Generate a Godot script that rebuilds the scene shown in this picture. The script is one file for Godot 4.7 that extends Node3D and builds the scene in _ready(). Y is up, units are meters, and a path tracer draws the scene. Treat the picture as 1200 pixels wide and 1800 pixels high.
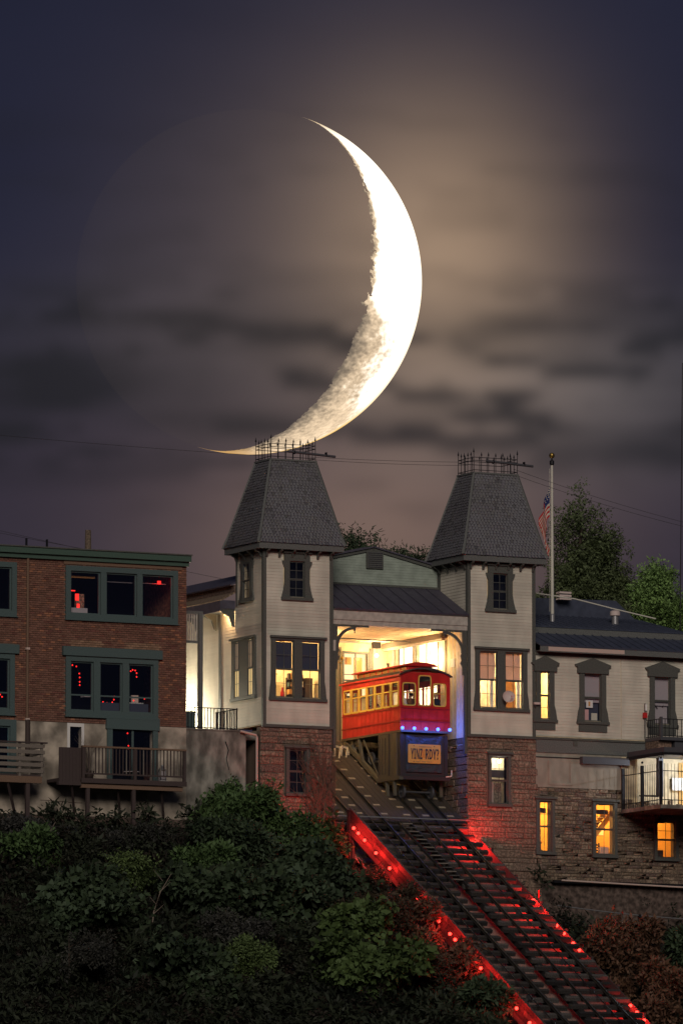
extends Node3D
# A funicular station with two shingled towers on a hillside at night, a crescent moon behind it.
# x runs along the station front to the right, z towards the river (out of the front), y up; metres.
# The origin is the near lower corner of the left tower's clapboard.

const CAM := Vector3(-150.046, -29.205, 302.423)
const SLOPE := 0.575            # fall of the track per metre of z
var rng := RandomNumberGenerator.new()
var M := {}
var cube := BoxMesh.new()
var noise := FastNoiseLite.new()
var used := {}

# ---------------------------------------------------------------- helpers
func lin(r: float, g: float, b: float, a := 1.0) -> Color:
	return Color(r, g, b, a).linear_to_srgb()

func numbered(n: String) -> String:
	if not used.has(n):
		used[n] = 0
		return n
	used[n] += 1
	return "%s_%03d" % [n, used[n]]

func thing(called: String, label: String, category: String, at := Vector3.ZERO, turn := 0.0, group := "") -> Node3D:
	var o := Node3D.new()
	o.name = numbered(called)
	add_child(o)
	o.position = at
	o.rotation.y = turn
	tag(o, label, category, group)
	return o

func tag(o: Node3D, label: String, category: String, group := "") -> Node3D:
	o.set_meta("label", label)
	o.set_meta("category", category)
	if group:
		o.set_meta("group", group)
	return o

func dup(src: Node3D, label: String, at: Vector3, turn := 0.0) -> Node3D:
	var o: Node3D = src.duplicate()
	var base := String(src.name)
	o.name = numbered(base.rstrip("0123456789").rstrip("_") if base.right(3).is_valid_int() else base)
	add_child(o)
	o.position = at
	o.rotation.y = turn
	if label:
		o.set_meta("label", label)
	return o

func mi(called: String, mesh: Mesh, m: Material, parent: Node = self, xf := Transform3D.IDENTITY) -> MeshInstance3D:
	var o := MeshInstance3D.new()
	o.mesh = mesh
	o.material_override = null
	if mesh is ArrayMesh:
		o.set_surface_override_material(0, m)
	else:
		o.material_override = m
	o.name = numbered(called) if parent == self else called
	o.transform = xf
	parent.add_child(o, true)
	return o

func structure(called: String, mesh: Mesh, m: Material) -> MeshInstance3D:
	var o := mi(called, mesh, m)
	o.set_meta("kind", "structure")
	return o

func stuff(o: Node3D) -> Node3D:
	o.set_meta("kind", "stuff")
	return o

func bp(called: String, parent: Node, a: Vector3, b: Vector3, m: Material) -> MeshInstance3D:
	var o := MeshInstance3D.new()
	o.mesh = cube
	o.material_override = m
	o.name = numbered(called) if parent == self else called
	o.position = (a + b) / 2
	o.scale = (b - a).abs()
	parent.add_child(o, true)
	return o

func node(called: String, parent: Node, xf := Transform3D.IDENTITY) -> Node3D:
	var o := Node3D.new()
	o.name = called
	o.transform = xf
	parent.add_child(o, true)
	return o

func sts() -> SurfaceTool:
	var st := SurfaceTool.new()
	st.begin(Mesh.PRIMITIVE_TRIANGLES)
	return st

func tri(st: SurfaceTool, a: Vector3, b: Vector3, c: Vector3, out: Vector3) -> void:
	var n := (c - a).cross(b - a)
	if n.length_squared() < 1e-16:
		return
	n = n.normalized()
	if n.dot(out) < 0:
		n = -n
		var t := b
		b = c
		c = t
	st.set_normal(n); st.add_vertex(a)
	st.set_normal(n); st.add_vertex(b)
	st.set_normal(n); st.add_vertex(c)

func face(st: SurfaceTool, p: Array, out: Vector3) -> void:
	for i in range(1, p.size() - 1):
		tri(st, p[0], p[i], p[i + 1], out)

func stb(st: SurfaceTool, a: Vector3, b: Vector3, xf := Transform3D.IDENTITY) -> void:
	var lo := a.min(b)
	var hi := a.max(b)
	var v := []
	for i in 8:
		v.append(xf * Vector3(hi.x if i & 1 else lo.x, hi.y if i & 2 else lo.y, hi.z if i & 4 else lo.z))
	var q := [[0, 2, 6, 4], [1, 3, 7, 5], [0, 1, 5, 4], [2, 3, 7, 6], [0, 1, 3, 2], [4, 5, 7, 6]]
	var d := [-xf.basis.x, xf.basis.x, -xf.basis.y, xf.basis.y, -xf.basis.z, xf.basis.z]
	for k in 6:
		face(st, [v[q[k][0]], v[q[k][1]], v[q[k][2]], v[q[k][3]]], d[k])

func bar(st: SurfaceTool, a: Vector3, b: Vector3, w: float, h: float, up := Vector3.UP) -> void:
	# a straight square-section bar from a to b
	var z := (b - a).normalized()
	if absf(z.dot(up)) > 0.98:
		up = Vector3.RIGHT
	var x := up.cross(z).normalized()
	var y := z.cross(x)
	stb(st, Vector3(-w / 2, -h / 2, 0), Vector3(w / 2, h / 2, a.distance_to(b)), Transform3D(Basis(x, y, z), a))

func tube(st: SurfaceTool, pts: Array, r0: float, r1: float, sides := 6) -> void:
	var rings := []
	for i in pts.size():
		var d: Vector3 = (pts[mini(i + 1, pts.size() - 1)] - pts[maxi(i - 1, 0)]).normalized()
		var x := d.cross(Vector3.UP if absf(d.y) < 0.9 else Vector3.RIGHT).normalized()
		var y := x.cross(d)
		var r := lerpf(r0, r1, float(i) / maxf(1, pts.size() - 1))
		var ring := []
		for k in sides:
			var a := TAU * k / sides
			ring.append([pts[i] + (x * cos(a) + y * sin(a)) * r, x * cos(a) + y * sin(a)])
		rings.append(ring)
	for i in pts.size() - 1:
		for k in sides:
			var q := [rings[i][k], rings[i][(k + 1) % sides], rings[i + 1][(k + 1) % sides], rings[i + 1][k]]
			quadn(st, q)
	for e in [0, pts.size() - 1]:
		var c := []
		for v in rings[e]:
			c.append(v[0])
		face(st, c, (pts[0] - pts[1]) if e == 0 else (pts[e] - pts[e - 1]))

func quadn(st: SurfaceTool, q: Array) -> void:
	# q: four [position, normal]
	for t in [[0, 1, 2], [0, 2, 3]]:
		var a: Array = q[t[0]]
		var b: Array = q[t[1]]
		var c: Array = q[t[2]]
		var n: Vector3 = (c[0] - a[0]).cross(b[0] - a[0])
		if n.length_squared() < 1e-18:
			continue
		if n.dot(a[1] + b[1] + c[1]) < 0:
			var s := b
			b = c
			c = s
		for v in [a, b, c]:
			st.set_normal(v[1])
			st.add_vertex(v[0])

func lathe(st: SurfaceTool, prof: Array, sides := 12, xf := Transform3D.IDENTITY) -> void:
	# prof: Vector2(radius, height) from bottom to top
	for i in prof.size() - 1:
		var p: Vector2 = prof[i]
		var q: Vector2 = prof[i + 1]
		var s := Vector2(q.y - p.y, p.x - q.x).normalized()
		for k in sides:
			var a := TAU * k / sides
			var b := TAU * (k + 1) / sides
			var ca := Vector3(cos(a), 0, sin(a))
			var cb := Vector3(cos(b), 0, sin(b))
			var na := xf.basis * (ca * s.x + Vector3.UP * s.y)
			var nb := xf.basis * (cb * s.x + Vector3.UP * s.y)
			quadn(st, [[xf * (ca * p.x + Vector3.UP * p.y), na], [xf * (cb * p.x + Vector3.UP * p.y), nb], [xf * (cb * q.x + Vector3.UP * q.y), nb], [xf * (ca * q.x + Vector3.UP * q.y), na]])

func prism(st: SurfaceTool, poly: Array, z0: float, z1: float, xf := Transform3D.IDENTITY) -> void:
	# a polygon of Vector2 in the xy plane, pulled out from z0 to z1
	var pk := PackedVector2Array(poly)
	var idx := Geometry2D.triangulate_polygon(pk)
	for i in range(0, idx.size(), 3):
		for zz in [z0, z1]:
			var o: Vector3 = xf.basis.z * (1.0 if zz == maxf(z0, z1) else -1.0)
			tri(st, xf * Vector3(pk[idx[i]].x, pk[idx[i]].y, zz), xf * Vector3(pk[idx[i + 1]].x, pk[idx[i + 1]].y, zz), xf * Vector3(pk[idx[i + 2]].x, pk[idx[i + 2]].y, zz), o)
	var area := 0.0
	for i in pk.size():
		area += pk[i].cross(pk[(i + 1) % pk.size()])
	for i in pk.size():
		var a := pk[i]
		var b := pk[(i + 1) % pk.size()]
		var n := Vector2(b.y - a.y, a.x - b.x) * (1.0 if area > 0 else -1.0)
		face(st, [xf * Vector3(a.x, a.y, z0), xf * Vector3(b.x, b.y, z0), xf * Vector3(b.x, b.y, z1), xf * Vector3(a.x, a.y, z1)], xf.basis * Vector3(n.x, n.y, 0))

func ball(st: SurfaceTool, c: Vector3, r: float, sides := 10) -> void:
	var prof := []
	for i in 7:
		var a := PI * i / 6.0 - PI / 2
		prof.append(Vector2(maxf(cos(a), 0.0) * r, sin(a) * r))
	lathe(st, prof, sides, Transform3D(Basis.IDENTITY, c))

func ztox(at: Vector3) -> Transform3D:
	# local +x runs along world +z, local +z points to world -x: for walls that face left
	return Transform3D(Basis(Vector3.UP, -PI / 2), at)

# ---------------------------------------------------------------- materials
func ramp_tex(freq: float, lo: float, hi: float, sz := 512, octaves := 4, stretch := 1.0) -> Texture2D:
	# tiling cloudy grey between lo and hi, for colour variation
	var n := FastNoiseLite.new()
	n.seed = 7 + int(freq * 1000)
	n.noise_type = FastNoiseLite.TYPE_SIMPLEX_SMOOTH
	n.frequency = freq
	n.fractal_octaves = octaves
	var im := n.get_seamless_image(sz, sz)
	im.convert(Image.FORMAT_RGB8)
	for y in sz:
		for x in sz:
			var v := im.get_pixel(x, y).r
			v = lerpf(lo, hi, clampf((v - 0.2) / 0.6, 0, 1))
			im.set_pixel(x, y, Color(v, v, v))
	return ImageTexture.create_from_image(im)

func mat(key: String, r: float, g: float, b: float, rough := 0.8, tex := "", scale := 1.0, bump := 0.0, metal := 0.0) -> StandardMaterial3D:
	var m := StandardMaterial3D.new()
	m.resource_name = key
	m.albedo_color = lin(r, g, b)
	m.roughness = rough
	m.metallic = metal
	m.metallic_specular = 0.35
	if tex:
		m.albedo_texture = M[tex]
		m.uv1_triplanar = true
		m.uv1_world_triplanar = true
		m.uv1_scale = Vector3.ONE * scale
		if bump > 0:
			m.heightmap_enabled = true
			m.heightmap_texture = M[tex]
			m.heightmap_scale = bump
	M[key] = m
	return m

func glow(key: String, r: float, g: float, b: float, e: float) -> StandardMaterial3D:
	var m := StandardMaterial3D.new()
	m.resource_name = key
	m.albedo_color = Color(0.1, 0.1, 0.1)
	m.emission_enabled = true
	m.emission = lin(r, g, b)
	m.emission_energy_multiplier = e
	M[key] = m
	return m

func make_materials() -> void:
	M["t_soft"] = ramp_tex(0.012, 0.88, 1.0)
	M["t_grain"] = ramp_tex(0.06, 0.8, 1.0)
	M["t_streak"] = ramp_tex(0.03, 0.84, 1.0, 512, 5)
	M["t_blot"] = ramp_tex(0.02, 0.62, 1.0, 512, 5)
	mat("siding_cream", 0.62, 0.575, 0.485, 0.7, "t_soft", 0.21)
	mat("siding_cream_b", 0.60, 0.555, 0.468, 0.7, "t_soft", 0.33)
	mat("siding_cream_c", 0.64, 0.595, 0.50, 0.7, "t_soft", 0.17)
	mat("siding_green", 0.30, 0.35, 0.30, 0.7, "t_soft", 0.2)
	mat("wall_core", 0.50, 0.45, 0.37, 0.8)
	mat("room_cream", 0.70, 0.58, 0.38, 0.8, "t_soft", 0.3)
	mat("trim_dark", 0.105, 0.108, 0.098, 0.6, "t_grain", 0.5)
	mat("trim_grey", 0.15, 0.155, 0.15, 0.6, "t_grain", 0.5)
	mat("beam_paint", 0.46, 0.43, 0.38, 0.65, "t_soft", 0.4)
	mat("roof_seam", 0.075, 0.07, 0.095, 0.5, "t_soft", 0.3)
	mat("roof_seam_blue", 0.06, 0.07, 0.105, 0.5, "t_soft", 0.3)
	var sl := mat("slate", 0.185, 0.183, 0.20, 0.75, "t_grain", 0.8)
	sl.vertex_color_use_as_albedo = true
	mat("iron", 0.02, 0.02, 0.024, 0.45, "", 1.0, 0.0, 0.5)
	mat("iron_grey", 0.09, 0.09, 0.10, 0.5, "", 1.0, 0.0, 0.4)
	mat("mortar", 0.17, 0.125, 0.10, 0.95, "t_grain", 1.0)
	mat("stone_a", 0.27, 0.175, 0.13, 0.9, "t_blot", 0.7, 1.2)
	mat("stone_b", 0.25, 0.17, 0.13, 0.9, "t_blot", 0.9, 1.2)
	mat("stone_c", 0.32, 0.23, 0.17, 0.9, "t_blot", 0.6, 1.2)
	mat("stone_d", 0.19, 0.135, 0.11, 0.9, "t_blot", 0.8, 1.2)
	mat("stone_tan", 0.27, 0.20, 0.14, 0.9, "t_blot", 0.7, 1.0)
	mat("stone_tan_b", 0.20, 0.15, 0.11, 0.9, "t_blot", 0.9, 1.0)
	mat("stone_tan_c", 0.34, 0.26, 0.19, 0.9, "t_blot", 0.8, 1.0)
	var br := mat("brick", 1, 1, 1, 0.85, "t_grain", 1.3)
	br.vertex_color_use_as_albedo = true
	mat("brick_plain", 0.26, 0.11, 0.07, 0.9, "t_blot", 0.4)
	mat("stucco", 0.46, 0.395, 0.32, 0.9, "t_blot", 0.07)
	mat("plaster", 0.30, 0.27, 0.22, 0.9, "t_soft", 0.2)
	mat("concrete", 0.28, 0.26, 0.225, 0.9, "t_blot", 0.25)
	mat("foundation", 0.13, 0.095, 0.08, 0.95, "t_blot", 0.3, 1.5)
	mat("green_paint", 0.085, 0.125, 0.125, 0.55, "t_grain", 0.6)
	mat("cornice_green", 0.07, 0.12, 0.095, 0.55, "t_grain", 0.6)
	mat("white_paint", 0.62, 0.60, 0.58, 0.6)
	mat("deck_wood", 0.07, 0.05, 0.048, 0.8, "t_grain", 0.7)
	mat("deck_beam", 0.20, 0.125, 0.085, 0.8, "t_grain", 0.6)
	mat("deck_grey", 0.20, 0.17, 0.145, 0.85, "t_grain", 0.7)
	mat("tie_wood", 0.05, 0.045, 0.043, 0.9, "t_blot", 1.1, 1.0)
	mat("tie_wood_b", 0.11, 0.10, 0.095, 0.9, "t_blot", 1.3, 1.0)
	mat("tie_wood_c", 0.026, 0.024, 0.025, 0.9, "t_blot", 1.2, 1.0)
	mat("rail_steel", 0.07, 0.065, 0.06, 0.4, "", 1.0, 0.0, 0.7)
	mat("plank_deck", 0.06, 0.048, 0.04, 0.85, "t_grain", 0.9)
	mat("pad_light", 0.28, 0.24, 0.18, 0.7)
	mat("car_red", 0.50, 0.024, 0.022, 0.38, "t_soft", 0.25)
	mat("car_red_dark", 0.25, 0.012, 0.014, 0.4)
	mat("car_yellow", 0.62, 0.42, 0.08, 0.45)
	mat("car_roof", 0.05, 0.04, 0.035, 0.7)
	mat("car_frame", 0.11, 0.095, 0.07, 0.6, "t_grain", 0.8)
	mat("car_frame_dark", 0.035, 0.03, 0.035, 0.6)
	mat("wood_warm", 0.42, 0.22, 0.08, 0.6, "t_grain", 0.8)
	mat("wood_stair", 0.55, 0.34, 0.12, 0.6)
	mat("shelf_dark", 0.05, 0.035, 0.03, 0.7)
	mat("banner_dark", 0.035, 0.045, 0.06, 0.7)
	mat("plate_yellow", 0.62, 0.33, 0.09, 0.5)
	mat("letter_dark", 0.03, 0.03, 0.05, 0.6)
	mat("keystone", 0.55, 0.22, 0.05, 0.6)
	mat("red_paint", 0.45, 0.02, 0.02, 0.5)
	mat("blind_grey", 0.36, 0.32, 0.34, 0.8)
	mat("blind_blue", 0.045, 0.05, 0.075, 0.8)
	var bl := mat("blind_pink", 0.60, 0.47, 0.42, 0.8)
	bl.backlight_enabled = true
	bl.backlight = Color(0.7, 0.6, 0.5)
	mat("black_room", 0.005, 0.005, 0.009, 0.9)  # near-black, so unlit rooms get their shade from the colour
	mat("paper", 0.7, 0.7, 0.68, 0.8)
	mat("paper_orange", 0.6, 0.3, 0.1, 0.8)
	mat("pink", 0.6, 0.35, 0.35, 0.8)
	mat("skin", 0.42, 0.25, 0.17, 0.6)
	mat("cloth_dark", 0.02, 0.022, 0.035, 0.9)
	mat("cloth_grey", 0.12, 0.12, 0.14, 0.9)
	mat("cloth_white", 0.6, 0.58, 0.55, 0.9)
	mat("cloth_brown", 0.13, 0.06, 0.035, 0.9)
	mat("hair_dark", 0.02, 0.015, 0.012, 0.7)
	mat("pole_white", 0.55, 0.53, 0.46, 0.4)
	mat("brass", 0.45, 0.3, 0.08, 0.3, "", 1.0, 0.0, 0.9)
	mat("flag_red", 0.40, 0.022, 0.026, 0.8)
	mat("flag_white", 0.5, 0.45, 0.38, 0.8)
	mat("flag_blue", 0.02, 0.03, 0.12, 0.8)
	mat("dish", 0.55, 0.45, 0.42, 0.5)
	mat("galv", 0.3, 0.3, 0.31, 0.4, "", 1.0, 0.0, 0.6)
	mat("wire", 0.03, 0.028, 0.03, 0.7)
	mat("soil", 0.028, 0.022, 0.018, 1.0, "t_blot", 0.5, 3.0)
	mat("bark", 0.05, 0.038, 0.03, 0.95)
	mat("bark_pale", 0.20, 0.16, 0.13, 0.95)
	mat("bark_vine", 0.11, 0.075, 0.055, 0.95)
	mat("machine", 0.42, 0.36, 0.27, 0.5)
	for key in ["siding_cream", "siding_cream_b", "siding_cream_c"]:
		M[key].uv1_scale = Vector3(0.10, 0.05, 0.10)
	M.plaster.uv1_scale = Vector3(0.25, 0.12, 0.25)
	M.concrete.uv1_scale = Vector3(0.13, 0.07, 0.13)
	mat("gravel", 0.26, 0.22, 0.19, 0.95, "t_blot", 1.5, 2.0)
	var gl := StandardMaterial3D.new()
	gl.resource_name = "pane_glass"
	gl.transparency = BaseMaterial3D.TRANSPARENCY_ALPHA
	gl.albedo_color = Color(0.25, 0.3, 0.45, 0.03)
	gl.roughness = 0.04
	gl.metallic_specular = 0.26
	M["glass"] = gl
	glow("bulb_red", 1.0, 0.028, 0.018, 8.0)
	glow("bulb_blue", 0.05, 0.12, 1.0, 6.5)
	glow("bulb_warm", 1.0, 0.82, 0.5, 6.0)
	glow("bulb_amber", 1.0, 0.6, 0.2, 6.0)
	glow("bulb_white", 1.0, 0.97, 0.9, 8.0)
	glow("tube_cool", 0.75, 0.85, 1.0, 7.0)
	glow("lamp_glint_red", 1.0, 0.02, 0.015, 2.0)  # glow of the added red lights that imitate reflections
	glow("lamp_teal", 0.25, 0.75, 0.85, 0.5)
	glow("window_bright", 1.0, 0.84, 0.52, 3.2)
	glow("window_glow_bright", 1.0, 0.70, 0.30, 0.75)  # glow of the panels added in the tower's side window
	glow("window_glow_dim", 1.0, 0.68, 0.42, 0.20)
	glow("window_door", 1.0, 0.70, 0.34, 1.6)
	glow("window_warm", 1.0, 0.62, 0.22, 0.9)

func leaf_mat(key: String, r: float, g: float, b: float) -> void:
	var m := mat(key, r, g, b, 0.7)
	m.vertex_color_use_as_albedo = true
	m.backlight_enabled = true
	m.backlight = Color(0.3, 0.3, 0.3)

# ---------------------------------------------------------------- sky
func sky_color(a: float, e: float) -> Vector3:
	# radiance of the night air: a = degrees right of the view's middle, e = degrees above the horizon
	var x := a / 5.34 + 0.5           # 0..1 over the width that the lens sees
	var y := (10.6 - e) / 8.0         # 0 at the top of it, 1 at the bottom
	var c := Vector3(0.0150, 0.0168, 0.0350)
	var g := func(cx: float, cy: float, sx: float, sy: float) -> float:
		return exp(-0.5 * (pow((x - cx) / sx, 2) + pow((y - cy) / sy, 2)))
	c += Vector3(0.270, 0.180, 0.100) * g.call(0.640, 0.250, 0.125, 0.100)     # thin cloud lit round the moon
	c += Vector3(0.056, 0.039, 0.027) * g.call(0.54, 0.23, 0.23, 0.15)
	c += Vector3(0.130, 0.080, 0.048) * g.call(0.54, 0.545, 0.19, 0.075)       # glow of the town under the cloud
	c += Vector3(0.026, 0.016, 0.012) * exp(-0.5 * pow((y - 0.50) / 0.11, 2)) * exp(-0.5 * pow((x - 0.5) / 0.8, 2))
	c += Vector3(0.060, 0.054, 0.045) * g.call(0.84, 0.385, 0.20, 0.055)
	c += Vector3(0.026, 0.022, 0.019) * g.call(0.36, 0.335, 0.25, 0.05)
	# long drifting streaks of darker cloud with frayed edges
	var wx := x + 0.050 * noise.get_noise_2d(x * 260.0, y * 900.0 + 70.0)
	var wy := y + 0.020 * noise.get_noise_2d(x * 210.0 + 300.0, y * 1500.0)
	var k := 0.0
	for s in [[0.78, 0.318, 0.17, 0.017, 0.85], [0.08, 0.376, 0.20, 0.026, 0.95], [0.31, 0.404, 0.17, 0.013, 0.75], [0.96, 0.436, 0.17, 0.016, 0.85], [0.45, 0.300, 0.22, 0.014, 0.55], [0.13, 0.316, 0.16, 0.015, 0.55], [0.84, 0.352, 0.16, 0.011, 0.55], [0.38, 0.348, 0.18, 0.013, 0.55], [0.66, 0.405, 0.14, 0.010, 0.55], [1.35, 0.40, 0.3, 0.02, 0.8], [-0.4, 0.41, 0.3, 0.025, 0.8], [1.1, 0.375, 0.12, 0.012, 0.6]]:
		k = maxf(k, s[4] * exp(-0.5 * (pow((wx - s[0]) / s[2], 2) + pow((wy - s[1]) / s[3], 2))))
	var n := noise.get_noise_2d(x * 215.0 + 40.0, y * 2400.0 + 22.0 * sin(x * 5.0)) + 0.5 * noise.get_noise_2d(x * 700.0 + 140.0, y * 5200.0)
	k = maxf(k * (1.0 + 0.5 * n), 0.95 * smoothstep(-0.10, 0.36, n) * smoothstep(0.255, 0.31, y) * smoothstep(0.50, 0.42, y))
	k = maxf(k, 0.22 * smoothstep(0.0, 0.5, n) * smoothstep(0.0, 0.2, y))
	var dark := Vector3(0.019, 0.019, 0.023)
	c = c.lerp(dark.lerp(c * 0.5, 0.22), clampf(k, 0, 0.96))
	c *= 1.0 + 0.12 * noise.get_noise_2d(x * 130.0 - 300.0, y * 420.0)
	return c

func make_sky() -> Environment:
	noise.seed = 11
	noise.noise_type = FastNoiseLite.TYPE_SIMPLEX_SMOOTH
	noise.frequency = 0.01
	noise.fractal_octaves = 4
	var w := 4096
	var h := 2048
	var small := Image.create(256, 128, false, Image.FORMAT_RGBF)
	var col := func(px: float, py: float, ww: float, hh: float) -> Color:
		var a := px / ww * 360.0 - 27.0
		var e := 90.0 - py / hh * 180.0
		if a > 180: a -= 360
		if a < -180: a += 360
		var v := sky_color(a, e)
		return Color(v.x, v.y, v.z)
	for y in 128:
		for x in 256:
			small.set_pixel(x, y, col.call(x + 0.5, y + 0.5, 256.0, 128.0))
	small.resize(w, h, Image.INTERPOLATE_BILINEAR)
	var cx := int(27.0 / 360.0 * w)
	var cy := int((90.0 - 6.6) / 180.0 * h)
	for y in range(cy - 150, cy + 110):
		for x in range(cx - 150, cx + 150):
			small.set_pixel(x, y, col.call(x + 0.5, y + 0.5, float(w), float(h)))
	var pm := PanoramaSkyMaterial.new()
	pm.panorama = ImageTexture.create_from_image(small)
	var sky := Sky.new()
	sky.sky_material = pm
	var env := Environment.new()
	env.background_mode = Environment.BG_SKY
	env.sky = sky
	env.tonemap_mode = Environment.TONE_MAPPER_LINEAR
	env.tonemap_exposure = 1.0
	env.sdfgi_enabled = true
	env.ssao_enabled = true
	env.ssil_enabled = true
	return env

func make_moon() -> void:
	# a real ball of rock 12 km off; its sunlit lune glows, the rest is all but lost in the air
	var fwd := Vector3(0.4455, 0.1485, -0.8829).normalized()
	var R := Vector3(0.891, 0, 0.454).normalized()
	var U := R.cross(fwd).normalized()
	var at := CAM + Vector3(0.45098176 - 0.89100652 * 0.012665 - 0.05218037 * 0.031467, 0.11493715 + 0.99337277 * 0.031467, -0.88510156 - 0.4539905 * 0.012665 + 0.10240975 * 0.031467) * 12000.0
	var rad := 304.0 / 12870.6 * 12000.0
	var tilt := deg_to_rad(17.3)
	var A := (U * cos(tilt) + R * sin(tilt)).normalized()       # along the horns
	var W := (CAM - at).normalized()
	W = (W - A * W.dot(A)).normalized()
	var P := A.cross(W).normalized()                            # towards the sun, as seen
	if P.dot(R) < 0:
		P = -P
	var term := acos(0.665)                                     # the terminator's longitude, from the limb
	var nl := 150
	var nb := 360
	var rough := FastNoiseLite.new()
	rough.seed = 4
	rough.frequency = 0.03
	rough.fractal_octaves = 4
	var pos := func(l: float, b: float) -> Vector3:
		# l: angle from the limb towards the viewer
		return (P * cos(l) + W * sin(l)) * cos(b) + A * sin(b)
	var lit := sts()
	var l0 := -0.25
	var l1 := term + 0.16
	for j in nb:
		for i in nl:
			var a0 := lerpf(l0, l1, float(i) / nl)
			var a1 := lerpf(l0, l1, float(i + 1) / nl)
			var b0 := lerpf(-PI / 2, PI / 2, float(j) / nb)
			var b1 := lerpf(-PI / 2, PI / 2, float(j + 1) / nb)
			var am := (a0 + a1) / 2
			var bm := (b0 + b1) / 2
			var jag := rough.get_noise_2d(am * 200.0, bm * 260.0) * 0.05 + rough.get_noise_2d(am * 800.0, bm * 900.0 + 99.0) * 0.045
			jag *= lerpf(1.0, 0.45, smoothstep(0.15, -0.15, bm))
			if am > term + jag - 0.015:
				continue
			var q := []
			for ab in [[a0, b0], [a1, b0], [a1, b1], [a0, b1]]:
				var p: Vector3 = pos.call(ab[0], ab[1])
				q.append([p, ab])
			for t in [[0, 1, 2], [0, 2, 3]]:
				var v := [q[t[0]], q[t[1]], q[t[2]]]
				var n: Vector3 = (v[2][0] - v[0][0]).cross(v[1][0] - v[0][0])
				if n.length_squared() < 1e-14:
					continue
				if n.dot(v[0][0]) < 0:
					v = [v[0], v[2], v[1]]
				for s in v:
					lit.set_normal(s[0])
					lit.set_uv(Vector2((s[1][0] - l0) / (l1 - l0), s[1][1] / PI + 0.5))
					lit.add_vertex(s[0] * rad)
	var tw := 256
	var th := 1024
	var im := Image.create(tw, th, false, Image.FORMAT_RGBF)
	for y in th:
		for x in tw:
			var l := lerpf(l0, l1, (x + 0.5) / tw)
			var b := ((y + 0.5) / th - 0.5) * PI
			var inside := term - l
			var n1 := rough.get_noise_2d(l * 160.0, b * 240.0) 
			var n2 := rough.get_noise_2d(l * 500.0 + 70.0, b * 800.0)
			# cloud dimming over the lower third and terminator falloff, painted in among mottled plains
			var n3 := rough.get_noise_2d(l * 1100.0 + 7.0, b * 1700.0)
			var veiled_plains := smoothstep(0.14, -0.10, b)
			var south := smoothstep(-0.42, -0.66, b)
			var wid := 0.075 + 0.36 * veiled_plains + 0.60 * south
			var edge := inside + (n1 * 0.10 + n2 * 0.07) * (0.35 + veiled_plains)
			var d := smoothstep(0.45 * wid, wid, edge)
			var tan_v := 0.66 + 0.22 * n2 + 0.16 * n3 + 0.20 * n1 + 0.25 * smoothstep(0.0, 0.10, inside) * (1.0 - veiled_plains)
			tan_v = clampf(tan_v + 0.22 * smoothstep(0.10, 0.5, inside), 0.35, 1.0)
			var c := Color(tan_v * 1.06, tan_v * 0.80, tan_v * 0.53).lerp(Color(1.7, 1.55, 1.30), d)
			var fade := smoothstep(-0.05, lerpf(0.04, 0.22, veiled_plains), inside + n2 * 0.05 + n1 * 0.03)
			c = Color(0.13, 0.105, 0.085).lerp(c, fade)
			var rim := smoothstep(0.30, 0.10, l) * smoothstep(0.7, -0.2, b)  # orange tint of the cloud veil painted along the limb
			c = c.lerp(Color(0.98, 0.60, 0.16), clampf(rim, 0, 1) * lerpf(0.40, 1.0, smoothstep(-0.2, -0.8, b)))
			c = c.lerp(Color(0.95, 0.80, 0.50), 0.55 * smoothstep(0.16, 0.0, l) * smoothstep(0.2, 0.9, b))
			c = c.lerp(Color(0.75, 0.55, 0.32), smoothstep(1.15, 1.5, b))
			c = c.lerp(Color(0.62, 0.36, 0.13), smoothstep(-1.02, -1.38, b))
			im.set_pixel(x, y, c)
	var m := StandardMaterial3D.new()
	m.resource_name = "moon_sunlit"
	m.albedo_color = Color.BLACK
	m.metallic_specular = 0.0
	m.emission_enabled = true
	m.emission = Color.WHITE
	m.emission_operator = BaseMaterial3D.EMISSION_OP_MULTIPLY
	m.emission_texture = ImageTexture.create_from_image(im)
	m.emission_energy_multiplier = 1.0
	m.texture_repeat = false
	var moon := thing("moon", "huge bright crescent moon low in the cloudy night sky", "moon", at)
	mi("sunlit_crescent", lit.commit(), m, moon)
	var disc := SphereMesh.new()
	disc.radius = rad * 0.995
	disc.height = rad * 1.99
	disc.radial_segments = 96
	disc.rings = 48
	var dm := StandardMaterial3D.new()
	dm.resource_name = "moon_dark_side"
	dm.transparency = BaseMaterial3D.TRANSPARENCY_ALPHA
	dm.albedo_color = lin(0.3, 0.25, 0.22, 0.035)
	dm.roughness = 1.0
	dm.metallic_specular = 0.0
	dm.emission_enabled = true
	dm.emission = lin(0.9, 0.75, 0.62)
	dm.emission_energy_multiplier = 0.03
	mi("dark_side", disc, dm, moon)
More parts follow.
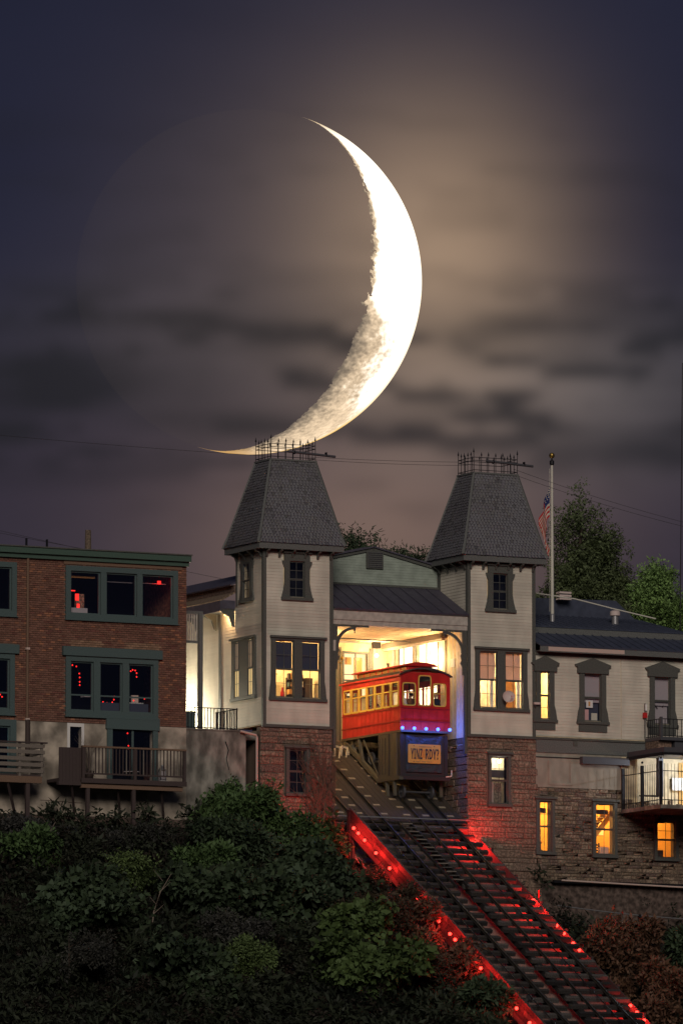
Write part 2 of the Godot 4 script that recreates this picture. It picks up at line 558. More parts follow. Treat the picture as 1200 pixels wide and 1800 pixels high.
# ---------------------------------------------------------------- building pieces
func wall(called: String, parent: Node, xf: Transform3D, u0: float, u1: float, y0: float, y1: float, holes: Array, z0: float, z1: float, m: Material) -> MeshInstance3D:
	# a wall with openings: holes are Rect2 in (u, y)
	var us := [u0, u1]
	var ys := [y0, y1]
	for h: Rect2 in holes:
		for v in [h.position.x, h.end.x]:
			if v > u0 and v < u1: us.append(v)
		for v in [h.position.y, h.end.y]:
			if v > y0 and v < y1: ys.append(v)
	us.sort()
	ys.sort()
	var st := sts()
	for j in ys.size() - 1:
		if ys[j + 1] - ys[j] < 0.001: continue
		var run := -1
		for i in us.size():
			var solid := false
			if i < us.size() - 1 and us[i + 1] - us[i] > 0.0005:
				var c := Vector2((us[i] + us[i + 1]) / 2, (ys[j] + ys[j + 1]) / 2)
				solid = true
				for h: Rect2 in holes:
					if h.has_point(c): solid = false
			elif i < us.size() - 1:
				continue
			if solid and run < 0: run = i
			if not solid and run >= 0:
				stb(st, Vector3(us[run], ys[j], z0), Vector3(us[i], ys[j + 1], z1))
				run = -1
	return mi(called, st.commit(), m, parent, xf)

var board_mesh := {}
func board(h: float) -> ArrayMesh:
	# one metre of lapped clapboard: thick at its lower edge
	if not board_mesh.has(h):
		var st := sts()
		prism(st, [Vector2(-0.030, 0), Vector2(0.000, 0), Vector2(-0.002, 0.012), Vector2(-0.014, h), Vector2(-0.030, h)], 0, 1, Transform3D(Basis(Vector3(0, 0, 1), Vector3.UP, Vector3(-1, 0, 0)), Vector3(1, 0, 0)))
		board_mesh[h] = st.commit()
	return board_mesh[h]

func siding(parent: Node, xf: Transform3D, u0: float, u1: float, y0: float, y1: float, holes: Array, kinds: Array, pitch := 0.145) -> void:
	var n := int((y1 - y0) / pitch)
	for j in n:
		var ya := y0 + j * pitch
		var cuts := []
		for h: Rect2 in holes:
			if ya + pitch * 0.5 > h.position.y and ya + pitch * 0.5 < h.end.y:
				cuts.append([h.position.x, h.end.x])
		cuts.sort_custom(func(p, q): return p[0] < q[0])
		var at := u0
		var segs := []
		for c in cuts:
			if c[0] - at > 0.03: segs.append([at, minf(c[0], u1)])
			at = maxf(at, c[1])
		if u1 - at > 0.03: segs.append([at, u1])
		for s in segs:
			var o := MeshInstance3D.new()
			o.mesh = board(pitch)
			o.material_override = M[kinds[rng.randi() % kinds.size()]]
			o.name = "siding_board"
			o.transform = xf * Transform3D(Basis.from_scale(Vector3(s[1] - s[0], 1, 1 + rng.randf() * 0.3)), Vector3(s[0], ya, 0))
			parent.add_child(o, true)

var stone_mesh := []
func stones(parent: Node, xf: Transform3D, u0: float, u1: float, y0: float, y1: float, holes: Array, hmin: float, hmax: float, lmin: float, lmax: float, kinds: Array, batter := 0.0, most := 300) -> void:
	if stone_mesh.is_empty():
		for k in 6:
			var st := sts()
			var f := []
			var b := []
			for c in [[-1, -1], [1, -1], [1, 1], [-1, 1]]:
				f.append(Vector3(c[0] * (0.5 - rng.randf_range(0.03, 0.09)), c[1] * (0.5 - rng.randf_range(0.05, 0.14)), rng.randf_range(0.8, 1.15)))
				b.append(Vector3(c[0] * (0.5 - rng.randf() * 0.02), c[1] * (0.5 - rng.randf() * 0.04), rng.randf_range(0.2, 0.4)))
			var mid := Vector3(rng.randf_range(-0.15, 0.15), rng.randf_range(-0.15, 0.15), rng.randf_range(0.95, 1.3))
			for i in 4:
				var j := (i + 1) % 4
				tri(st, f[i], f[j], mid, Vector3.BACK)
				var o: Vector3 = (f[i] + f[j]) * Vector3(1, 1, 0)
				face(st, [f[i], f[j], b[j], b[i]], o + Vector3(0, 0, 0.2))
				face(st, [b[i], b[j], b[j] * Vector3(1, 1, 0), b[i] * Vector3(1, 1, 0)], o)
			stone_mesh.append(st.commit())
	var list := []
	var y := y0
	while y < y1 - 0.05:
		var h := minf(rng.randf_range(hmin, hmax), y1 - y)
		if y1 - y - h < hmin * 0.6: h = y1 - y
		var right := u1 + maxf(0.0, -y) * batter
		var spans := [[u0, right]]
		for r: Rect2 in holes:
			if y + h * 0.5 > r.position.y and y + h * 0.5 < r.end.y:
				var next := []
				for s in spans:
					if r.position.x > s[0] and r.position.x < s[1]: next.append([s[0], r.position.x])
					if r.end.x < s[1] and r.end.x > s[0]: next.append([r.end.x, s[1]])
					if r.end.x <= s[0] or r.position.x >= s[1]: next.append(s)
				spans = next
		for s in spans:
			var x: float = s[0]
			while x < s[1] - 0.02:
				var l := rng.randf_range(lmin, lmax)
				if s[1] - x - l < lmin * 0.6: l = s[1] - x
				l = minf(l, s[1] - x)
				if l > lmin * 1.6 and rng.randf() < 0.25 and h > hmin * 1.3:
					list.append([x, y, l, h * 0.5])
					list.append([x, y + h * 0.5, l, h * 0.5])
				else:
					list.append([x, y, l, h])
				x += l
		y += h
	list.sort_custom(func(p, q): return p[2] * p[3] > q[2] * q[3])
	var rest := sts()
	var any := false
	for i in list.size():
		var s: Array = list[i]
		var t := xf * Transform3D(Basis.from_scale(Vector3(s[2] - 0.010, s[3] - 0.009, rng.randf_range(0.02, 0.06))), Vector3(s[0] + s[2] / 2, s[1] + s[3] / 2, 0))
		var me: ArrayMesh = stone_mesh[rng.randi() % stone_mesh.size()]
		if i < most:
			var o := MeshInstance3D.new()
			o.mesh = me
			o.material_override = M[kinds[rng.randi() % kinds.size()]]
			o.name = "stone"
			o.transform = t
			parent.add_child(o, true)
		else:
			rest.append_from(me, 0, t)
			any = true
	if any:
		stuff(mi("small_stones", rest.commit(), M[kinds[0]], parent))

func mirrored(poly: Array, cx: float) -> Array:
	var r := []
	for p: Vector2 in poly:
		r.append(Vector2(2 * cx - p.x, p.y))
	r.reverse()
	return r

func sash_window(parent: Node, xf: Transform3D, lights: Array, y0: float, y1: float, o := {}) -> Node3D:
	# lights: [[x0, x1], ...] openings side by side under one casing, all from y0 to y1
	var cw: float = o.get("cw", 0.24)
	var w := node("window", parent, xf)
	var xa: float = lights[0][0]
	var xb: float = lights[-1][1]
	var tm: Material = M[o.get("trim", "trim_dark")]
	var fm: Material = M[o.get("sash", o.get("trim", "trim_dark"))]
	var d: float = o.get("proud", 0.065)
	if cw > 0:
		var st := sts()
		var fl: float = o.get("flare", 0.10)
		var cx := (xa + xb) / 2
		var jamb := [Vector2(xa + 0.01, y0 - 0.02), Vector2(xa + 0.01, y1 + 0.02), Vector2(xa - cw, y1 + 0.02), Vector2(xa - cw, y0 + (y1 - y0) * 0.30), Vector2(xa - cw - fl * 0.55, y0 + (y1 - y0) * 0.18), Vector2(xa - cw - fl, y0 - 0.02)]
		if o.get("ears", false):
			jamb = [Vector2(xa + 0.01, y0 - 0.02), Vector2(xa + 0.01, y1 + 0.02), Vector2(xa - cw - 0.14, y1 + 0.02), Vector2(xa - cw - 0.10, y1 - 0.14), Vector2(xa - cw, y1 - 0.32), Vector2(xa - cw, y0 + (y1 - y0) * 0.40), Vector2(xa - cw - fl * 0.4, y0 + (y1 - y0) * 0.2), Vector2(xa - cw - fl, y0 - 0.02)]
		prism(st, jamb, -0.05, d)
		prism(st, mirrored(jamb, cx), -0.05, d)
		for i in lights.size() - 1:
			stb(st, Vector3(lights[i][1] - 0.01, y0 - 0.02, -0.05), Vector3(lights[i + 1][0] + 0.01, y1 + 0.02, d - 0.004))
		mi("casing", st.commit(), tm, w)
		var sl := sts()
		stb(sl, Vector3(xa - cw - fl - 0.02, y0 - 0.16, -0.05), Vector3(xb + cw + fl + 0.02, y0 - 0.022, d + 0.05))
		mi("sill", sl.commit(), tm, w)
		var hd := sts()
		var hh: float = o.get("head", 0.2)
		if o.get("pediment", false):
			prism(hd, [Vector2(xa - cw - 0.12, y1 + 0.021), Vector2(xb + cw + 0.12, y1 + 0.021), Vector2(xb + cw + 0.12, y1 + 0.30), Vector2(xb + cw + 0.24, y1 + 0.36), Vector2(xb + cw + 0.24, y1 + 0.44), Vector2(cx, y1 + 0.76), Vector2(xa - cw - 0.24, y1 + 0.44), Vector2(xa - cw - 0.24, y1 + 0.36), Vector2(xa - cw - 0.12, y1 + 0.30)], -0.05, d + 0.06)
		else:
			stb(hd, Vector3(xa - cw - 0.02, y1 + 0.021, -0.05), Vector3(xb + cw + 0.02, y1 + hh, d + 0.003))
			stb(hd, Vector3(xa - cw - 0.09, y1 + hh - 0.08, d + 0.004), Vector3(xb + cw + 0.09, y1 + hh + 0.02, d + 0.09))
		mi("head", hd.commit(), tm, w)
	var cols: int = o.get("cols", 2)
	var rows: int = o.get("rows", 2)
	var sashes: int = o.get("sashes", 2)
	var f: float = o.get("frame", 0.045)
	for l in lights:
		for s in sashes:
			var ya := lerpf(y0, y1, float(s) / sashes)
			var yb := lerpf(y0, y1, float(s + 1) / sashes)
			var zz: float = -0.095 + 0.03 * s + o.get("fwd", 0.0)
			var fr := sts()
			stb(fr, Vector3(l[0], ya, zz), Vector3(l[0] + f, yb, zz + 0.028))
			stb(fr, Vector3(l[1] - f, ya, zz), Vector3(l[1], yb, zz + 0.028))
			stb(fr, Vector3(l[0] + f, ya, zz), Vector3(l[1] - f, ya + f, zz + 0.028))
			stb(fr, Vector3(l[0] + f, yb - f, zz), Vector3(l[1] - f, yb, zz + 0.028))
			mi("sash", fr.commit(), fm, w)
			var gx := [l[0] + f]
			for c in range(1, cols): gx.append(lerpf(l[0] + f, l[1] - f, float(c) / cols))
			gx.append(l[1] - f)
			var rr: int = o.get("rows_low", rows) if s == 0 else rows
			var gy := [ya + f]
			for c in range(1, rr): gy.append(lerpf(ya + f, yb - f, float(c) / rr))
			gy.append(yb - f)
			for c in range(1, gx.size() - 1):
				bp("muntin", w, Vector3(gx[c] - 0.012, gy[0], zz + 0.006), Vector3(gx[c] + 0.012, gy[-1], zz + 0.026), fm)
			for c in range(1, gy.size() - 1):
				bp("muntin", w, Vector3(gx[0], gy[c] - 0.012, zz + 0.004), Vector3(gx[-1], gy[c] + 0.012, zz + 0.024), fm)
			for a in gx.size() - 1:
				for b in gy.size() - 1:
					bp("pane", w, Vector3(gx[a], gy[b], zz + 0.010), Vector3(gx[a + 1], gy[b + 1], zz + 0.014), M.glass)
	return w

func lamp_light(o: Node3D, at: Vector3, r: float, g: float, b: float, e: float, size := 0.05) -> void:
	var l := OmniLight3D.new()
	l.name = "light"
	l.light_color = lin(r, g, b)
	l.light_energy = e
	l.light_size = size
	l.omni_range = 40.0
	l.omni_attenuation = 2.0
	l.shadow_enabled = true
	l.position = at
	o.add_child(l, true)

func room_lamp(label: String, at: Vector3, r: float, g: float, b: float, e: float, bulb := "bulb_warm") -> void:
	# a globe hung on a short stem, a real light inside it
	var t := thing("ceiling_lamp", label, "lamp", at)
	var st := sts()
	ball(st, Vector3.ZERO, 0.09)
	mi("bulb", st.commit(), M[bulb], t)
	var s2 := sts()
	tube(s2, [Vector3(0, 0.092, 0), Vector3(0, 0.35, 0)], 0.012, 0.012, 5)
	mi("stem", s2.commit(), M.iron, t)
	lamp_light(t, Vector3.ZERO, r, g, b, e, 0.08)

func seam_roof(parent: Node, a: Vector3, b: Vector3, c: Vector3, d: Vector3, n: int, m: Material, thick := 0.07) -> void:
	# a metal roof plane a-b (eave) to d-c (ridge), with n standing seams running up it
	var up := (b - a).cross(d - a).normalized()
	if up.y < 0: up = -up
	var st := sts()
	face(st, [a, b, c, d], up)
	var lo := []
	for p in [a, b, c, d]: lo.append(p - up * thick)
	face(st, lo, -up)
	var p4 := [a, b, c, d]
	var mid: Vector3 = (a + b + c + d) / 4
	for i in 4:
		var j := (i + 1) % 4
		face(st, [p4[i], p4[j], lo[j], lo[i]], (p4[i] + p4[j]) / 2 - mid)
	mi("roof", st.commit(), m, parent)
	for i in range(1, n):
		var s := sts()
		var f := float(i) / n
		bar(s, a.lerp(b, f) + up * 0.022, d.lerp(c, f) + up * 0.022, 0.028, 0.046, up)
		mi("roof_seam", s.commit(), m, parent)

# ---------------------------------------------------------------- the two towers
func tower(label: String, ox: float, oy: float, right: bool) -> Node3D:
	var t := thing("station_tower", label, "tower", Vector3(ox, oy, 0))
	var W := 3.56
	var D := 2.85
	var H := 8.15
	var front := Transform3D.IDENTITY
	var left := ztox(Vector3.ZERO)
	var lo0 := 1.27
	var lo1 := 3.91
	var la := [[0.61, 1.56], [1.97, 2.92]]
	var up := [[1.32, 2.12]]
	var fh := [Rect2(0.61, lo0, 0.95, lo1 - lo0), Rect2(1.97, lo0, 0.95, lo1 - lo0), Rect2(1.32, 5.96, 0.80, 1.66)]
	wall("wall", t, front, 0, W, -0.05, H, fh, -0.18, -0.03, M.room_cream)
	var fc := [Rect2(0.37, 1.12, 2.79, 2.92), Rect2(1.02, 5.82, 1.40, 2.4)]
	siding(t, front, 0.13, W - 0.13, 0.0, H - 0.03, fc, ["siding_cream", "siding_cream_b", "siding_cream_c"])
	sash_window(t, front, la, lo0, lo1, {"flare": 0.10, "cw": 0.22, "sash": "trim_dark"})
	sash_window(t, front, up, 5.96, 7.62, {"flare": 0.16, "cw": 0.24, "ears": true, "head": 0.45, "rows": 2})
	var lcd := 4.4 if not right else D
	if not right:
		var lh := [Rect2(-2.99, 1.42, 0.53, 2.56), Rect2(-1.56, 1.42, 0.53, 2.56), Rect2(-2.08, 5.98, 0.72, 1.66)]
		wall("wall", t, left, -4.4, -0.18, -0.05, H, lh + [Rect2(-4.5, 5.7, 4.5 - D, 9)], -0.18, -0.03, M.room_cream)
		siding(t, left, -4.4, -0.13, 0.0, 5.66, [Rect2(-3.25, 1.27, 2.45, 2.85)], ["siding_cream", "siding_cream_b"])
		siding(t, left, -D + 0.02, -0.13, 5.655, H - 0.03, [Rect2(-2.36, 5.84, 1.28, 2.4)], ["siding_cream", "siding_cream_b"])
		sash_window(t, left, [[-2.99, -2.46], [-1.56, -1.03]], 1.42, 3.98, {"flare": 0.08, "cw": 0.26, "fwd": 0.11})
		for u in [[-2.97, -2.48], [-1.54, -1.05]]:  # added glowing panels stand for the lit room behind these sashes
			bp("lit_window_glow", t, Vector3(0.006, 1.44, u[0]), Vector3(0.018, 2.68, u[1]), M.window_glow_bright)
			bp("lit_window_dim_glow", t, Vector3(0.004, 2.70, u[0]), Vector3(0.016, 3.96, u[1]), M.window_glow_dim)
		sash_window(t, left, [[-2.08, -1.36]], 5.98, 7.64, {"flare": 0.14, "cw": 0.22, "ears": true, "head": 0.42, "fwd": 0.10})
	else:
		wall("wall", t, left, -D, -0.18, -4.1, H, [], -0.18, -0.03, M.siding_cream_b)
		siding(t, left, -D + 0.05, -0.13, -0.6, H - 0.03, [], ["siding_cream", "siding_cream_b"])
	# closed behind: back, right side, floors
	bp("rear_wall", t, Vector3(0.18, -0.05, -D), Vector3(W, H, -D + 0.13), M.room_cream)
	bp("side_wall", t, Vector3(W - 0.15, -0.05, -D + 0.13), Vector3(W, H, -0.18), M.room_cream)
	bp("floor", t, Vector3(0.18, 0.0, -D + 0.13), Vector3(W - 0.15, 0.15, -0.18), M.wood_warm)
	bp("ceiling", t, Vector3(0.18, 4.5, -D + 0.13), Vector3(W - 0.15, 4.7, -0.18), M.room_cream)
	bp("attic_dark_sheet", t, Vector3(0.19, 5.4, -0.9), Vector3(W - 0.16, 8.0, -0.8), M.black_room)  # dark sheet stands for the unlit attic's shade
	# corner boards, frieze and eave
	for cxy in [[-0.035, 0.13], [W - 0.13, W + 0.035]]:
		bp("corner_board", t, Vector3(cxy[0], -0.12, -0.03), Vector3(cxy[1], H - 0.02, 0.035), M.trim_dark)
	bp("corner_board", t, Vector3(-0.04, -0.12, -0.14), Vector3(-0.001, H - 0.02, -0.031), M.trim_dark)
	bp("corner_board", t, Vector3(-0.04, 5.7 if not right else -0.1, -D), Vector3(-0.001, H - 0.02, -D + 0.12), M.trim_dark)
	bp("frieze", t, Vector3(-0.06, H - 0.17, 0.0), Vector3(W + 0.06, H - 0.005, 0.05), M.trim_dark)
	bp("frieze", t, Vector3(-0.062, H - 0.17, -D), Vector3(-0.002, H - 0.004, -0.001), M.trim_dark)
	bp("base_board", t, Vector3(-0.06, -0.14, -0.02), Vector3(W + 0.06, -0.006, 0.06), M.trim_dark)
	for k in 6:
		var bx := 0.12 + k * (W - 0.24) / 5.0
		var st := sts()
		prism(st, [Vector2(0, 0), Vector2(0.34, 0), Vector2(0.30, -0.08), Vector2(0.12, -0.16), Vector2(0.05, -0.34), Vector2(0, -0.34)], -0.05, 0.05, Transform3D(Basis(Vector3(0, 0, 1), Vector3.UP, Vector3(-1, 0, 0)), Vector3(bx, H - 0.02, 0.05)))
		mi("bracket", st.commit(), M.trim_dark, t)
	for k in 4:
		var bz := -0.15 - k * (D - 0.3) / 3.0
		var st := sts()
		prism(st, [Vector2(0, 0), Vector2(-0.34, 0), Vector2(-0.30, -0.08), Vector2(-0.12, -0.16), Vector2(-0.05, -0.34), Vector2(0, -0.34)], bz - 0.05, bz + 0.05, Transform3D(Basis.IDENTITY, Vector3(-0.06, H - 0.02, 0)))
		mi("bracket", st.commit(), M.trim_dark, t)
	var e := 0.42
	var x0 := -e
	var x1 := W + e
	var z0 := 0.40
	var z1 := -D - e
	bp("soffit", t, Vector3(x0 + 0.03, H - 0.003, z1 + 0.03), Vector3(x1 - 0.03, H + 0.05, z0 - 0.03), M.trim_dark)
	for f in [[Vector3(x0, H - 0.02, z0 - 0.028), Vector3(x1, H + 0.26, z0)], [Vector3(x0, H - 0.02, z1), Vector3(x1, H + 0.26, z1 + 0.028)], [Vector3(x0, H - 0.02, z1 + 0.029), Vector3(x0 + 0.028, H + 0.26, z0 - 0.029)], [Vector3(x1 - 0.028, H - 0.02, z1 + 0.029), Vector3(x1, H + 0.26, z0 - 0.029)]]:
		bp("fascia", t, f[0], f[1], M.trim_grey)
	# the steep roof, slightly kicked out at its foot
	var yb := H + 0.26
	var yk := H + 0.75
	var yt := 12.42
	var cor := func(k: int, f: float) -> Vector3:
		# corner k at height share f
		var xl := [x0 - 0.05, x0 + 0.12, 0.72]
		var xr := [x1 + 0.05, x1 - 0.12, W - 0.52]
		var zf := [z0 + 0.05, z0 - 0.10, -0.70]
		var zb := [z1 - 0.05, z1 + 0.10, -2.30]
		var i := 0 if f < 0.12 else 1
		var g := f / 0.12 if f < 0.12 else (f - 0.12) / 0.88
		var y := lerpf(yb, yk, g) if i == 0 else lerpf(yk, yt, g)
		var xs: Array = xl if k == 0 or k == 3 else xr
		var zs: Array = zf if k < 2 else zb
		return Vector3(lerpf(xs[i], xs[i + 1], g), y, lerpf(zs[i], zs[i + 1], g))
	var core := sts()
	for k in 4:
		var j := (k + 1) % 4
		var out: Vector3 = [Vector3(0, 0.3, 1), Vector3(1, 0.3, 0), Vector3(0, 0.3, -1), Vector3(-1, 0.3, 0)][k]
		for f in [[0.0, 0.12], [0.12, 1.0]]:
			face(core, [cor.call(k, f[0]), cor.call(j, f[0]), cor.call(j, f[1]), cor.call(k, f[1])], out)
	face(core, [cor.call(0, 1.0), cor.call(1, 1.0), cor.call(2, 1.0), cor.call(3, 1.0)], Vector3.UP)
	var roof := mi("roof", core.commit(), M.roof_seam, t)
	for k in [0, 3]:
		var j: int = (k + 1) % 4
		var sh := sts()
		var out: Vector3 = Vector3(0, 0.3, 1) if k == 0 else Vector3(-1, 0.3, 0)
		var rows := 30
		for r in rows:
			var f0 := float(r) / rows
			var f1 := float(r + 1.35) / rows
			var L0: Vector3 = cor.call(k, f0)
			var R0: Vector3 = cor.call(j, f0)
			var L1: Vector3 = cor.call(k, minf(f1, 1))
			var R1: Vector3 = cor.call(j, minf(f1, 1))
			var nrm := (R0 - L0).cross(L1 - L0).normalized()
			if nrm.dot(out) < 0: nrm = -nrm
			var wmax := L0.distance_to(R0)
			var n := int(wmax / 0.17)
			var off := 0.5 * (r % 2)
			var fancy := r in [11, 12, 13, 19, 20, 21]
			for i in n + 1:
				var a := clampf((i - off) / n, 0, 1)
				var b := clampf((i + 1 - off) / n, 0, 1)
				if b - a < 0.01: continue
				a += 0.006
				b -= 0.006
				var v := rng.randf_range(0.88, 1.05) * (1.0 + 0.4 * noise.get_noise_3d((L0.lerp(R0, a).x + ox) * 40.0, L0.y * 40.0, a * 30.0 + 50.0 * k))
				if rng.randf() < 0.07: v *= rng.randf_range(0.55, 0.8)
				if fancy: v *= 1.06
				sh.set_color(Color(v, v * rng.randf_range(0.95, 1.0), v * rng.randf_range(0.9, 1.0)))
				var lift := nrm * rng.randf_range(0.028, 0.045)
				var p0 := L0.lerp(R0, a) + lift
				var p1 := L0.lerp(R0, b) + lift
				var p2 := L1.lerp(R1, b) + nrm * 0.006
				var p3 := L1.lerp(R1, a) + nrm * 0.006
				var jit := (L1 - L0) * rng.randf_range(-0.06, 0.10)
				p0 += jit
				p1 += jit
				if fancy:
					var q := (p1 - p0) * 0.3
					var s := (L1 - L0) * 0.28
					face(sh, [p0 + s, p0 + q, p1 - q, p1 + s, p2, p3], nrm)
				else:
					face(sh, [p0, p1, p2, p3], nrm)
				var dn := -nrm * 0.03
				face(sh, [p0, p1, p1 + dn, p0 + dn], L0 - L1)
		stuff(mi("shingles", sh.commit(), M.slate, roof))
	for k in [0, 1, 3]:
		var hp := sts()
		bar(hp, cor.call(k, 0.0), cor.call(k, 0.12), 0.13, 0.13)
		bar(hp, cor.call(k, 0.12), cor.call(k, 1.0), 0.11, 0.11)
		mi("hip_trim", hp.commit(), M.trim_grey, roof)
	var cap := sts()
	stb(cap, Vector3(0.66, yt - 0.01, -2.36), Vector3(W - 0.46, yt + 0.07, -0.64))
	mi("roof_cap", cap.commit(), M.trim_grey, roof)
	# iron cresting round the flat top
	var cr := node("iron_cresting", t)
	var pk := sts()
	tube(pk, [Vector3(0, 0, 0), Vector3(0, 0.82, 0)], 0.017, 0.017, 5)
	lathe(pk, [Vector2(0.0, 0.80), Vector2(0.045, 0.86), Vector2(0.028, 0.92), Vector2(0.0, 1.04)], 5)
	var pm := pk.commit()
	var cs := [Vector3(0.72, yt + 0.07, -0.70), Vector3(W - 0.52, yt + 0.07, -0.70), Vector3(W - 0.52, yt + 0.07, -2.30), Vector3(0.72, yt + 0.07, -2.30)]
	for k in 4:
		var a: Vector3 = cs[k]
		var b: Vector3 = cs[(k + 1) % 4]
		var n := 6 if k % 2 == 0 else 5
		for i in n:
			var o := mi("picket", pm, M.iron, cr, Transform3D(Basis.from_scale(Vector3(1, 1.12 if i == 0 else rng.randf_range(0.93, 1.0), 1)), a.lerp(b, float(i) / n)))
			o.rotation.z = rng.randf_range(-0.02, 0.02)
		for hgt in [0.10, 0.55, 0.70]:
			var rl := sts()
			bar(rl, a + Vector3(0, hgt, 0), b + Vector3(0, hgt, 0), 0.022, 0.028)
			mi("rail", rl.commit(), M.iron, cr)
	return t
# ---------------------------------------------------------------- the hall between the towers
func bright_window(parent: Node, xf: Transform3D, x0: float, x1: float, y0: float, y1: float, cols: int, rows: int, back: String, trim := "trim_grey") -> void:
	# a window onto a lit room close behind it: frame, muntins, panes and the lit surface half a metre in
	var w := node("window", parent, xf)
	var fr := sts()
	for b in [[x0 - 0.09, x0, y0 - 0.09, y1 + 0.09], [x1, x1 + 0.09, y0 - 0.09, y1 + 0.09]]:
		stb(fr, Vector3(b[0], b[2], -0.04), Vector3(b[1], b[3], 0.05))
	stb(fr, Vector3(x0, y0 - 0.09, -0.04), Vector3(x1, y0, 0.05))
	stb(fr, Vector3(x0, y1, -0.04), Vector3(x1, y1 + 0.09, 0.05))
	mi("frame", fr.commit(), M[trim], w)
	for c in range(1, cols):
		var x := lerpf(x0, x1, float(c) / cols)
		bp("muntin", w, Vector3(x - 0.03, y0, -0.02), Vector3(x + 0.03, y1, 0.03), M[trim])
	for r in range(1, rows):
		var y := lerpf(y0, y1, float(r) / rows)
		bp("muntin", w, Vector3(x0, y - 0.02, -0.018), Vector3(x1, y + 0.02, 0.028), M[trim])
	for c in cols:
		for r in rows:
			bp("pane", w, Vector3(lerpf(x0, x1, float(c) / cols), lerpf(y0, y1, float(r) / rows), 0.0), Vector3(lerpf(x0, x1, float(c + 1) / cols), lerpf(y0, y1, float(r + 1) / rows), 0.004), M.glass)
	bp("lit_window_back", w, Vector3(x0 - 0.3, y0 - 0.3, -0.5), Vector3(x1 + 0.3, y1 + 0.3, -0.45), M[back])

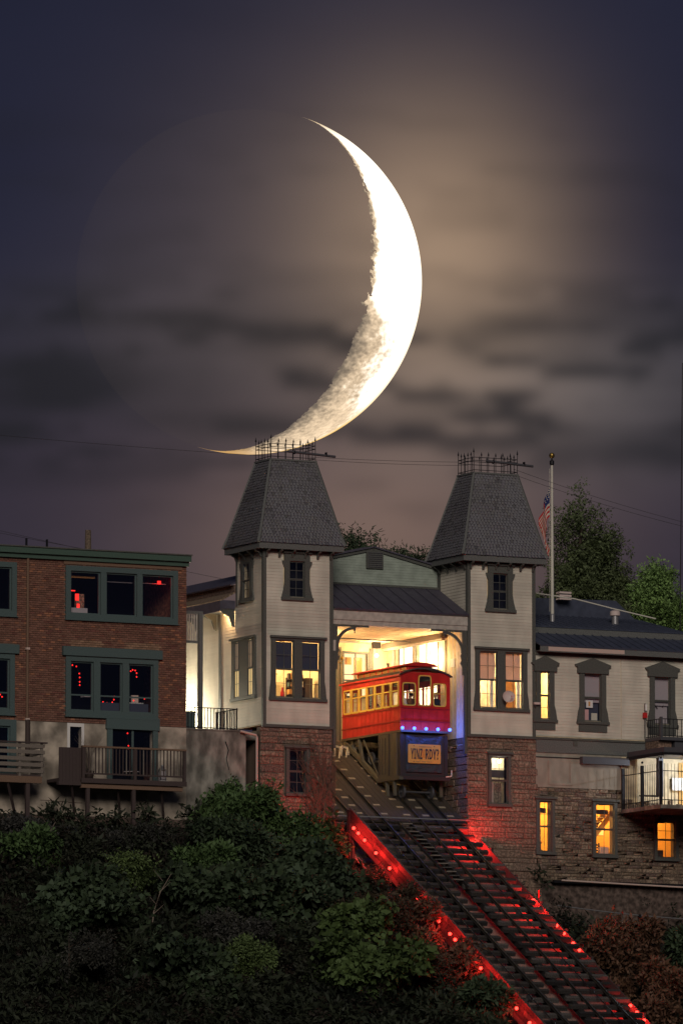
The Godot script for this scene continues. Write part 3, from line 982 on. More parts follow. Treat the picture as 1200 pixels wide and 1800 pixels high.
func hall() -> void:
	var t := thing("station_hall", "open cream station hall between the towers with warm lit ceiling and green gable", "building")
	var xl := 3.58
	var xr := 10.66
	# ceiling boards, back wall, side walls
	for k in 24:
		var x := xl + 0.14 + k * (xr - xl - 0.28) / 24.0
		bp("ceiling_board", t, Vector3(x + 0.004, 4.86 + 0.004 * (k % 3), -8.3), Vector3(x + 0.286, 4.90, -0.12), M.room_cream)
	bp("ceiling_slab", t, Vector3(xl, 4.905, -8.4), Vector3(xr, 5.05, -0.12), M.wall_core)
	wall("back_wall", t, Transform3D(Basis.IDENTITY, Vector3(0, 0, -8.2)), xl, xr + 3.0, -0.4, 4.86, [Rect2(8.35, 2.3, 1.25, 2.05)], -0.2, 0.0, M.room_cream)
	for k in 16:
		var x := 9.95 + k * 0.05
		if k < 15: bp("wall_board", t, Vector3(x, 2.2, -8.199), Vector3(x + 0.044, 4.6, -8.185), M.siding_cream_c)
	bright_window(t, Transform3D(Basis.IDENTITY, Vector3(0, 0, -8.2)), 8.35, 9.60, 2.3, 4.35, 2, 2, "window_door")
	bp("door_casing", t, Vector3(7.6, 0.0, -8.199), Vector3(8.18, 4.62, -8.14), M.deck_grey)
	bp("door_casing", t, Vector3(9.70, 0.0, -8.199), Vector3(9.90, 4.62, -8.12), M.trim_grey)
	# right side beyond the tower: two tall bright windows, beam over them
	var rx := ztox(Vector3(xr + 0.02, 0, 0))
	wall("side_wall", t, rx, -8.2, -2.86, -0.4, 4.86, [Rect2(-7.45, 1.3, 1.95, 3.3), Rect2(-5.25, 1.3, 2.25, 3.3)], -0.2, 0.0, M.room_cream)
	bright_window(t, rx, -7.45, -5.50, 1.3, 4.6, 2, 3, "window_bright", "beam_paint")
	bright_window(t, rx, -5.25, -3.00, 1.3, 4.6, 2, 3, "window_bright", "beam_paint")
	bp("ceiling_beam", t, Vector3(xr - 0.34, 4.62, -8.1), Vector3(xr - 0.02, 4.84, -2.0), M.deck_grey)
	bp("ceiling_beam", t, Vector3(xr - 0.28, 4.50, -8.1), Vector3(xr - 0.10, 4.615, -2.0), M.beam_paint)
	bp("side_wall", t, Vector3(xl, -0.4, -8.2), Vector3(xl + 0.06, 4.86, -2.86), M.room_cream)
	for k in 14:
		bp("wall_board", t, Vector3(xr - 0.02, -0.2, -2.80 + k * 0.19), Vector3(xr + 0.012, 4.86, -2.80 + k * 0.19 + 0.184), M[["room_cream", "siding_cream_c"][k % 2]])
	# the floor slab behind the track pit
	bp("floor_slab", t, Vector3(xl, -0.55, -9.5), Vector3(xr, -0.25, -7.2), M.concrete)
	var pp := sts()
	tube(pp, [Vector3(3.7, 4.72, -6.6), Vector3(8.3, 4.72, -6.6)], 0.05, 0.05, 8)
	mi("pipe", pp.commit(), M.white_paint, t)
	# fascia beam over the opening
	bp("front_beam", t, Vector3(xl + 0.02, 5.02, -0.10), Vector3(xr - 0.02, 5.46, 0.10), M.beam_paint)
	bp("front_beam", t, Vector3(xl + 0.02, 4.80, -0.12), Vector3(xr - 0.02, 5.015, 0.055), M.beam_paint)
	bp("beam_cap", t, Vector3(xl + 0.02, 5.465, -0.12), Vector3(xr - 0.02, 5.52, 0.17), M.trim_grey)
	for px in [xl + 0.03, xr - 0.15]:
		bp("front_post", t, Vector3(px, -1.0, -0.11), Vector3(px + 0.12, 4.79, 0.03), M.trim_dark)
	bp("post_block", t, Vector3(xl + 0.028, 3.55, -0.115), Vector3(xl + 0.152, 4.05, 0.036), M.beam_paint)
	for sgn in [1.0, -1.0]:
		var bx := xl + 0.15 if sgn > 0 else xr - 0.15
		var st := sts()
		var poly := []
		var r := 1.0
		for i in 13:
			var a := PI - PI / 2 * i / 12.0
			poly.append(Vector2(r + 0.02 + cos(a) * r, 3.72 + sin(a) * r))
		for i in 13:
			var a := PI / 2 + PI / 2 * i / 12.0
			poly.append(Vector2(r + 0.02 + cos(a) * (r - 0.13), 3.72 + sin(a) * (r - 0.13)))
		var xf := Transform3D(Basis(Vector3(sgn, 0, 0), Vector3.UP, Vector3(0, 0, 1)), Vector3(bx, 0, 0))
		prism(st, poly, -0.07, 0.02, xf)
		stb(st, xf * Vector3(0.004, 4.71, -0.075), xf * Vector3(1.75, 4.79, 0.025))
		stb(st, xf * Vector3(0.004, 2.7, -0.075), xf * Vector3(0.10, 4.70, 0.025))
		prism(st, [Vector2(0.10, 3.05), Vector2(0.20, 3.25), Vector2(0.14, 3.4), Vector2(0.20, 3.6), Vector2(0.10, 3.75)], -0.06, 0.01, xf)
		mi("arch_bracket", st.commit(), M.trim_dark, t)
		var pd := sts()
		lathe(pd, [Vector2(0.0, -0.30), Vector2(0.035, -0.26), Vector2(0.02, -0.20), Vector2(0.06, -0.14), Vector2(0.06, -0.05), Vector2(0.10, -0.03), Vector2(0.10, 0.0)], 8, Transform3D(Basis.IDENTITY, xf * Vector3(1.02, 4.70, -0.03)))
		mi("drop_pendant", pd.commit(), M.trim_dark, t)
	# metal roof over the opening, and the green gable behind it
	seam_roof(t, Vector3(xl + 0.03, 5.55, 0.22), Vector3(xr + 0.0, 5.55, 0.22), Vector3(xr + 0.0, 7.0, -2.84), Vector3(xl + 0.03, 7.0, -2.84), 10, M.roof_seam)
	bp("gable_sill", t, Vector3(xl, 7.0, -3.0), Vector3(xr + 0.1, 7.10, -2.80), M.trim_dark)
	var gx := 7.23
	var g := sts()
	prism(g, [Vector2(xl - 0.2, 6.9), Vector2(xr + 0.15, 6.9), Vector2(xr + 0.15, 7.95), Vector2(gx, 8.72), Vector2(xl - 0.2, 7.90)], -3.2, -3.03)
	mi("gable_wall", g.commit(), M.siding_green, t)
	for j in 13:
		var y := 7.1 + j * 0.125
		var xa := xl - 0.15
		var xb := xr + 0.05
		if y > 7.85:
			var f := (y + 0.06 - 7.90) / (8.72 - 7.90)
			xa = lerpf(xl - 0.2, gx, f)
			xb = lerpf(xr + 0.15, gx, f)
		for seg in [[xa, minf(6.86, xb)], [7.74, xb]] if y > 7.75 else [[xa, xb]]:
			if seg[1] - seg[0] > 0.1:
				var o := mi("siding_board", board(0.145), M.siding_green, t, Transform3D(Basis.from_scale(Vector3(seg[1] - seg[0], 1, 1)), Vector3(seg[0], y, -3.0)))
				o.scale.z = 1.0 + 0.2 * rng.randf()
	bp("corner_board", t, Vector3(xr + 0.0, 7.0, -3.1), Vector3(xr + 0.14, 8.0, -2.96), M.trim_dark)
	for s in [-1.0, 1.0]:
		var e := Vector3(gx + s * 3.75, 7.97, -2.96)
		var a := Vector3(gx, 8.80, -2.96)
		var rk := sts()
		bar(rk, a, e, 0.08, 0.2)
		mi("rake_board", rk.commit(), M.trim_dark, t)
		var q := Vector3(0, 0.11, -7.0)
		seam_roof(t, e + Vector3(0, 0.11, 0.12), e + q, a + q, a + Vector3(0, 0.11, 0.12), 8, M.roof_seam)
	bp("gable_vent", t, Vector3(6.87, 7.85, -3.0), Vector3(7.74, 8.70, -2.90), M.trim_dark)
	for k in 8:
		var lv := sts()
		bar(lv, Vector3(6.93, 7.92 + k * 0.095, -2.89), Vector3(7.68, 7.92 + k * 0.095, -2.89), 0.05, 0.02)
		mi("louver", lv.commit(), M.roof_seam, t)
	# odds and ends on the walls: door panels, notices, joists, conduit, a wall bracket
	for q in 3:
		bp("door_stile", t, Vector3(7.66 + q * 0.22, 0.1, -8.14), Vector3(7.70 + q * 0.22, 4.5, -8.115), M.trim_dark)
	bp("notice_board", t, Vector3(8.62, 3.85, -8.66), Vector3(8.98, 4.2, -8.64), M.paper_orange)
	bp("curtain", t, Vector3(9.1, 2.35, -8.66), Vector3(9.55, 4.2, -8.64), M.wood_stair)
	bp("door_mid_rail", t, Vector3(8.35, 3.0, -8.19), Vector3(9.6, 3.08, -8.13), M.trim_dark)
	bp("notice", t, Vector3(xr - 0.045, 3.2, -1.6), Vector3(xr - 0.022, 3.6, -1.2), M.paper)
	bp("junction_box", t, Vector3(xr - 0.10, 2.4, -2.2), Vector3(xr - 0.022, 2.8, -1.95), M.iron_grey)
	var cd := sts()
	tube(cd, [Vector3(xr - 0.05, 4.5, -2.1), Vector3(xr - 0.05, 2.8, -2.1)], 0.025, 0.025, 5)
	tube(cd, [Vector3(xl + 0.3, 4.70, -5.0), Vector3(xr - 0.4, 4.70, -5.0)], 0.03, 0.03, 5)
	mi("conduit", cd.commit(), M.iron_grey, t)
	var wb := sts()
	tube(wb, [Vector3(8.0, 3.9, -8.1), Vector3(8.0, 3.8, -7.8), Vector3(8.02, 3.95, -7.75)], 0.03, 0.02, 6)
	ball(wb, Vector3(8.02, 4.05, -7.75), 0.09, 8)
	mi("wall_bracket", wb.commit(), M.brass, t)
	bp("roof_speaker", t, Vector3(8.7, 4.38, -6.0), Vector3(9.1, 4.7, -5.8), M.iron_grey)
	# lamps that light it
	room_lamp("globe lamp glaring by the hall's right wall above the red car", Vector3(10.25, 3.75, -2.95), 1.0, 0.68, 0.30, 7.0)
	room_lamp("globe lamp under the hall ceiling over the empty left track", Vector3(5.0, 4.0, -4.4), 1.0, 0.66, 0.30, 13.0)
	room_lamp("globe lamp at the back of the hall near its glazed door", Vector3(9.6, 4.2, -7.2), 1.0, 0.66, 0.28, 6.5)

# ---------------------------------------------------------------- the car
func car() -> void:
	var t := thing("incline_car", "red wooden incline car with yellow window frames at the station", "cable car", Vector3(7.66, 0, -1.0))
	var W := 2.58
	var L := 6.0
	var fl := 0.10
	var ht := 2.66
	var left := ztox(Vector3.ZERO)
	# side walls: seven windows
	var wins := []
	var n := 7
	for k in n:
		var u := -L + 0.16 + k * (L - 0.28) / n
		wins.append(Rect2(u + 0.04, 1.24, (L - 0.28) / n - 0.10, 1.14))
	wall("side_panel", t, left, -L, 0.0, fl, ht, wins, -0.07, 0.0, M.car_red)
	wall("side_panel", t, ztox(Vector3(W, 0, 0)), -L, 0.0, fl, ht, wins, 0.0, 0.07, M.car_red)
	var fw := [Rect2(0.10, 1.26, 0.68, 1.06), Rect2(0.94, 1.27, 0.66, 1.42), Rect2(1.72, 1.27, 0.66, 1.06)]
	wall("end_panel", t, Transform3D(Basis.IDENTITY, Vector3(0, 0, 0.004)), 0.0, W, fl, ht + 0.18, fw, -0.07, 0.0, M.car_red)
	wall("end_panel", t, Transform3D(Basis.IDENTITY, Vector3(0, 0, -L + 0.07)), 0.07, W - 0.07, fl, ht + 0.18, fw, -0.07, 0.0, M.car_red)
	bp("floor", t, Vector3(0.07, fl, -L + 0.07), Vector3(W - 0.07, fl + 0.09, -0.07), M.wood_warm)
	for side in [0, 1]:
		var xf := left if side == 0 else Transform3D(Basis(Vector3.UP, PI / 2), Vector3(W, 0, -L))
		for w: Rect2 in wins:
			var wn := node("window", t, xf)
			var u0 := w.position.x
			var u1 := w.end.x
			if side == 1:
				u0 = -w.end.x - L + L
				u1 = -w.position.x
			var fr := sts()
			var f := 0.055
			stb(fr, Vector3(u0 - 0.012, w.position.y, 0.002), Vector3(u0 + f, w.end.y, 0.045))
			stb(fr, Vector3(u1 - f, w.position.y, 0.002), Vector3(u1 + 0.012, w.end.y, 0.045))
			stb(fr, Vector3(u0 + f, w.position.y - 0.03, 0.003), Vector3(u1 - f, w.position.y + f, 0.05))
			stb(fr, Vector3(u0 + f, w.end.y - f, 0.003), Vector3(u1 - f, w.end.y + 0.01, 0.045))
			stb(fr, Vector3(u0 + f, 1.93, -0.01), Vector3(u1 - f, 1.985, 0.035))
			mi("frame", fr.commit(), M.car_yellow, wn)
			bp("pane", wn, Vector3(u0 + f, 1.30, -0.03), Vector3(u1 - f, 1.93, -0.026), M.glass)
			bp("pane", wn, Vector3(u0 + f, 1.985, -0.03), Vector3(u1 - f, 2.33, -0.026), M.glass)
	for e in [0, 1]:
		for w: Rect2 in fw:
			var wn := node("window", t, Transform3D(Basis.IDENTITY if e == 0 else Basis(Vector3.UP, PI), Vector3.ZERO if e == 0 else Vector3(W, 0, -L)))
			var fr := sts()
			# a rounded frame
			var outer := []
			var inner := []
			var c := w.get_center()
			for i in 24:
				var a := TAU * i / 24.0
				var q := Vector2(signf(cos(a)) * pow(absf(cos(a)), 0.28), signf(sin(a)) * pow(absf(sin(a)), 0.28))
				outer.append(c + q * (w.size / 2 + Vector2(0.022, 0.022)))
				inner.append(c + q * (w.size / 2 - Vector2(0.028, 0.028)))
			for i in 24:
				var j := (i + 1) % 24
				prism(fr, [outer[i], outer[j], inner[j], inner[i]], -0.01, 0.035)
			mi("frame", fr.commit(), M.car_yellow, wn)
			bp("pane", wn, Vector3(w.position.x, w.position.y, -0.03), Vector3(w.end.x, w.end.y, -0.026), M.glass)
			if w.size.y < 1.2:
				bp("sash_rail", wn, Vector3(w.position.x + 0.03, 1.84, -0.024), Vector3(w.end.x - 0.03, 1.88, 0.0), M.car_yellow)
	# mouldings and upright seams of the panelling
	for q in 14:
		var zq := -L + 0.30 + q * (L - 0.5) / 13.0
		bp("panel_seam", t, Vector3(-0.010, fl + 0.01, zq), Vector3(-0.0005, 1.09, zq + 0.014), M.car_red_dark)
	for q in 6:
		bp("panel_seam", t, Vector3(0.22 + q * 0.42, fl + 0.01, 0.0045), Vector3(0.234 + q * 0.42, 1.09, 0.014), M.car_red_dark)
	for y in [[0.50, 0.56], [1.10, 1.15]]:
		bp("moulding", t, Vector3(-0.03, y[0], -L - 0.01), Vector3(-0.001, y[1], 0.03), M.car_red_dark)
		bp("moulding", t, Vector3(-0.0, y[0], 0.005), Vector3(W + 0.02, y[1], 0.032), M.car_red_dark)
	bp("corner_post", t, Vector3(-0.022, fl, -0.09), Vector3(0.07, ht, 0.022), M.car_red)
	bp("corner_post", t, Vector3(W - 0.07, fl, -0.09), Vector3(W + 0.022, ht, 0.022), M.car_red)
	bp("letter_board", t, Vector3(-0.026, 2.44, -L), Vector3(-0.002, 2.66, -0.095), M.car_red)
	bp("sill_beam", t, Vector3(-0.02, fl - 0.10, -L - 0.05), Vector3(W + 0.02, fl - 0.003, 0.06), M.car_frame)
	# roof: shallow arch with a raised clerestory
	var arch := func(x: float) -> float:
		var q := (x - W / 2) / (W / 2 + 0.1)
		return ht + 0.36 * (1.0 - q * q)
	var rf := sts()
	var poly := []
	for i in 17:
		var x := lerpf(-0.1, W + 0.1, i / 16.0)
		poly.append(Vector2(x, arch.call(x) + 0.05))
	for i in 17:
		var x := lerpf(W + 0.1, -0.1, i / 16.0)
		poly.append(Vector2(x, arch.call(x) - 0.01))
	prism(rf, poly, -L - 0.12, 0.12)
	var roof := mi("roof", rf.commit(), M.car_roof, t)
	bp("roof_edge", roof, Vector3(-0.13, ht - 0.03, -L - 0.12), Vector3(-0.101, ht + 0.05, 0.12), M.car_red)
	for s in [0.62, W - 0.68]:
		for k in 9:
			var z := -L + 0.35 + k * (L - 1.0) / 8.0
			bp("clerestory_post", roof, Vector3(s, 2.95, z), Vector3(s + 0.06, 3.22, z + 0.08), M.car_red)
		for k in 8:
			var z := -L + 0.43 + k * (L - 1.0) / 8.0
			bp("clerestory_light", roof, Vector3(s + 0.018, 2.95, z), Vector3(s + 0.042, 3.20, z + (L - 1.0) / 8.0 - 0.08), M.wood_warm)
	var cl := sts()
	poly = []
	for i in 13:
		var q := lerpf(-1, 1, i / 12.0)
		poly.append(Vector2(W / 2 + q * 0.88, 3.22 + 0.14 * (1 - q * q)))
	poly.append(Vector2(W / 2 + 0.88, 3.17))
	poly.append(Vector2(W / 2 - 0.88, 3.17))
	prism(cl, poly, -L + 0.15, -0.40)
	mi("clerestory_roof", cl.commit(), M.car_red, roof)
	bp("clerestory_end", roof, Vector3(0.66, 2.9, -0.56), Vector3(W - 0.66, 3.2, -0.50), M.car_red)
	var vt := sts()
	lathe(vt, [Vector2(0.06, 3.30), Vector2(0.06, 3.44), Vector2(0.09, 3.46), Vector2(0.09, 3.50), Vector2(0.0, 3.52)], 8, Transform3D(Basis.IDENTITY, Vector3(0.9, 0, -3.0)))
	mi("roof_vent", vt.commit(), M.trim_grey, roof)
	# inside: benches, pillar, grab rails
	for x in [0.09, W - 0.51]:
		bp("bench_seat", t, Vector3(x, 0.55, -L + 0.4), Vector3(x + 0.42, 0.61, -0.9), M.wood_warm)
		bp("bench_base", t, Vector3(x + 0.05, 0.19, -L + 0.45), Vector3(x + 0.37, 0.55, -0.95), M.shelf_dark)
	for z in [-1.6, -3.6]:
		var gp := sts()
		tube(gp, [Vector3(W / 2, 0.19, z), Vector3(W / 2, 2.9, z)], 0.03, 0.03, 6)
		mi("grab_pole", gp.commit(), M.shelf_dark, t)
	# undercarriage: a wedge of timber that levels the floor above the slope
	var yb := func(z: float) -> float: return -2.28 - (z + 0.3) * SLOPE    # bottom chord, car-local z
	bp("door_panel", t, Vector3(0.0, -2.06, -2.28), Vector3(0.06, -0.004, -0.85), M.car_frame)
	for k in 3:
		bp("panel_strip", t, Vector3(-0.022, -1.90, -2.16 + k * 0.30), Vector3(-0.001, -0.18, -2.12 + k * 0.30), M.car_frame_dark)
	bp("panel_strip", t, Vector3(-0.022, -1.98, -1.22), Vector3(-0.001, -0.02, -1.10), M.car_frame_dark)
	bp("frame_post", t, Vector3(-0.012, -2.1, -0.80), Vector3(0.14, -0.005, -0.40), M.car_frame)
	bp("frame_post", t, Vector3(0.01, -2.1, -0.32), Vector3(0.16, -0.005, -0.05), M.car_frame_dark)
	bp("front_frame", t, Vector3(0.16, -2.05, -0.35), Vector3(W - 0.10, -0.106, -0.10), M.car_frame_dark)
	bp("frame_post", t, Vector3(W - 0.22, -2.1, -0.34), Vector3(W - 0.06, -0.105, -0.06), M.car_frame_dark)
	bp("bottom_beam", t, Vector3(-0.05, -2.24, -2.35), Vector3(0.16, -2.065, -0.05), M.car_frame)
	bp("bottom_beam", t, Vector3(0.165, -2.22, -0.30), Vector3(W + 0.05, -2.06, -0.04), M.car_frame_dark)
	for x in [0.06, W - 0.08]:
		var st := sts()
		bar(st, Vector3(x, -2.15, -2.3), Vector3(x, -0.1, -5.8), 0.16, 0.2)
		bar(st, Vector3(x, -0.1, -3.9), Vector3(x, -1.9, -2.4), 0.06, 0.06)
		bar(st, Vector3(x, -0.05, -4.4), Vector3(x, -1.1, -4.0), 0.14, 0.14)
		mi("side_truss", st.commit(), M.car_frame, t)
		for k in 2:
			var lg := sts()
			bar(lg, Vector3(x, -2.2, -1.5 + k * 0.75), Vector3(x, -2.95, -1.25 + k * 0.75 - 0.2), 0.10, 0.16)
			mi("axle_bracket", lg.commit(), M.car_frame, t)
	for z in [-0.9, -4.0]:
		var wy: float = -4.15 - (z - 1.0) * SLOPE + 0.32
		var ax := sts()
		tube(ax, [Vector3(0.42, wy, z), Vector3(2.26, wy, z)], 0.05, 0.05, 8)
		mi("axle", ax.commit(), M.iron_grey, t)
		for x in [0.54, 2.04]:
			var wh := sts()
			lathe(wh, [Vector2(0.0, -0.06), Vector2(0.30, -0.06), Vector2(0.32, -0.03), Vector2(0.31, 0.05), Vector2(0.24, 0.05), Vector2(0.22, 0.02), Vector2(0.10, 0.03), Vector2(0.0, 0.06)], 20, Transform3D(Basis(Vector3(0, 0, 1), PI / 2), Vector3(x, wy, z)))
			mi("wheel", wh.commit(), M.iron_grey, t)
	# five blue lamps along the front sill
	for k in 5:
		var st := sts()
		ball(st, Vector3.ZERO, 0.08, 12)
		var b := mi("blue_lamp", st.commit(), M.bulb_blue, t, Transform3D(Basis.IDENTITY, Vector3(0.02 + k * 0.625, 0.17, 0.15)))
		lamp_light(b, Vector3.ZERO, 0.05, 0.14, 1.0, 1.0 if k < 4 else 0.25, 0.08)
		bp("lamp_holder", t, Vector3(-0.01 + k * 0.625, 0.14, 0.03), Vector3(0.05 + k * 0.625, 0.20, 0.08), M.iron)
	# small pale bracket low on the right
	var hk := sts()
	bar(hk, Vector3(W - 0.20, -2.05, 0.02), Vector3(W + 0.10, -2.0, 0.02), 0.03, 0.05)
	bar(hk, Vector3(W + 0.10, -2.0, 0.02), Vector3(W + 0.10, -1.72, 0.02), 0.03, 0.05)
	mi("step_bracket", hk.commit(), M.pole_white, t)

func banner() -> void:
	# dark cloth tied over the front frame, with a big licence plate print
	var t := thing("hanging_banner", "dark cloth banner with a yellow licence plate tied below the red car", "banner", Vector3(7.66, 0, -1.0))
	var st := sts()
	var nx := 16
	var ny := 16
	var P := func(i: int, j: int) -> Vector3:
		var x := lerpf(0.30, 2.18, float(i) / nx)
		var f := float(j) / ny
		var y := lerpf(-0.12, -1.86, f)
		var s := sin(PI * float(i) / nx)
		y -= 0.16 * s * (1.0 - f)
		var z := 0.03 * sin(i * 1.3 + j * 0.5) * (1 - 0.6 * s) + 0.07 * sin(j * 0.9 + i * 0.35) * absf(f - 0.45)
		return Vector3(x, y, -0.03 + absf(z) * 0.9)
	for i in nx:
		for j in ny:
			face(st, [P.call(i, j), P.call(i + 1, j), P.call(i + 1, j + 1), P.call(i, j + 1)], Vector3.BACK)
			face(st, [P.call(i, j) - Vector3(0, 0, 0.02), P.call(i + 1, j) - Vector3(0, 0, 0.02), P.call(i + 1, j + 1) - Vector3(0, 0, 0.02), P.call(i, j + 1) - Vector3(0, 0, 0.02)], Vector3.FORWARD)
	mi("cloth", st.commit(), M.banner_dark, t)
	var pl := sts()
	var poly := []
	for c in [[2.08, -0.56], [0.36, -0.56], [0.36, -1.45], [2.08, -1.45]]:
		var k := poly.size() / 5
		var sx := -0.06 if c[0] > 1 else 0.06
		var sy := -0.06 if c[1] > -1 else 0.06
		for i in 5:
			var a := PI / 2 * k + PI / 2 * i / 4.0
			poly.append(Vector2(c[0] + sx + 0.06 * cos(a), c[1] + sy + 0.06 * sin(a)))
	prism(pl, poly, 0.05, 0.07)
	var plate := mi("licence_plate", pl.commit(), M.plate_yellow, t)
	var key := sts()
	prism(key, [Vector2(-0.10, 0.2), Vector2(0.10, 0.2), Vector2(0.10, 0.12), Vector2(0.07, 0.12), Vector2(0.10, -0.2), Vector2(-0.10, -0.2), Vector2(-0.07, 0.12), Vector2(-0.10, 0.12)], 0.071, 0.074, Transform3D(Basis.IDENTITY, Vector3(1.16, -1.0, 0)))
	mi("keystone_mark", key.commit(), M.keystone, plate)
	var font := SystemFont.new()
	font.font_names = PackedStringArray(["Droid Sans"])
	font.font_weight = 700
	for w in [["YINZ", 0.50, 1.10], ["RDY?", 1.27, 1.98]]:
		var tx := TextMesh.new()
		tx.text = w[0]
		tx.font = font
		tx.font_size = 64
		tx.depth = 0.02
		tx.pixel_size = 0.01
		tx.horizontal_alignment = HORIZONTAL_ALIGNMENT_LEFT
		var ab := tx.get_aabb()
		var sc := Vector3((w[2] - w[1]) / ab.size.x, 0.50 / ab.size.y, 0.4)
		mi("plate_lettering", tx, M.letter_dark, plate, Transform3D(Basis.from_scale(sc), Vector3(w[1] - ab.position.x * sc.x, -1.26 - ab.position.y * sc.y, 0.082)))
	var sm := sts()
	for r in [[-0.68, 0.92, 1.56], [-1.385, 0.76, 1.02], [-1.385, 1.08, 1.26], [-1.385, 1.36, 1.64]]:
		var x: float = r[1]
		while x < r[2]:
			stb(sm, Vector3(x, r[0] - 0.028, 0.071), Vector3(x + 0.012, r[0] + 0.028, 0.075))
			stb(sm, Vector3(x + 0.012, r[0] + 0.014, 0.071), Vector3(x + 0.034, r[0] + 0.028, 0.075))
			if int(x * 100) % 3 == 0: stb(sm, Vector3(x + 0.012, r[0] - 0.028, 0.071), Vector3(x + 0.034, r[0] - 0.014, 0.075))
			x += 0.056
	mi("small_lettering", sm.commit(), M.trim_grey, plate)
	for b in [Vector2(0.66, -0.64), Vector2(1.74, -0.64), Vector2(0.66, -1.38)]:
		bp("bolt", plate, Vector3(b.x - 0.02, b.y - 0.02, 0.07), Vector3(b.x + 0.02, b.y + 0.02, 0.08), M.letter_dark)

# ---------------------------------------------------------------- tracks
func rail_y(z: float) -> float:
	return -4.15 - SLOPE * z

func tracks() -> void:
	var fall := atan(SLOPE)
	var slope_basis := Basis(Vector3.RIGHT, fall)
	for k in 2:
		var cx: float = [5.45, 8.95][k]
		var t := thing("incline_track", ["left incline track of steel rails on open timber ties, empty", "right incline track running down from under the red car"][k], "railway track", Vector3(cx, 0, 0), 0.0, "tracks of the incline")
		for s in [-0.75, 0.75]:
			var r := sts()
			var zs := [-7.4, 34.0]
			for part in [[0.035, 0.0, 0.045], [0.012, -0.045, 0.07], [0.06, -0.115, 0.02]]:
				var o: float = part[1] - part[2] / 2
				bar(r, Vector3(s, rail_y(zs[0]) + o, zs[0]), Vector3(s, rail_y(zs[1]) + o, zs[1]), part[0] * 2, part[2])
			mi("rail", r.commit(), M.rail_steel, t)
		var cb := sts()
		tube(cb, [Vector3(0.0, rail_y(-2) + 0.02, -2.0), Vector3(0.0, rail_y(34) + 0.02, 34.0)], 0.028, 0.028, 6)
		mi("haul_cable", cb.commit(), M.iron, t)
		var z := 0.35
		while z < 26.0:
			var o := MeshInstance3D.new()
			o.mesh = cube
			o.material_override = M[["tie_wood", "tie_wood", "tie_wood_b", "tie_wood_c"][rng.randi() % 4]]
			o.name = "tie"
			var w := rng.randf_range(2.95, 3.25)
			o.transform = Transform3D(slope_basis, Vector3(rng.randf_range(-0.18, 0.18), rail_y(z) - 0.25 + rng.randf_range(-0.03, 0.01), z)) * Transform3D(Basis(Vector3.UP, rng.randf_range(-0.03, 0.03)) * Basis(Vector3.RIGHT, rng.randf_range(-0.1, 0.1)) * Basis.from_scale(Vector3(w, 0.17, 0.21)), Vector3.ZERO)
			t.add_child(o, true)
			z += rng.randf_range(0.62, 0.68)
		for q in 5:
			var zq := 3.0 + q * 4.2 + k
			var sv := sts()
			lathe(sv, [Vector2(0.0, -0.07), Vector2(0.15, -0.07), Vector2(0.11, 0.0), Vector2(0.15, 0.07), Vector2(0.0, 0.07)], 12, Transform3D(Basis(Vector3(0, 0, 1), PI / 2), Vector3(0.0, rail_y(zq) - 0.12, zq)))
			mi("cable_roller", sv.commit(), M.iron_grey, t)
		# stringers that carry the ties
		for s in [-1.1, 1.1]:
			var st := sts()
			bar(st, Vector3(s, rail_y(0.2) - 0.50, 0.2), Vector3(s, rail_y(28) - 0.50, 28), 0.22, 0.28)
			mi("stringer", st.commit(), M.tie_wood_c, t)
	var bed := sts()
	for k in 24:
		var za := 0.03 + k * 1.2
		var p := []
		for q in [[3.9, za], [10.66, za], [10.66, za + 1.2], [3.9, za + 1.2]]: p.append(Vector3(q[0], rail_y(q[1]) - 1.12, q[1]))
		face(bed, p, Vector3.UP)
	structure("track_bed", bed.commit(), M.gravel)
	# the plank floor of the pit under the hall
	var d := thing("plank_ramp", "dark sloping plank floor between the rails inside the station opening", "ramp")
	for k in 26:
		var x := 3.66 + k * 0.27
		var st := sts()
		bar(st, Vector3(x + 0.13, rail_y(-7.6) - 0.20, -7.6), Vector3(x + 0.13, rail_y(-0.05) - 0.20, -0.05), 0.258, 0.08)
		mi("plank", st.commit(), M.plank_deck, d)
	for cx in [5.45, 8.95]:
		for s in [-1.15, -0.15, 1.15]:
			var z := -6.4
			while z < -0.4:
				var o := bp("tread_pad", d, Vector3(-0.17, -0.012, -0.07), Vector3(0.17, 0.012, 0.07), M.pad_light)
				o.transform = Transform3D(slope_basis, Vector3(cx + s + rng.randf_range(-0.03, 0.03), rail_y(z) - 0.140, z)) * o.transform
				z += 0.72 + (0.1 if s > 0 else 0.0)
	var sl := sts()
	bar(sl, Vector3(3.60, -4.14, 0.10), Vector3(10.72, -4.14, 0.10), 0.10, 0.05)
	var lip := mi("steel_lip", sl.commit(), M.galv, d)
	lip.set_meta("label", "pale steel angle across the opening")
	bp("end_sill", d, Vector3(3.60, -5.2, -0.25), Vector3(10.72, -4.42, 0.02), M.foundation)
	# walkway of short treads between the two tracks
	var w := thing("walkway", "narrow stepped maintenance walkway between the two incline tracks", "walkway")
	for k in 15:
		var z := 0.45 + k * 0.36
		var o := bp("tread", w, Vector3(-0.26, -0.025, -0.12), Vector3(0.26, 0.025, 0.12), M[["deck_grey", "tie_wood_b"][k % 2]])
		o.transform = Transform3D(Basis(Vector3.FORWARD, rng.randf_range(-0.03, 0.03)), Vector3(7.2 + rng.randf_range(-0.03, 0.03), rail_y(z) - 0.02, z)) * o.transform
	for s in [-0.3, 0.3]:
		var st := sts()
		bar(st, Vector3(7.2 + s, rail_y(0.2) - 0.09, 0.2), Vector3(7.2 + s, rail_y(6) - 0.09, 6), 0.06, 0.12)
		mi("stringer", st.commit(), M.tie_wood_c, w)
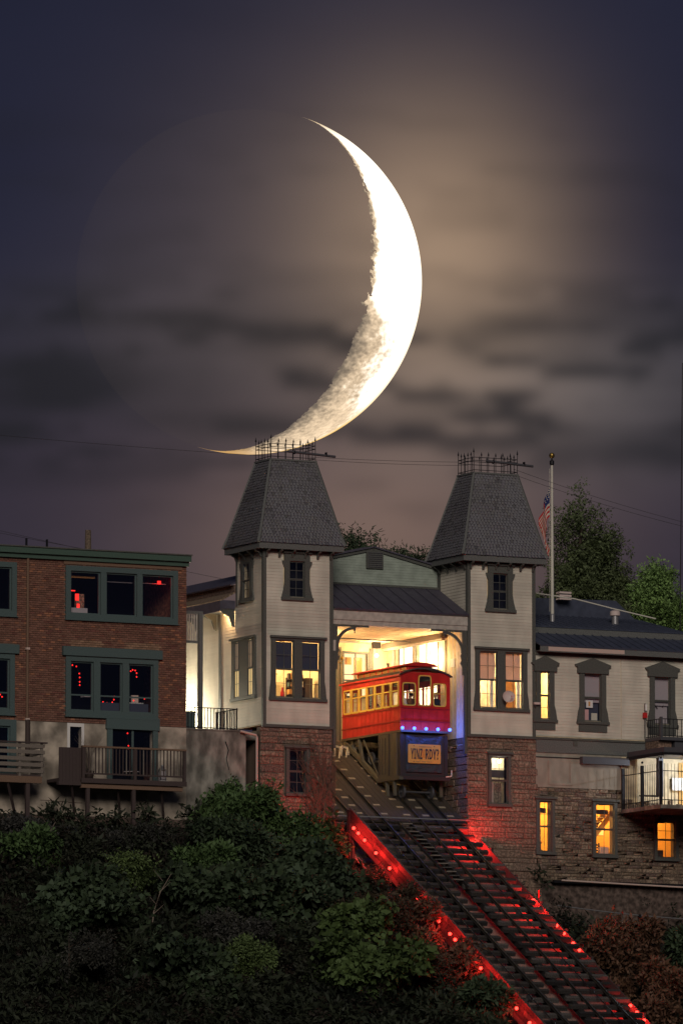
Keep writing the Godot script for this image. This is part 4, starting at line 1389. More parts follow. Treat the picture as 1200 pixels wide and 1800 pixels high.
	# winding gear showing behind the car's frame
	var g := thing("winding_machinery", "pale cast machinery brackets behind the car's underframe", "machinery", Vector3(6.7, -0.6, -6.0))
	for k in 4:
		var st := sts()
		var b := Vector3(k * 0.42, 0, -0.1 * k)
		bar(st, b + Vector3(0, -0.45, 0), b + Vector3(0.16, 0.28, -0.2), 0.10, 0.12)
		bar(st, b + Vector3(0.16, 0.28, -0.2), b + Vector3(0.42, 0.22, -0.2), 0.10, 0.10)
		bar(st, b + Vector3(0.22, -0.4, 0.1), b + Vector3(0.40, 0.2, -0.1), 0.06, 0.10)
		mi("cast_bracket", st.commit(), M.machine, g)
	for x in [0.1, 1.2]:
		var st := sts()
		lathe(st, [Vector2(0.0, -0.05), Vector2(0.30, -0.05), Vector2(0.26, 0.0), Vector2(0.30, 0.05), Vector2(0.0, 0.05)], 16, Transform3D(Basis(Vector3(0, 0, 1), PI / 2), Vector3(x, 0.5, -0.6)))
		mi("sheave", st.commit(), M.machine, g)
	var gs := sts()
	stb(gs, Vector3(-0.2, -0.75, -0.9), Vector3(1.9, -0.45, 0.2))
	mi("bed", gs.commit(), M.iron_grey, g)

func string_lights() -> void:
	# a tall plank fence along the left track carries a string of red bulbs; so does a low one on the right
	var f := thing("guard_fence", "red lit plank fence along the left side of the incline", "fence")
	var z := 1.6
	while z < 24.0:
		var z2 := z + 2.4
		for k in 4:
			var st := sts()
			var o := 0.10 + k * 0.30
			bar(st, Vector3(3.70, rail_y(z) + o, z), Vector3(3.70, rail_y(z2 - 0.02) + o, z2 - 0.02), 0.05, 0.285)
			mi("plank", st.commit(), M[["deck_wood", "tie_wood_c"][rng.randi() % 2]], f)
		bp("post", f, Vector3(3.73, rail_y(z) - 1.4, z + 0.02), Vector3(3.85, rail_y(z) + 1.12, z + 0.14), M.tie_wood)
		z = z2
	var cap := sts()
	bar(cap, Vector3(3.70, rail_y(1.6) + 1.18, 1.6), Vector3(3.70, rail_y(24) + 1.18, 24), 0.12, 0.05)
	mi("cap_rail", cap.commit(), M.deck_wood, f)
	bp("post", f, Vector3(3.66, -6.6, 1.30), Vector3(3.84, rail_y(1.6) + 1.1, 1.56), M.tie_wood_c)
	var g := thing("edge_board", "low timber edge board along the right side of the incline", "fence")
	for k in 9:
		var a := 0.3 + k * 2.4
		var st := sts()
		bar(st, Vector3(11.12, rail_y(a) - 0.86, a), Vector3(11.12, rail_y(a + 2.38) - 0.86, a + 2.38), 0.05, 0.40)
		mi("plank", st.commit(), M.deck_wood, g)
		bp("post", g, Vector3(11.15, rail_y(a) - 1.6, a + 1.0), Vector3(11.27, rail_y(a + 1.0) - 0.6, a + 1.12), M.tie_wood)
	var bulb := sts()
	ball(bulb, Vector3.ZERO, 0.078, 12)
	var bm := bulb.commit()
	var cp := sts()
	lathe(cp, [Vector2(0.05, 0.0), Vector2(0.06, 0.05), Vector2(0.0, 0.06)], 8)
	var cm := cp.commit()
	var lz := [2.51, 2.97, 3.60, 4.74, 6.10, 8.84, 10.88, 11.97, 12.46, 13.92, 14.89, 15.90, 16.38, 17.07, 17.65, 18.23, 19.43]
	for i in lz.size():
		var at := Vector3(3.40, rail_y(lz[i]) + (0.70 if i < 5 else 0.78), lz[i])
		var b := tag(mi("red_bulb", bm, M.bulb_red, self, Transform3D(Basis.IDENTITY, at)), "red light bulb on the left plank fence", "light bulb", "red bulbs along the left fence")
		b.set_meta("label", "red light bulb on the left plank fence, %s" % ["topmost of the string", "second from the top", "third from the top", "fourth from the top", "fifth from the top", "alone midway below the upper five", "dimly screened by leaves", "upper of a close pair over red leaves", "lower of a close pair over red leaves", "beside the brightest red foliage", "above the last six", "sixth from the bottom", "fifth from the bottom", "fourth from the bottom", "third from the bottom", "last but one at the bottom", "lowest at the picture's foot"][i])
		lamp_light(b, Vector3.ZERO, 1.0, 0.02, 0.015, 3.6 if i < 5 else 2.0, 0.1)
		mi("socket", cm, M.iron, b, Transform3D(Basis.IDENTITY, Vector3(0, 0.07, 0)))
	var rz := [0.56, 6.28, 7.05, 8.51, 9.21, 10.07, 10.66, 15.39, 15.96, 16.63]
	for i in rz.size():
		var at := Vector3(10.74, rail_y(rz[i]) - 0.46, rz[i])
		if i > 0: at += Vector3(0.20, 0.03, -0.37)
		if i == 0: at = Vector3(10.50, -5.26, 1.05)
		var b := tag(mi("red_bulb", bm, M.bulb_red, self, Transform3D(Basis.IDENTITY, at)), "red bulb on the right edge board, %s" % ["topmost, alone against the stone pier", "upper of the pair at the pier's foot", "lower of the pair at the pier's foot", "first of four below the thin red post", "second of four below the thin red post", "third of four below the thin red post", "fourth of four below the thin red post", "third from bottom by the rusty shrub", "second from bottom by the rusty shrub", "lowest at the picture's foot"][i], "light bulb", "red bulbs along the right edge board")
		lamp_light(b, Vector3.ZERO, 1.0, 0.02, 0.015, [10.0, 6.5, 4.0][i] if i < 3 else 1.7, 0.1)
		mi("socket", cm, M.iron, b, Transform3D(Basis.IDENTITY, Vector3(0, 0.07, 0)))
# ---------------------------------------------------------------- stone piers under the towers
func piers() -> void:
	var a := thing("stone_pier", "left rough stone pier under the tower, half hidden by a bare vine", "stone pier")
	var hole := [Rect2(1.10, -3.35, 1.30, 2.35)]
	wall("mortar_wall", a, Transform3D.IDENTITY, -0.14, 3.58, -6.6, -0.14, [Rect2(1.30, -3.2, 0.95, 2.1)], -0.4, -0.06, M.mortar)
	stones(a, Transform3D(Basis.IDENTITY, Vector3(0, 0, -0.06)), -0.16, 3.58, -6.5, -0.15, hole, 0.18, 0.42, 0.35, 1.0, ["stone_a", "stone_b", "stone_c", "stone_d"])
	sash_window(a, Transform3D.IDENTITY, [[1.32, 2.22]], -3.15, -1.15, {"cw": 0.16, "flare": 0.02, "head": 0.16})
	bp("recess_dark_sheet", a, Vector3(1.25, -3.3, -0.9), Vector3(2.35, -1.0, -0.7), M.black_room)  # dark sheet stands for shade behind the unlit window
	wall("mortar_wall", a, ztox(Vector3(-0.14, 0, 0)), -2.85, -0.06, -6.6, -0.3, [], -0.3, 0.0, M.mortar)
	wall("mortar_wall", a, ztox(Vector3(3.58, 0, 0)), -2.85, -0.06, -6.6, -0.3, [], 0.0, 0.1, M.mortar)
	var b := thing("stone_pier", "right rough stone pier with a lit window, glowing red at its foot", "stone pier", Vector3(10.72, 0, 0))
	var W := 3.60
	wall("mortar_wall", b, Transform3D.IDENTITY, 0.0, W, -9.2, -0.14, [Rect2(1.17, -3.30, 0.93, 2.22)], -0.4, -0.06, M.mortar)
	stones(b, Transform3D(Basis.IDENTITY, Vector3(0, 0, -0.06)), -0.02, W, -6.35, -0.15, [Rect2(0.98, -3.42, 1.30, 2.55)], 0.18, 0.42, 0.35, 1.05, ["stone_a", "stone_a", "stone_b", "stone_c"], 0.055, 260)
	stones(b, Transform3D(Basis.IDENTITY, Vector3(0, 0, 0.06)), -0.02, W + 0.02, -9.0, -6.40, [], 0.28, 0.45, 0.5, 1.0, ["stone_a", "stone_c"], 0.03, 60)
	wall("mortar_wall", b, Transform3D.IDENTITY, 0.0, W + 0.2, -9.2, -6.45, [], -0.055, 0.05, M.mortar)
	bp("offset_ledge", b, Vector3(-0.03, -6.42, -0.05), Vector3(W + 0.42, -6.33, 0.16), M.stone_b)
	wall("mortar_wall", b, ztox(Vector3(0.0, 0, 0)), -2.85, -0.06, -9.2, -0.1, [], -0.3, 0.0, M.mortar)
	stones(b, ztox(Vector3(0.0, 0, 0)), -2.85, -0.06, -4.6, -0.15, [], 0.22, 0.40, 0.4, 0.9, ["stone_b", "stone_d"], 0.0, 60)
	wall("mortar_wall", b, Transform3D(Basis(Vector3.UP, PI / 2), Vector3(W + 0.25, 0, 0)), 0.06, 2.5, -9.2, -0.14, [], -0.1, 0.0, M.mortar)
	sash_window(b, Transform3D.IDENTITY, [[1.19, 2.09]], -3.28, -1.10, {"cw": 0.14, "flare": 0.03, "head": 0.22, "rows": 2, "rows_low": 1})
	var jamb := sts()
	stb(jamb, Vector3(2.10, -3.4, -0.38), Vector3(2.32, -1.0, -0.055))
	mi("reveal", jamb.commit(), M.trim_dark, b)
	# what stands behind that window: pale curtains, a grey duct, a bright fitting above
	bp("room_wall", b, Vector3(0.5, -3.9, -1.6), Vector3(3.0, -0.5, -1.5), M.room_cream)
	bp("room_floor", b, Vector3(0.5, -4.0, -1.6), Vector3(3.0, -3.9, -0.41), M.wood_warm)
	bp("room_ceiling", b, Vector3(0.5, -0.7, -1.6), Vector3(3.0, -0.6, -0.41), M.room_cream)
	bp("duct", b, Vector3(0.6, -1.95, -1.3), Vector3(2.9, -1.62, -0.9), M.iron_grey)
	bp("curtain", b, Vector3(1.18, -3.3, -0.62), Vector3(1.64, -2.25, -0.60), M.blind_pink)
	bp("curtain", b, Vector3(1.72, -3.3, -0.72), Vector3(2.12, -2.25, -0.70), M.stone_tan_c)
	room_lamp("pale globe lamp inside the right stone pier's window", Vector3(12.95, -1.2, -1.1), 1.0, 0.95, 0.75, 1.0, "bulb_white")

# ---------------------------------------------------------------- the wing on the right
func wing() -> void:
	var t := thing("clapboard_wing", "long cream clapboard wing with three hooded windows right of the right tower", "building", Vector3(0, 0, 0))
	var x0 := 14.32
	var x1 := 26.5
	var ws := [[14.56, 15.04], [16.90, 17.83], [20.71, 21.58]]
	var y0 := 0.80
	var y1 := 3.03
	var holes := []
	var cas := []
	for w in ws:
		holes.append(Rect2(w[0], y0, w[1] - w[0], y1 - y0))
		cas.append(Rect2(w[0] - 0.22, y0 - 0.45, w[1] - w[0] + 0.44, y1 - y0 + 0.85))
	wall("wall", t, Transform3D.IDENTITY, x0, x1, -0.05, 4.0, holes, -0.18, -0.03, M.room_cream)
	siding(t, Transform3D.IDENTITY, x0, 18.90, 0.0, 3.92, cas, ["siding_cream", "siding_cream_b", "siding_cream_c"])
	siding(t, Transform3D.IDENTITY, 18.93, x1, 0.0, 3.92, cas, ["siding_cream", "siding_cream_b", "siding_cream_c"])
	for i in 3:
		sash_window(t, Transform3D.IDENTITY, [ws[i]], y0, y1, {"cw": 0.25, "flare": 0.14, "pediment": true, "cols": 1, "rows": 1, "frame": 0.05})
		bp("apron", t, Vector3(ws[i][0] - 0.30, y0 - 0.52, 0.0), Vector3(ws[i][1] + 0.30, y0 - 0.165, 0.05), M.trim_dark)
	# rooms behind
	bp("room_wall", t, Vector3(14.35, -0.05, -2.6), Vector3(26.4, 4.0, -2.5), M.room_cream)
	bp("room_floor", t, Vector3(14.35, -0.06, -2.6), Vector3(26.4, 0.05, -0.185), M.wood_warm)
	bp("room_ceiling", t, Vector3(14.35, 3.75, -2.6), Vector3(26.4, 3.9, -0.185), M.room_cream)
	bp("partition", t, Vector3(15.9, 0.05, -2.5), Vector3(16.0, 3.75, -0.185), M.room_cream)
	bp("window_bars", t, Vector3(14.56, 1.35, -0.22), Vector3(15.04, 1.37, -0.20), M.iron)
	for i in [1, 2]:
		bp("blind", t, Vector3(ws[i][0], y0 + 0.9, -0.19), Vector3(ws[i][1], y1, -0.184), M.blind_grey)
		bp("lower_blind", t, Vector3(ws[i][0], y0, -0.30), Vector3(ws[i][1], y0 + 1.1, -0.29), M.blind_grey if i == 2 else M.blind_blue)
	bp("note", t, Vector3(17.12, 1.45, -0.18), Vector3(17.48, 1.80, -0.176), M.paper)
	bp("note", t, Vector3(17.24, 1.52, -0.175), Vector3(17.34, 1.74, -0.171), M.paper_orange)
	bp("note", t, Vector3(16.96, 0.86, -0.20), Vector3(17.26, 1.36, -0.19), M.pink)
	bp("note", t, Vector3(17.40, 0.86, -0.20), Vector3(17.72, 1.20, -0.19), M.siding_cream_c)
	for k in 2:
		var sc := sts()
		bar(sc, Vector3(20.86 + k * 0.44, 1.72, -0.2), Vector3(21.0 + k * 0.28, 1.66 - 0.10 * (1 - k), -0.2), 0.05, 0.03)
		mi("dark_scrap", sc.commit(), M.shelf_dark, t)
	room_lamp("globe lamp glowing in the wing's first window beside the right tower", Vector3(14.9, 2.7, -1.3), 1.0, 0.74, 0.33, 9.0)
	# fascia and the stepped metal roofs
	bp("frieze", t, Vector3(x0, 3.82, 0.0), Vector3(x1, 3.97, 0.06), M.trim_dark)
	bp("soffit", t, Vector3(x0, 3.972, -0.1), Vector3(x1 + 0.4, 4.03, 0.42), M.trim_dark)
	bp("fascia", t, Vector3(x0, 3.95, 0.42), Vector3(x1 + 0.4, 4.22, 0.46), M.trim_grey)
	bp("pale_board", t, Vector3(14.75, 4.00, 0.462), Vector3(18.85, 4.19, 0.475), M.blind_pink)
	seam_roof(t, Vector3(x0, 4.28, 0.50), Vector3(27.0, 4.28, 0.50), Vector3(27.0, 5.05, -1.6), Vector3(x0, 5.05, -1.6), 26, M.roof_seam_blue)
	bp("upper_fascia", t, Vector3(x0, 5.02, -1.75), Vector3(23.4, 5.34, -1.60), M.trim_grey)
	seam_roof(t, Vector3(x0, 5.40, -1.55), Vector3(23.5, 5.40, -1.55), Vector3(22.6, 6.25, -4.6), Vector3(x0, 6.25, -4.6), 24, M.roof_seam_blue)
	bp("rear_mass", t, Vector3(x0, 4.0, -9.0), Vector3(23.2, 5.3, -1.8), M.roof_seam)
	var r3 := sts()
	prism(r3, [Vector2(15.0, 5.2), Vector2(24.2, 5.2), Vector2(23.6, 6.0), Vector2(22.0, 7.30), Vector2(15.0, 7.20)], -11.0, -6.0)
	mi("rear_roof", r3.commit(), M.roof_seam_blue, t)
	var rw := sts()
	tube(rw, [Vector3(16.2, 7.15, -3.4), Vector3(18.2, 6.95, -3.2), Vector3(20.2, 6.55, -3.0), Vector3(22.4, 6.15, -2.8)], 0.035, 0.035, 5)
	mi("roof_conduit", rw.commit(), M.pole_white, t)
	# band and wall below
	bp("belt_board", t, Vector3(x0, -0.16, -0.05), Vector3(20.2, -0.055, 0.09), M.trim_dark)
	bp("band", t, Vector3(x0, -0.78, -0.10), Vector3(20.2, -0.165, 0.03), M.trim_grey)
	bp("band_block", t, Vector3(16.30, -0.42, 0.031), Vector3(16.52, -0.20, 0.07), M.trim_dark)
	bp("plaster_panel", t, Vector3(x0, -2.42, -0.12), Vector3(x1, -0.785, -0.02), M.plaster)
	bp("plaster_rib", t, Vector3(15.0, -2.3, -0.019), Vector3(15.14, -1.15, 0.012), M.plaster)
	bp("plaster_rib", t, Vector3(16.15, -2.3, -0.019), Vector3(16.28, -1.15, 0.012), M.plaster)
	bp("plaster_rib", t, Vector3(15.14, -2.3, -0.018), Vector3(16.15, -2.18, 0.010), M.plaster)
	bp("conduit", t, Vector3(x0, -1.02, -0.015), Vector3(16.7, -0.98, 0.03), M.iron)
	bp("dark_beam", t, Vector3(16.66, -1.26, -0.01), Vector3(19.2, -0.92, 0.30), M.iron_grey)
	# the stone storey with three amber windows
	var lw := [[14.45, 15.15], [17.50, 18.50], [20.83, 21.83]]
	var ly := [[-5.45, -3.10], [-5.50, -3.12], [-5.55, -3.85]]
	var sh := []
	var wh := []
	for i in 3:
		wh.append(Rect2(lw[i][0], ly[i][0], lw[i][1] - lw[i][0], ly[i][1] - ly[i][0]))
		sh.append(Rect2(lw[i][0] - 0.16, ly[i][0] - 0.22, lw[i][1] - lw[i][0] + 0.32, ly[i][1] - ly[i][0] + 0.46))
	wall("mortar_wall", t, Transform3D.IDENTITY, x0, x1, -6.85, -2.42, wh, -0.45, -0.08, M.mortar)
	stones(t, Transform3D(Basis.IDENTITY, Vector3(0, 0, -0.08)), x0 + 0.2, 23.2, -6.8, -2.43, sh, 0.13, 0.24, 0.28, 0.62, ["stone_tan", "stone_tan_b", "stone_tan_c", "stone_d"], 0.0, 290)
	for i in 3:
		sash_window(t, Transform3D.IDENTITY, [lw[i]], ly[i][0], ly[i][1], {"cw": 0.15, "flare": 0.02, "head": 0.20, "rows": 2, "rows_low": 1})
		var rv := sts()
		stb(rv, Vector3(lw[i][1] + 0.002, ly[i][0] - 0.1, -0.45), Vector3(lw[i][1] + 0.10, ly[i][1] + 0.1, -0.05))
		mi("reveal", rv.commit(), M.trim_dark, t)
	bp("room_wall", t, Vector3(14.3, -6.8, -3.9), Vector3(26.4, -2.4, -3.75), M.wood_stair)
	bp("room_floor", t, Vector3(14.3, -6.8, -3.75), Vector3(26.4, -6.2, -0.46), M.wood_warm)
	bp("room_ceiling", t, Vector3(14.3, -2.7, -3.75), Vector3(26.4, -2.55, -0.46), M.room_cream)
	bp("plaster_wall", t, Vector3(x0, -12.0, -0.7), Vector3(x1, -6.9, -0.25), M.foundation)
	bp("ledge", t, Vector3(x0 + 0.9, -6.92, -0.26), Vector3(x1, -6.80, 0.10), M.iron)
	var pipe := sts()
	tube(pipe, [Vector3(15.6, -6.80, 0.14), Vector3(19.0, -6.88, 0.14), Vector3(24.0, -6.98, 0.14)], 0.045, 0.045, 6)
	mi("wall_pipe", pipe.commit(), M.blind_pink, t)
	# things inside: stairs and a bench seen through the second and third windows
	for s in [[17.3, -5.7, 19.4, -3.3, -1.7], [20.2, -3.6, 22.2, -6.0, -1.6]]:
		var k := thing("inside_stair", "wooden stair rising %s" % ["to the right behind the middle amber window" if s[0] < 18 else "to the left behind the far right amber window"], "stair")
		for dz in [0.0, -0.8]:
			var st := sts()
			bar(st, Vector3(s[0], s[1], s[4] + dz), Vector3(s[2], s[3], s[4] + dz), 0.06, 0.26)
			mi("stringer", st.commit(), M.wood_stair, k)
		for i in 10:
			var p := Vector3(s[0], s[1], 0).lerp(Vector3(s[2], s[3], 0), (i + 0.5) / 10.0)
			bp("tread", k, Vector3(p.x - 0.14, p.y + 0.06, s[4] - 0.8), Vector3(p.x + 0.14, p.y + 0.11, s[4]), M.shelf_dark)
	var bn := thing("bench", "dark slatted bench behind the foot of the middle amber window", "bench", Vector3(17.4, -6.2, -0.8))
	for i in 4:
		bp("slat", bn, Vector3(0.0, 0.78 + i * 0.13, -0.05), Vector3(0.75, 0.84 + i * 0.13, 0.0), M.shelf_dark)
	for i in 3:
		bp("leg", bn, Vector3(0.0 + i * 0.35, 0.0, -0.06), Vector3(0.06 + i * 0.35, 1.3, 0.01), M.shelf_dark)
	bp("planter_box", bn, Vector3(0.66, 0.2, 0.05), Vector3(1.1, 1.1, 0.25), M.blind_pink)
	var pl := thing("indoor_plant", "small spiky plant on the sill of the amber window by the pier", "plant", Vector3(14.8, -5.4, -0.7))
	var ps := sts()
	for i in 9:
		var a := TAU * i / 9.0
		tube(ps, [Vector3(0, 0, 0), Vector3(cos(a) * 0.12, 0.35, sin(a) * 0.1), Vector3(cos(a) * 0.3, 0.42 + 0.3 * rng.randf(), sin(a) * 0.2)], 0.02, 0.006, 4)
	tube(ps, [Vector3(0.05, 0, 0), Vector3(0.05, 1.0, 0)], 0.018, 0.01, 4)
	mi("leaves", ps.commit(), M.shelf_dark, pl)
	bp("pot", pl, Vector3(-0.15, -0.2, -0.12), Vector3(0.18, 0.05, 0.12), M.shelf_dark)
	for q in 3:
		bp("wall_shelf", t, Vector3(14.5, -4.9 + q * 0.55, -3.0), Vector3(15.6, -4.86 + q * 0.55, -2.7), M.shelf_dark)
		bp("wall_picture", t, Vector3(17.9 + q * 1.6, -4.3, -3.748), Vector3(18.4 + q * 1.6, -3.7, -3.72), M[["shelf_dark", "paper", "stone_a"][q]])
	for q in 7:
		bp("wainscot_strip", t, Vector3(17.0 + q * 0.8, -6.2, -3.748), Vector3(17.08 + q * 0.8, -4.9, -3.71), M.wood_warm)
	bp("dark_pelmet", t, Vector3(17.5, -3.55, -0.62), Vector3(18.5, -3.34, -0.58), M.shelf_dark)
	bp("dark_pelmet", t, Vector3(14.45, -3.60, -0.62), Vector3(15.15, -3.36, -0.58), M.shelf_dark)
	bp("dark_low_box", t, Vector3(20.9, -5.6, -0.9), Vector3(21.5, -5.15, -0.6), M.shelf_dark)
	room_lamp("amber globe lamp inside the first stone storey window by the pier", Vector3(15.0, -3.1, -1.8), 1.0, 0.55, 0.12, 9.0, "bulb_amber")
	room_lamp("amber globe lamp inside the middle stone storey window", Vector3(18.0, -3.0, -2.6), 1.0, 0.50, 0.11, 13.0, "bulb_amber")
	room_lamp("amber globe lamp inside the far right stone storey window", Vector3(21.6, -3.1, -2.4), 1.0, 0.48, 0.10, 13.0, "bulb_amber")

func fence_panel(parent: Node, a: Vector3, b: Vector3, h: float, n: int, m: Material, spear := true, rails := [0.12, 0.82]) -> void:
	for f in rails:
		var st := sts()
		bar(st, a + Vector3(0, h * f, 0), b + Vector3(0, h * f, 0), 0.03, 0.04)
		mi("rail", st.commit(), m, parent)
	var pk := sts()
	tube(pk, [Vector3.ZERO, Vector3(0, h, 0)], 0.02, 0.02 if not spear else 0.008, 5)
	var pm := pk.commit()
	for i in range(1, n):
		mi("picket", pm, m, parent, Transform3D(Basis.IDENTITY, a.lerp(b, float(i) / n)))

func balcony() -> void:
	var t := thing("fenced_balcony", "lit balcony behind a tall black iron fence at the far right", "balcony")
	var y := -3.35
	bp("slab", t, Vector3(18.87, y - 0.18, 0.0), Vector3(26.0, y, 3.85), M.concrete)
	bp("slab_edge", t, Vector3(20.6, y - 0.30, 3.852), Vector3(26.0, y + 0.02, 3.93), M.concrete)
	var pts := [Vector3(18.95, y, 0.1), Vector3(18.95, y, 1.95), Vector3(18.95, y, 3.75), Vector3(22.6, y, 3.75), Vector3(26.0, y, 3.75)]
	for i in 5:
		bp("post", t, pts[i] + Vector3(-0.07, -0.25, -0.07), pts[i] + Vector3(0.05, 1.95 if i != 2 else 2.05, 0.05), M.iron)
		var fn := sts()
		ball(fn, pts[i] + Vector3(0, 2.10 if i != 2 else 2.2, 0), 0.06, 8)
		mi("finial", fn.commit(), M.iron, t)
	for i in 4:
		fence_panel(t, pts[i], pts[i + 1], 1.95, [11, 11, 20, 18][i], M.iron)
	# the lit wall behind: cream plaster, pilaster, orange door, notice
	bp("back_wall", t, Vector3(18.9, y, -0.02), Vector3(26.0, -0.85, 0.03), M.room_cream)
	bp("dark_pilaster", t, Vector3(20.3, y + 0.6, 0.9), Vector3(20.55, -0.9, 1.15), M.iron_grey)
	bp("orange_door", t, Vector3(22.0, y, 0.032), Vector3(23.6, -1.0, 0.08), M.wood_stair)
	bp("door_frame", t, Vector3(23.0, y, 0.082), Vector3(23.2, -0.7, 0.16), M.wood_stair)
	bp("notice", t, Vector3(21.55, -2.35, 0.20), Vector3(22.15, -1.75, 0.23), M.paper)
	for k in 14:
		bp("rubble_stone", t, Vector3(19.0 + k * 0.22, y, 0.05), Vector3(19.18 + k * 0.22, y + rng.randf_range(0.2, 0.55), 0.22), M[["stone_tan_c", "stone_tan"][k % 2]])
	bp("wooden_chair_rail", t, Vector3(19.6, y + 0.62, 0.5), Vector3(20.6, y + 0.68, 0.9), M.shelf_dark)
	var pole := sts()
	tube(pole, [Vector3(23.05, y, 2.2), Vector3(23.05, -1.0, 2.2)], 0.10, 0.10, 8)
	mi("umbrella_pole", pole.commit(), M.shelf_dark, t)
	# canopy over it and the small upper balcony
	var c := thing("balcony_canopy", "dark flat canopy over the fenced balcony", "canopy")
	bp("slab", c, Vector3(19.2, -0.85, 0.05), Vector3(26.0, -0.62, 3.6), M.iron_grey)
	bp("edge_beam", c, Vector3(19.2, -0.98, 3.4), Vector3(26.0, -0.86, 3.62), M.iron)
	bp("edge_beam", c, Vector3(19.15, -1.0, 0.05), Vector3(19.35, -0.855, 3.39), M.iron)
	var u := thing("upper_balcony", "small dark balcony with thin railing under the last hooded window", "balcony")
	bp("slab", u, Vector3(20.15, -0.10, 0.10), Vector3(26.0, 0.06, 1.6), M.iron_grey)
	bp("red_panel", u, Vector3(20.16, -0.55, 0.12), Vector3(20.9, -0.12, 1.3), M.stone_a)
	bp("lower_panel", u, Vector3(21.0, -0.60, 0.12), Vector3(26.0, -0.11, 1.45), M.iron_grey)
	for p in [[Vector3(20.2, 0.06, 0.12), Vector3(20.2, 0.06, 1.55), 7], [Vector3(20.2, 0.06, 1.55), Vector3(26.0, 0.06, 1.55), 26]]:
		fence_panel(u, p[0], p[1], 0.85, p[2], M.iron, false, [0.06, 1.0])
	bp("post", u, Vector3(20.14, 0.06, 1.50), Vector3(20.26, 1.0, 1.62), M.iron_grey)
	# its lamps
	var f := thing("tube_lamp", "cool white tube lamp under the balcony canopy", "lamp", Vector3(22.1, -1.12, 2.6))
	var ts := sts()
	tube(ts, [Vector3(-0.22, 0, 0), Vector3(0.22, 0, 0)], 0.05, 0.05, 8)
	mi("tube", ts.commit(), M.tube_cool, f)
	bp("housing", f, Vector3(-0.3, 0.055, -0.07), Vector3(0.3, 0.16, 0.07), M.galv)
	lamp_light(f, Vector3(0, 0, 0), 0.80, 0.88, 1.0, 9.0, 0.05)
	var gl := thing("globe_lamp", "small white globe lamp low behind the balcony fence", "lamp", Vector3(22.6, -2.75, 2.9))
	var gs := sts()
	ball(gs, Vector3.ZERO, 0.10)
	mi("bulb", gs.commit(), M.bulb_white, gl)
	bp("stem", gl, Vector3(-0.02, -0.6, -0.02), Vector3(0.02, -0.1, 0.02), M.iron)
	lamp_light(gl, Vector3.ZERO, 1.0, 0.75, 0.45, 4.0, 0.09)
	var gn := thing("gooseneck_lamp", "dark gooseneck barn lamp over the far right amber window, unlit", "lamp", Vector3(20.75, -3.72, 0.35))
	var ns := sts()
	tube(ns, [Vector3(0.9, 0.12, -0.3), Vector3(0.6, 0.22, 0.05), Vector3(0.2, 0.26, 0.1), Vector3(0, 0.16, 0.1), Vector3(0, 0.0, 0.1)], 0.03, 0.03, 6)
	mi("arm", ns.commit(), M.galv, gn)
	var sd := sts()
	lathe(sd, [Vector2(0.34, -0.22), Vector2(0.30, -0.16), Vector2(0.12, -0.06), Vector2(0.07, 0.04), Vector2(0.0, 0.06)], 14, Transform3D(Basis.IDENTITY, Vector3(0, 0, 0.1)))
	mi("lamp_shade", sd.commit(), M.iron, gn)

# ---------------------------------------------------------------- brick house on the left
func trio(parent: Node, ws: Array, y0: float, y1: float, o: Dictionary) -> void:
	var w := node("window", parent)
	var m: Material = M.green_paint
	var c: float = o.get("cw", 0.24)
	var st := sts()
	var xa: float = ws[0][0]
	var xb: float = ws[-1][1]
	stb(st, Vector3(xa - c, y0 - 0.26, -0.03), Vector3(xa, y1 + c, 0.07))
	stb(st, Vector3(xb, y0 - 0.26, -0.03), Vector3(xb + c, y1 + c, 0.07))
	stb(st, Vector3(xa, y1, -0.03), Vector3(xb, y1 + c, 0.068))
	stb(st, Vector3(xa, y0 - 0.26, -0.03), Vector3(xb, y0, 0.068))
	for i in ws.size() - 1:
		stb(st, Vector3(ws[i][1], y0, -0.03), Vector3(ws[i + 1][0], y1, 0.06))
	stb(st, Vector3(xa - c - 0.05, y0 - 0.30, -0.03), Vector3(xb + c + 0.05, y0 - 0.265, 0.13))
	mi("casing", st.commit(), m, w)
	if o.get("cornice", false):
		bp("head_cornice", w, Vector3(xa - c - 0.18, y1 + c + 0.003, -0.03), Vector3(xb + c + 0.18, y1 + c + 0.42, 0.16), m)
	for i in ws.size():
		var a: float = ws[i][0]
		var b: float = ws[i][1]
		var fr := sts()
		var f := 0.07
		stb(fr, Vector3(a, y0, -0.09), Vector3(a + f, y1, -0.04))
		stb(fr, Vector3(b - f, y0, -0.09), Vector3(b, y1, -0.04))
		stb(fr, Vector3(a + f, y0, -0.09), Vector3(b - f, y0 + f, -0.04))
		stb(fr, Vector3(a + f, y1 - f, -0.09), Vector3(b - f, y1, -0.04))
		if o.has("split"):
			stb(fr, Vector3(a + f, o.split - 0.035, -0.09), Vector3(b - f, o.split + 0.035, -0.04))
		mi("sash", fr.commit(), m, w)
		bp("pane", w, Vector3(a + f, y0 + f, -0.07), Vector3(b - f, y1 - f, -0.064), M.glass)

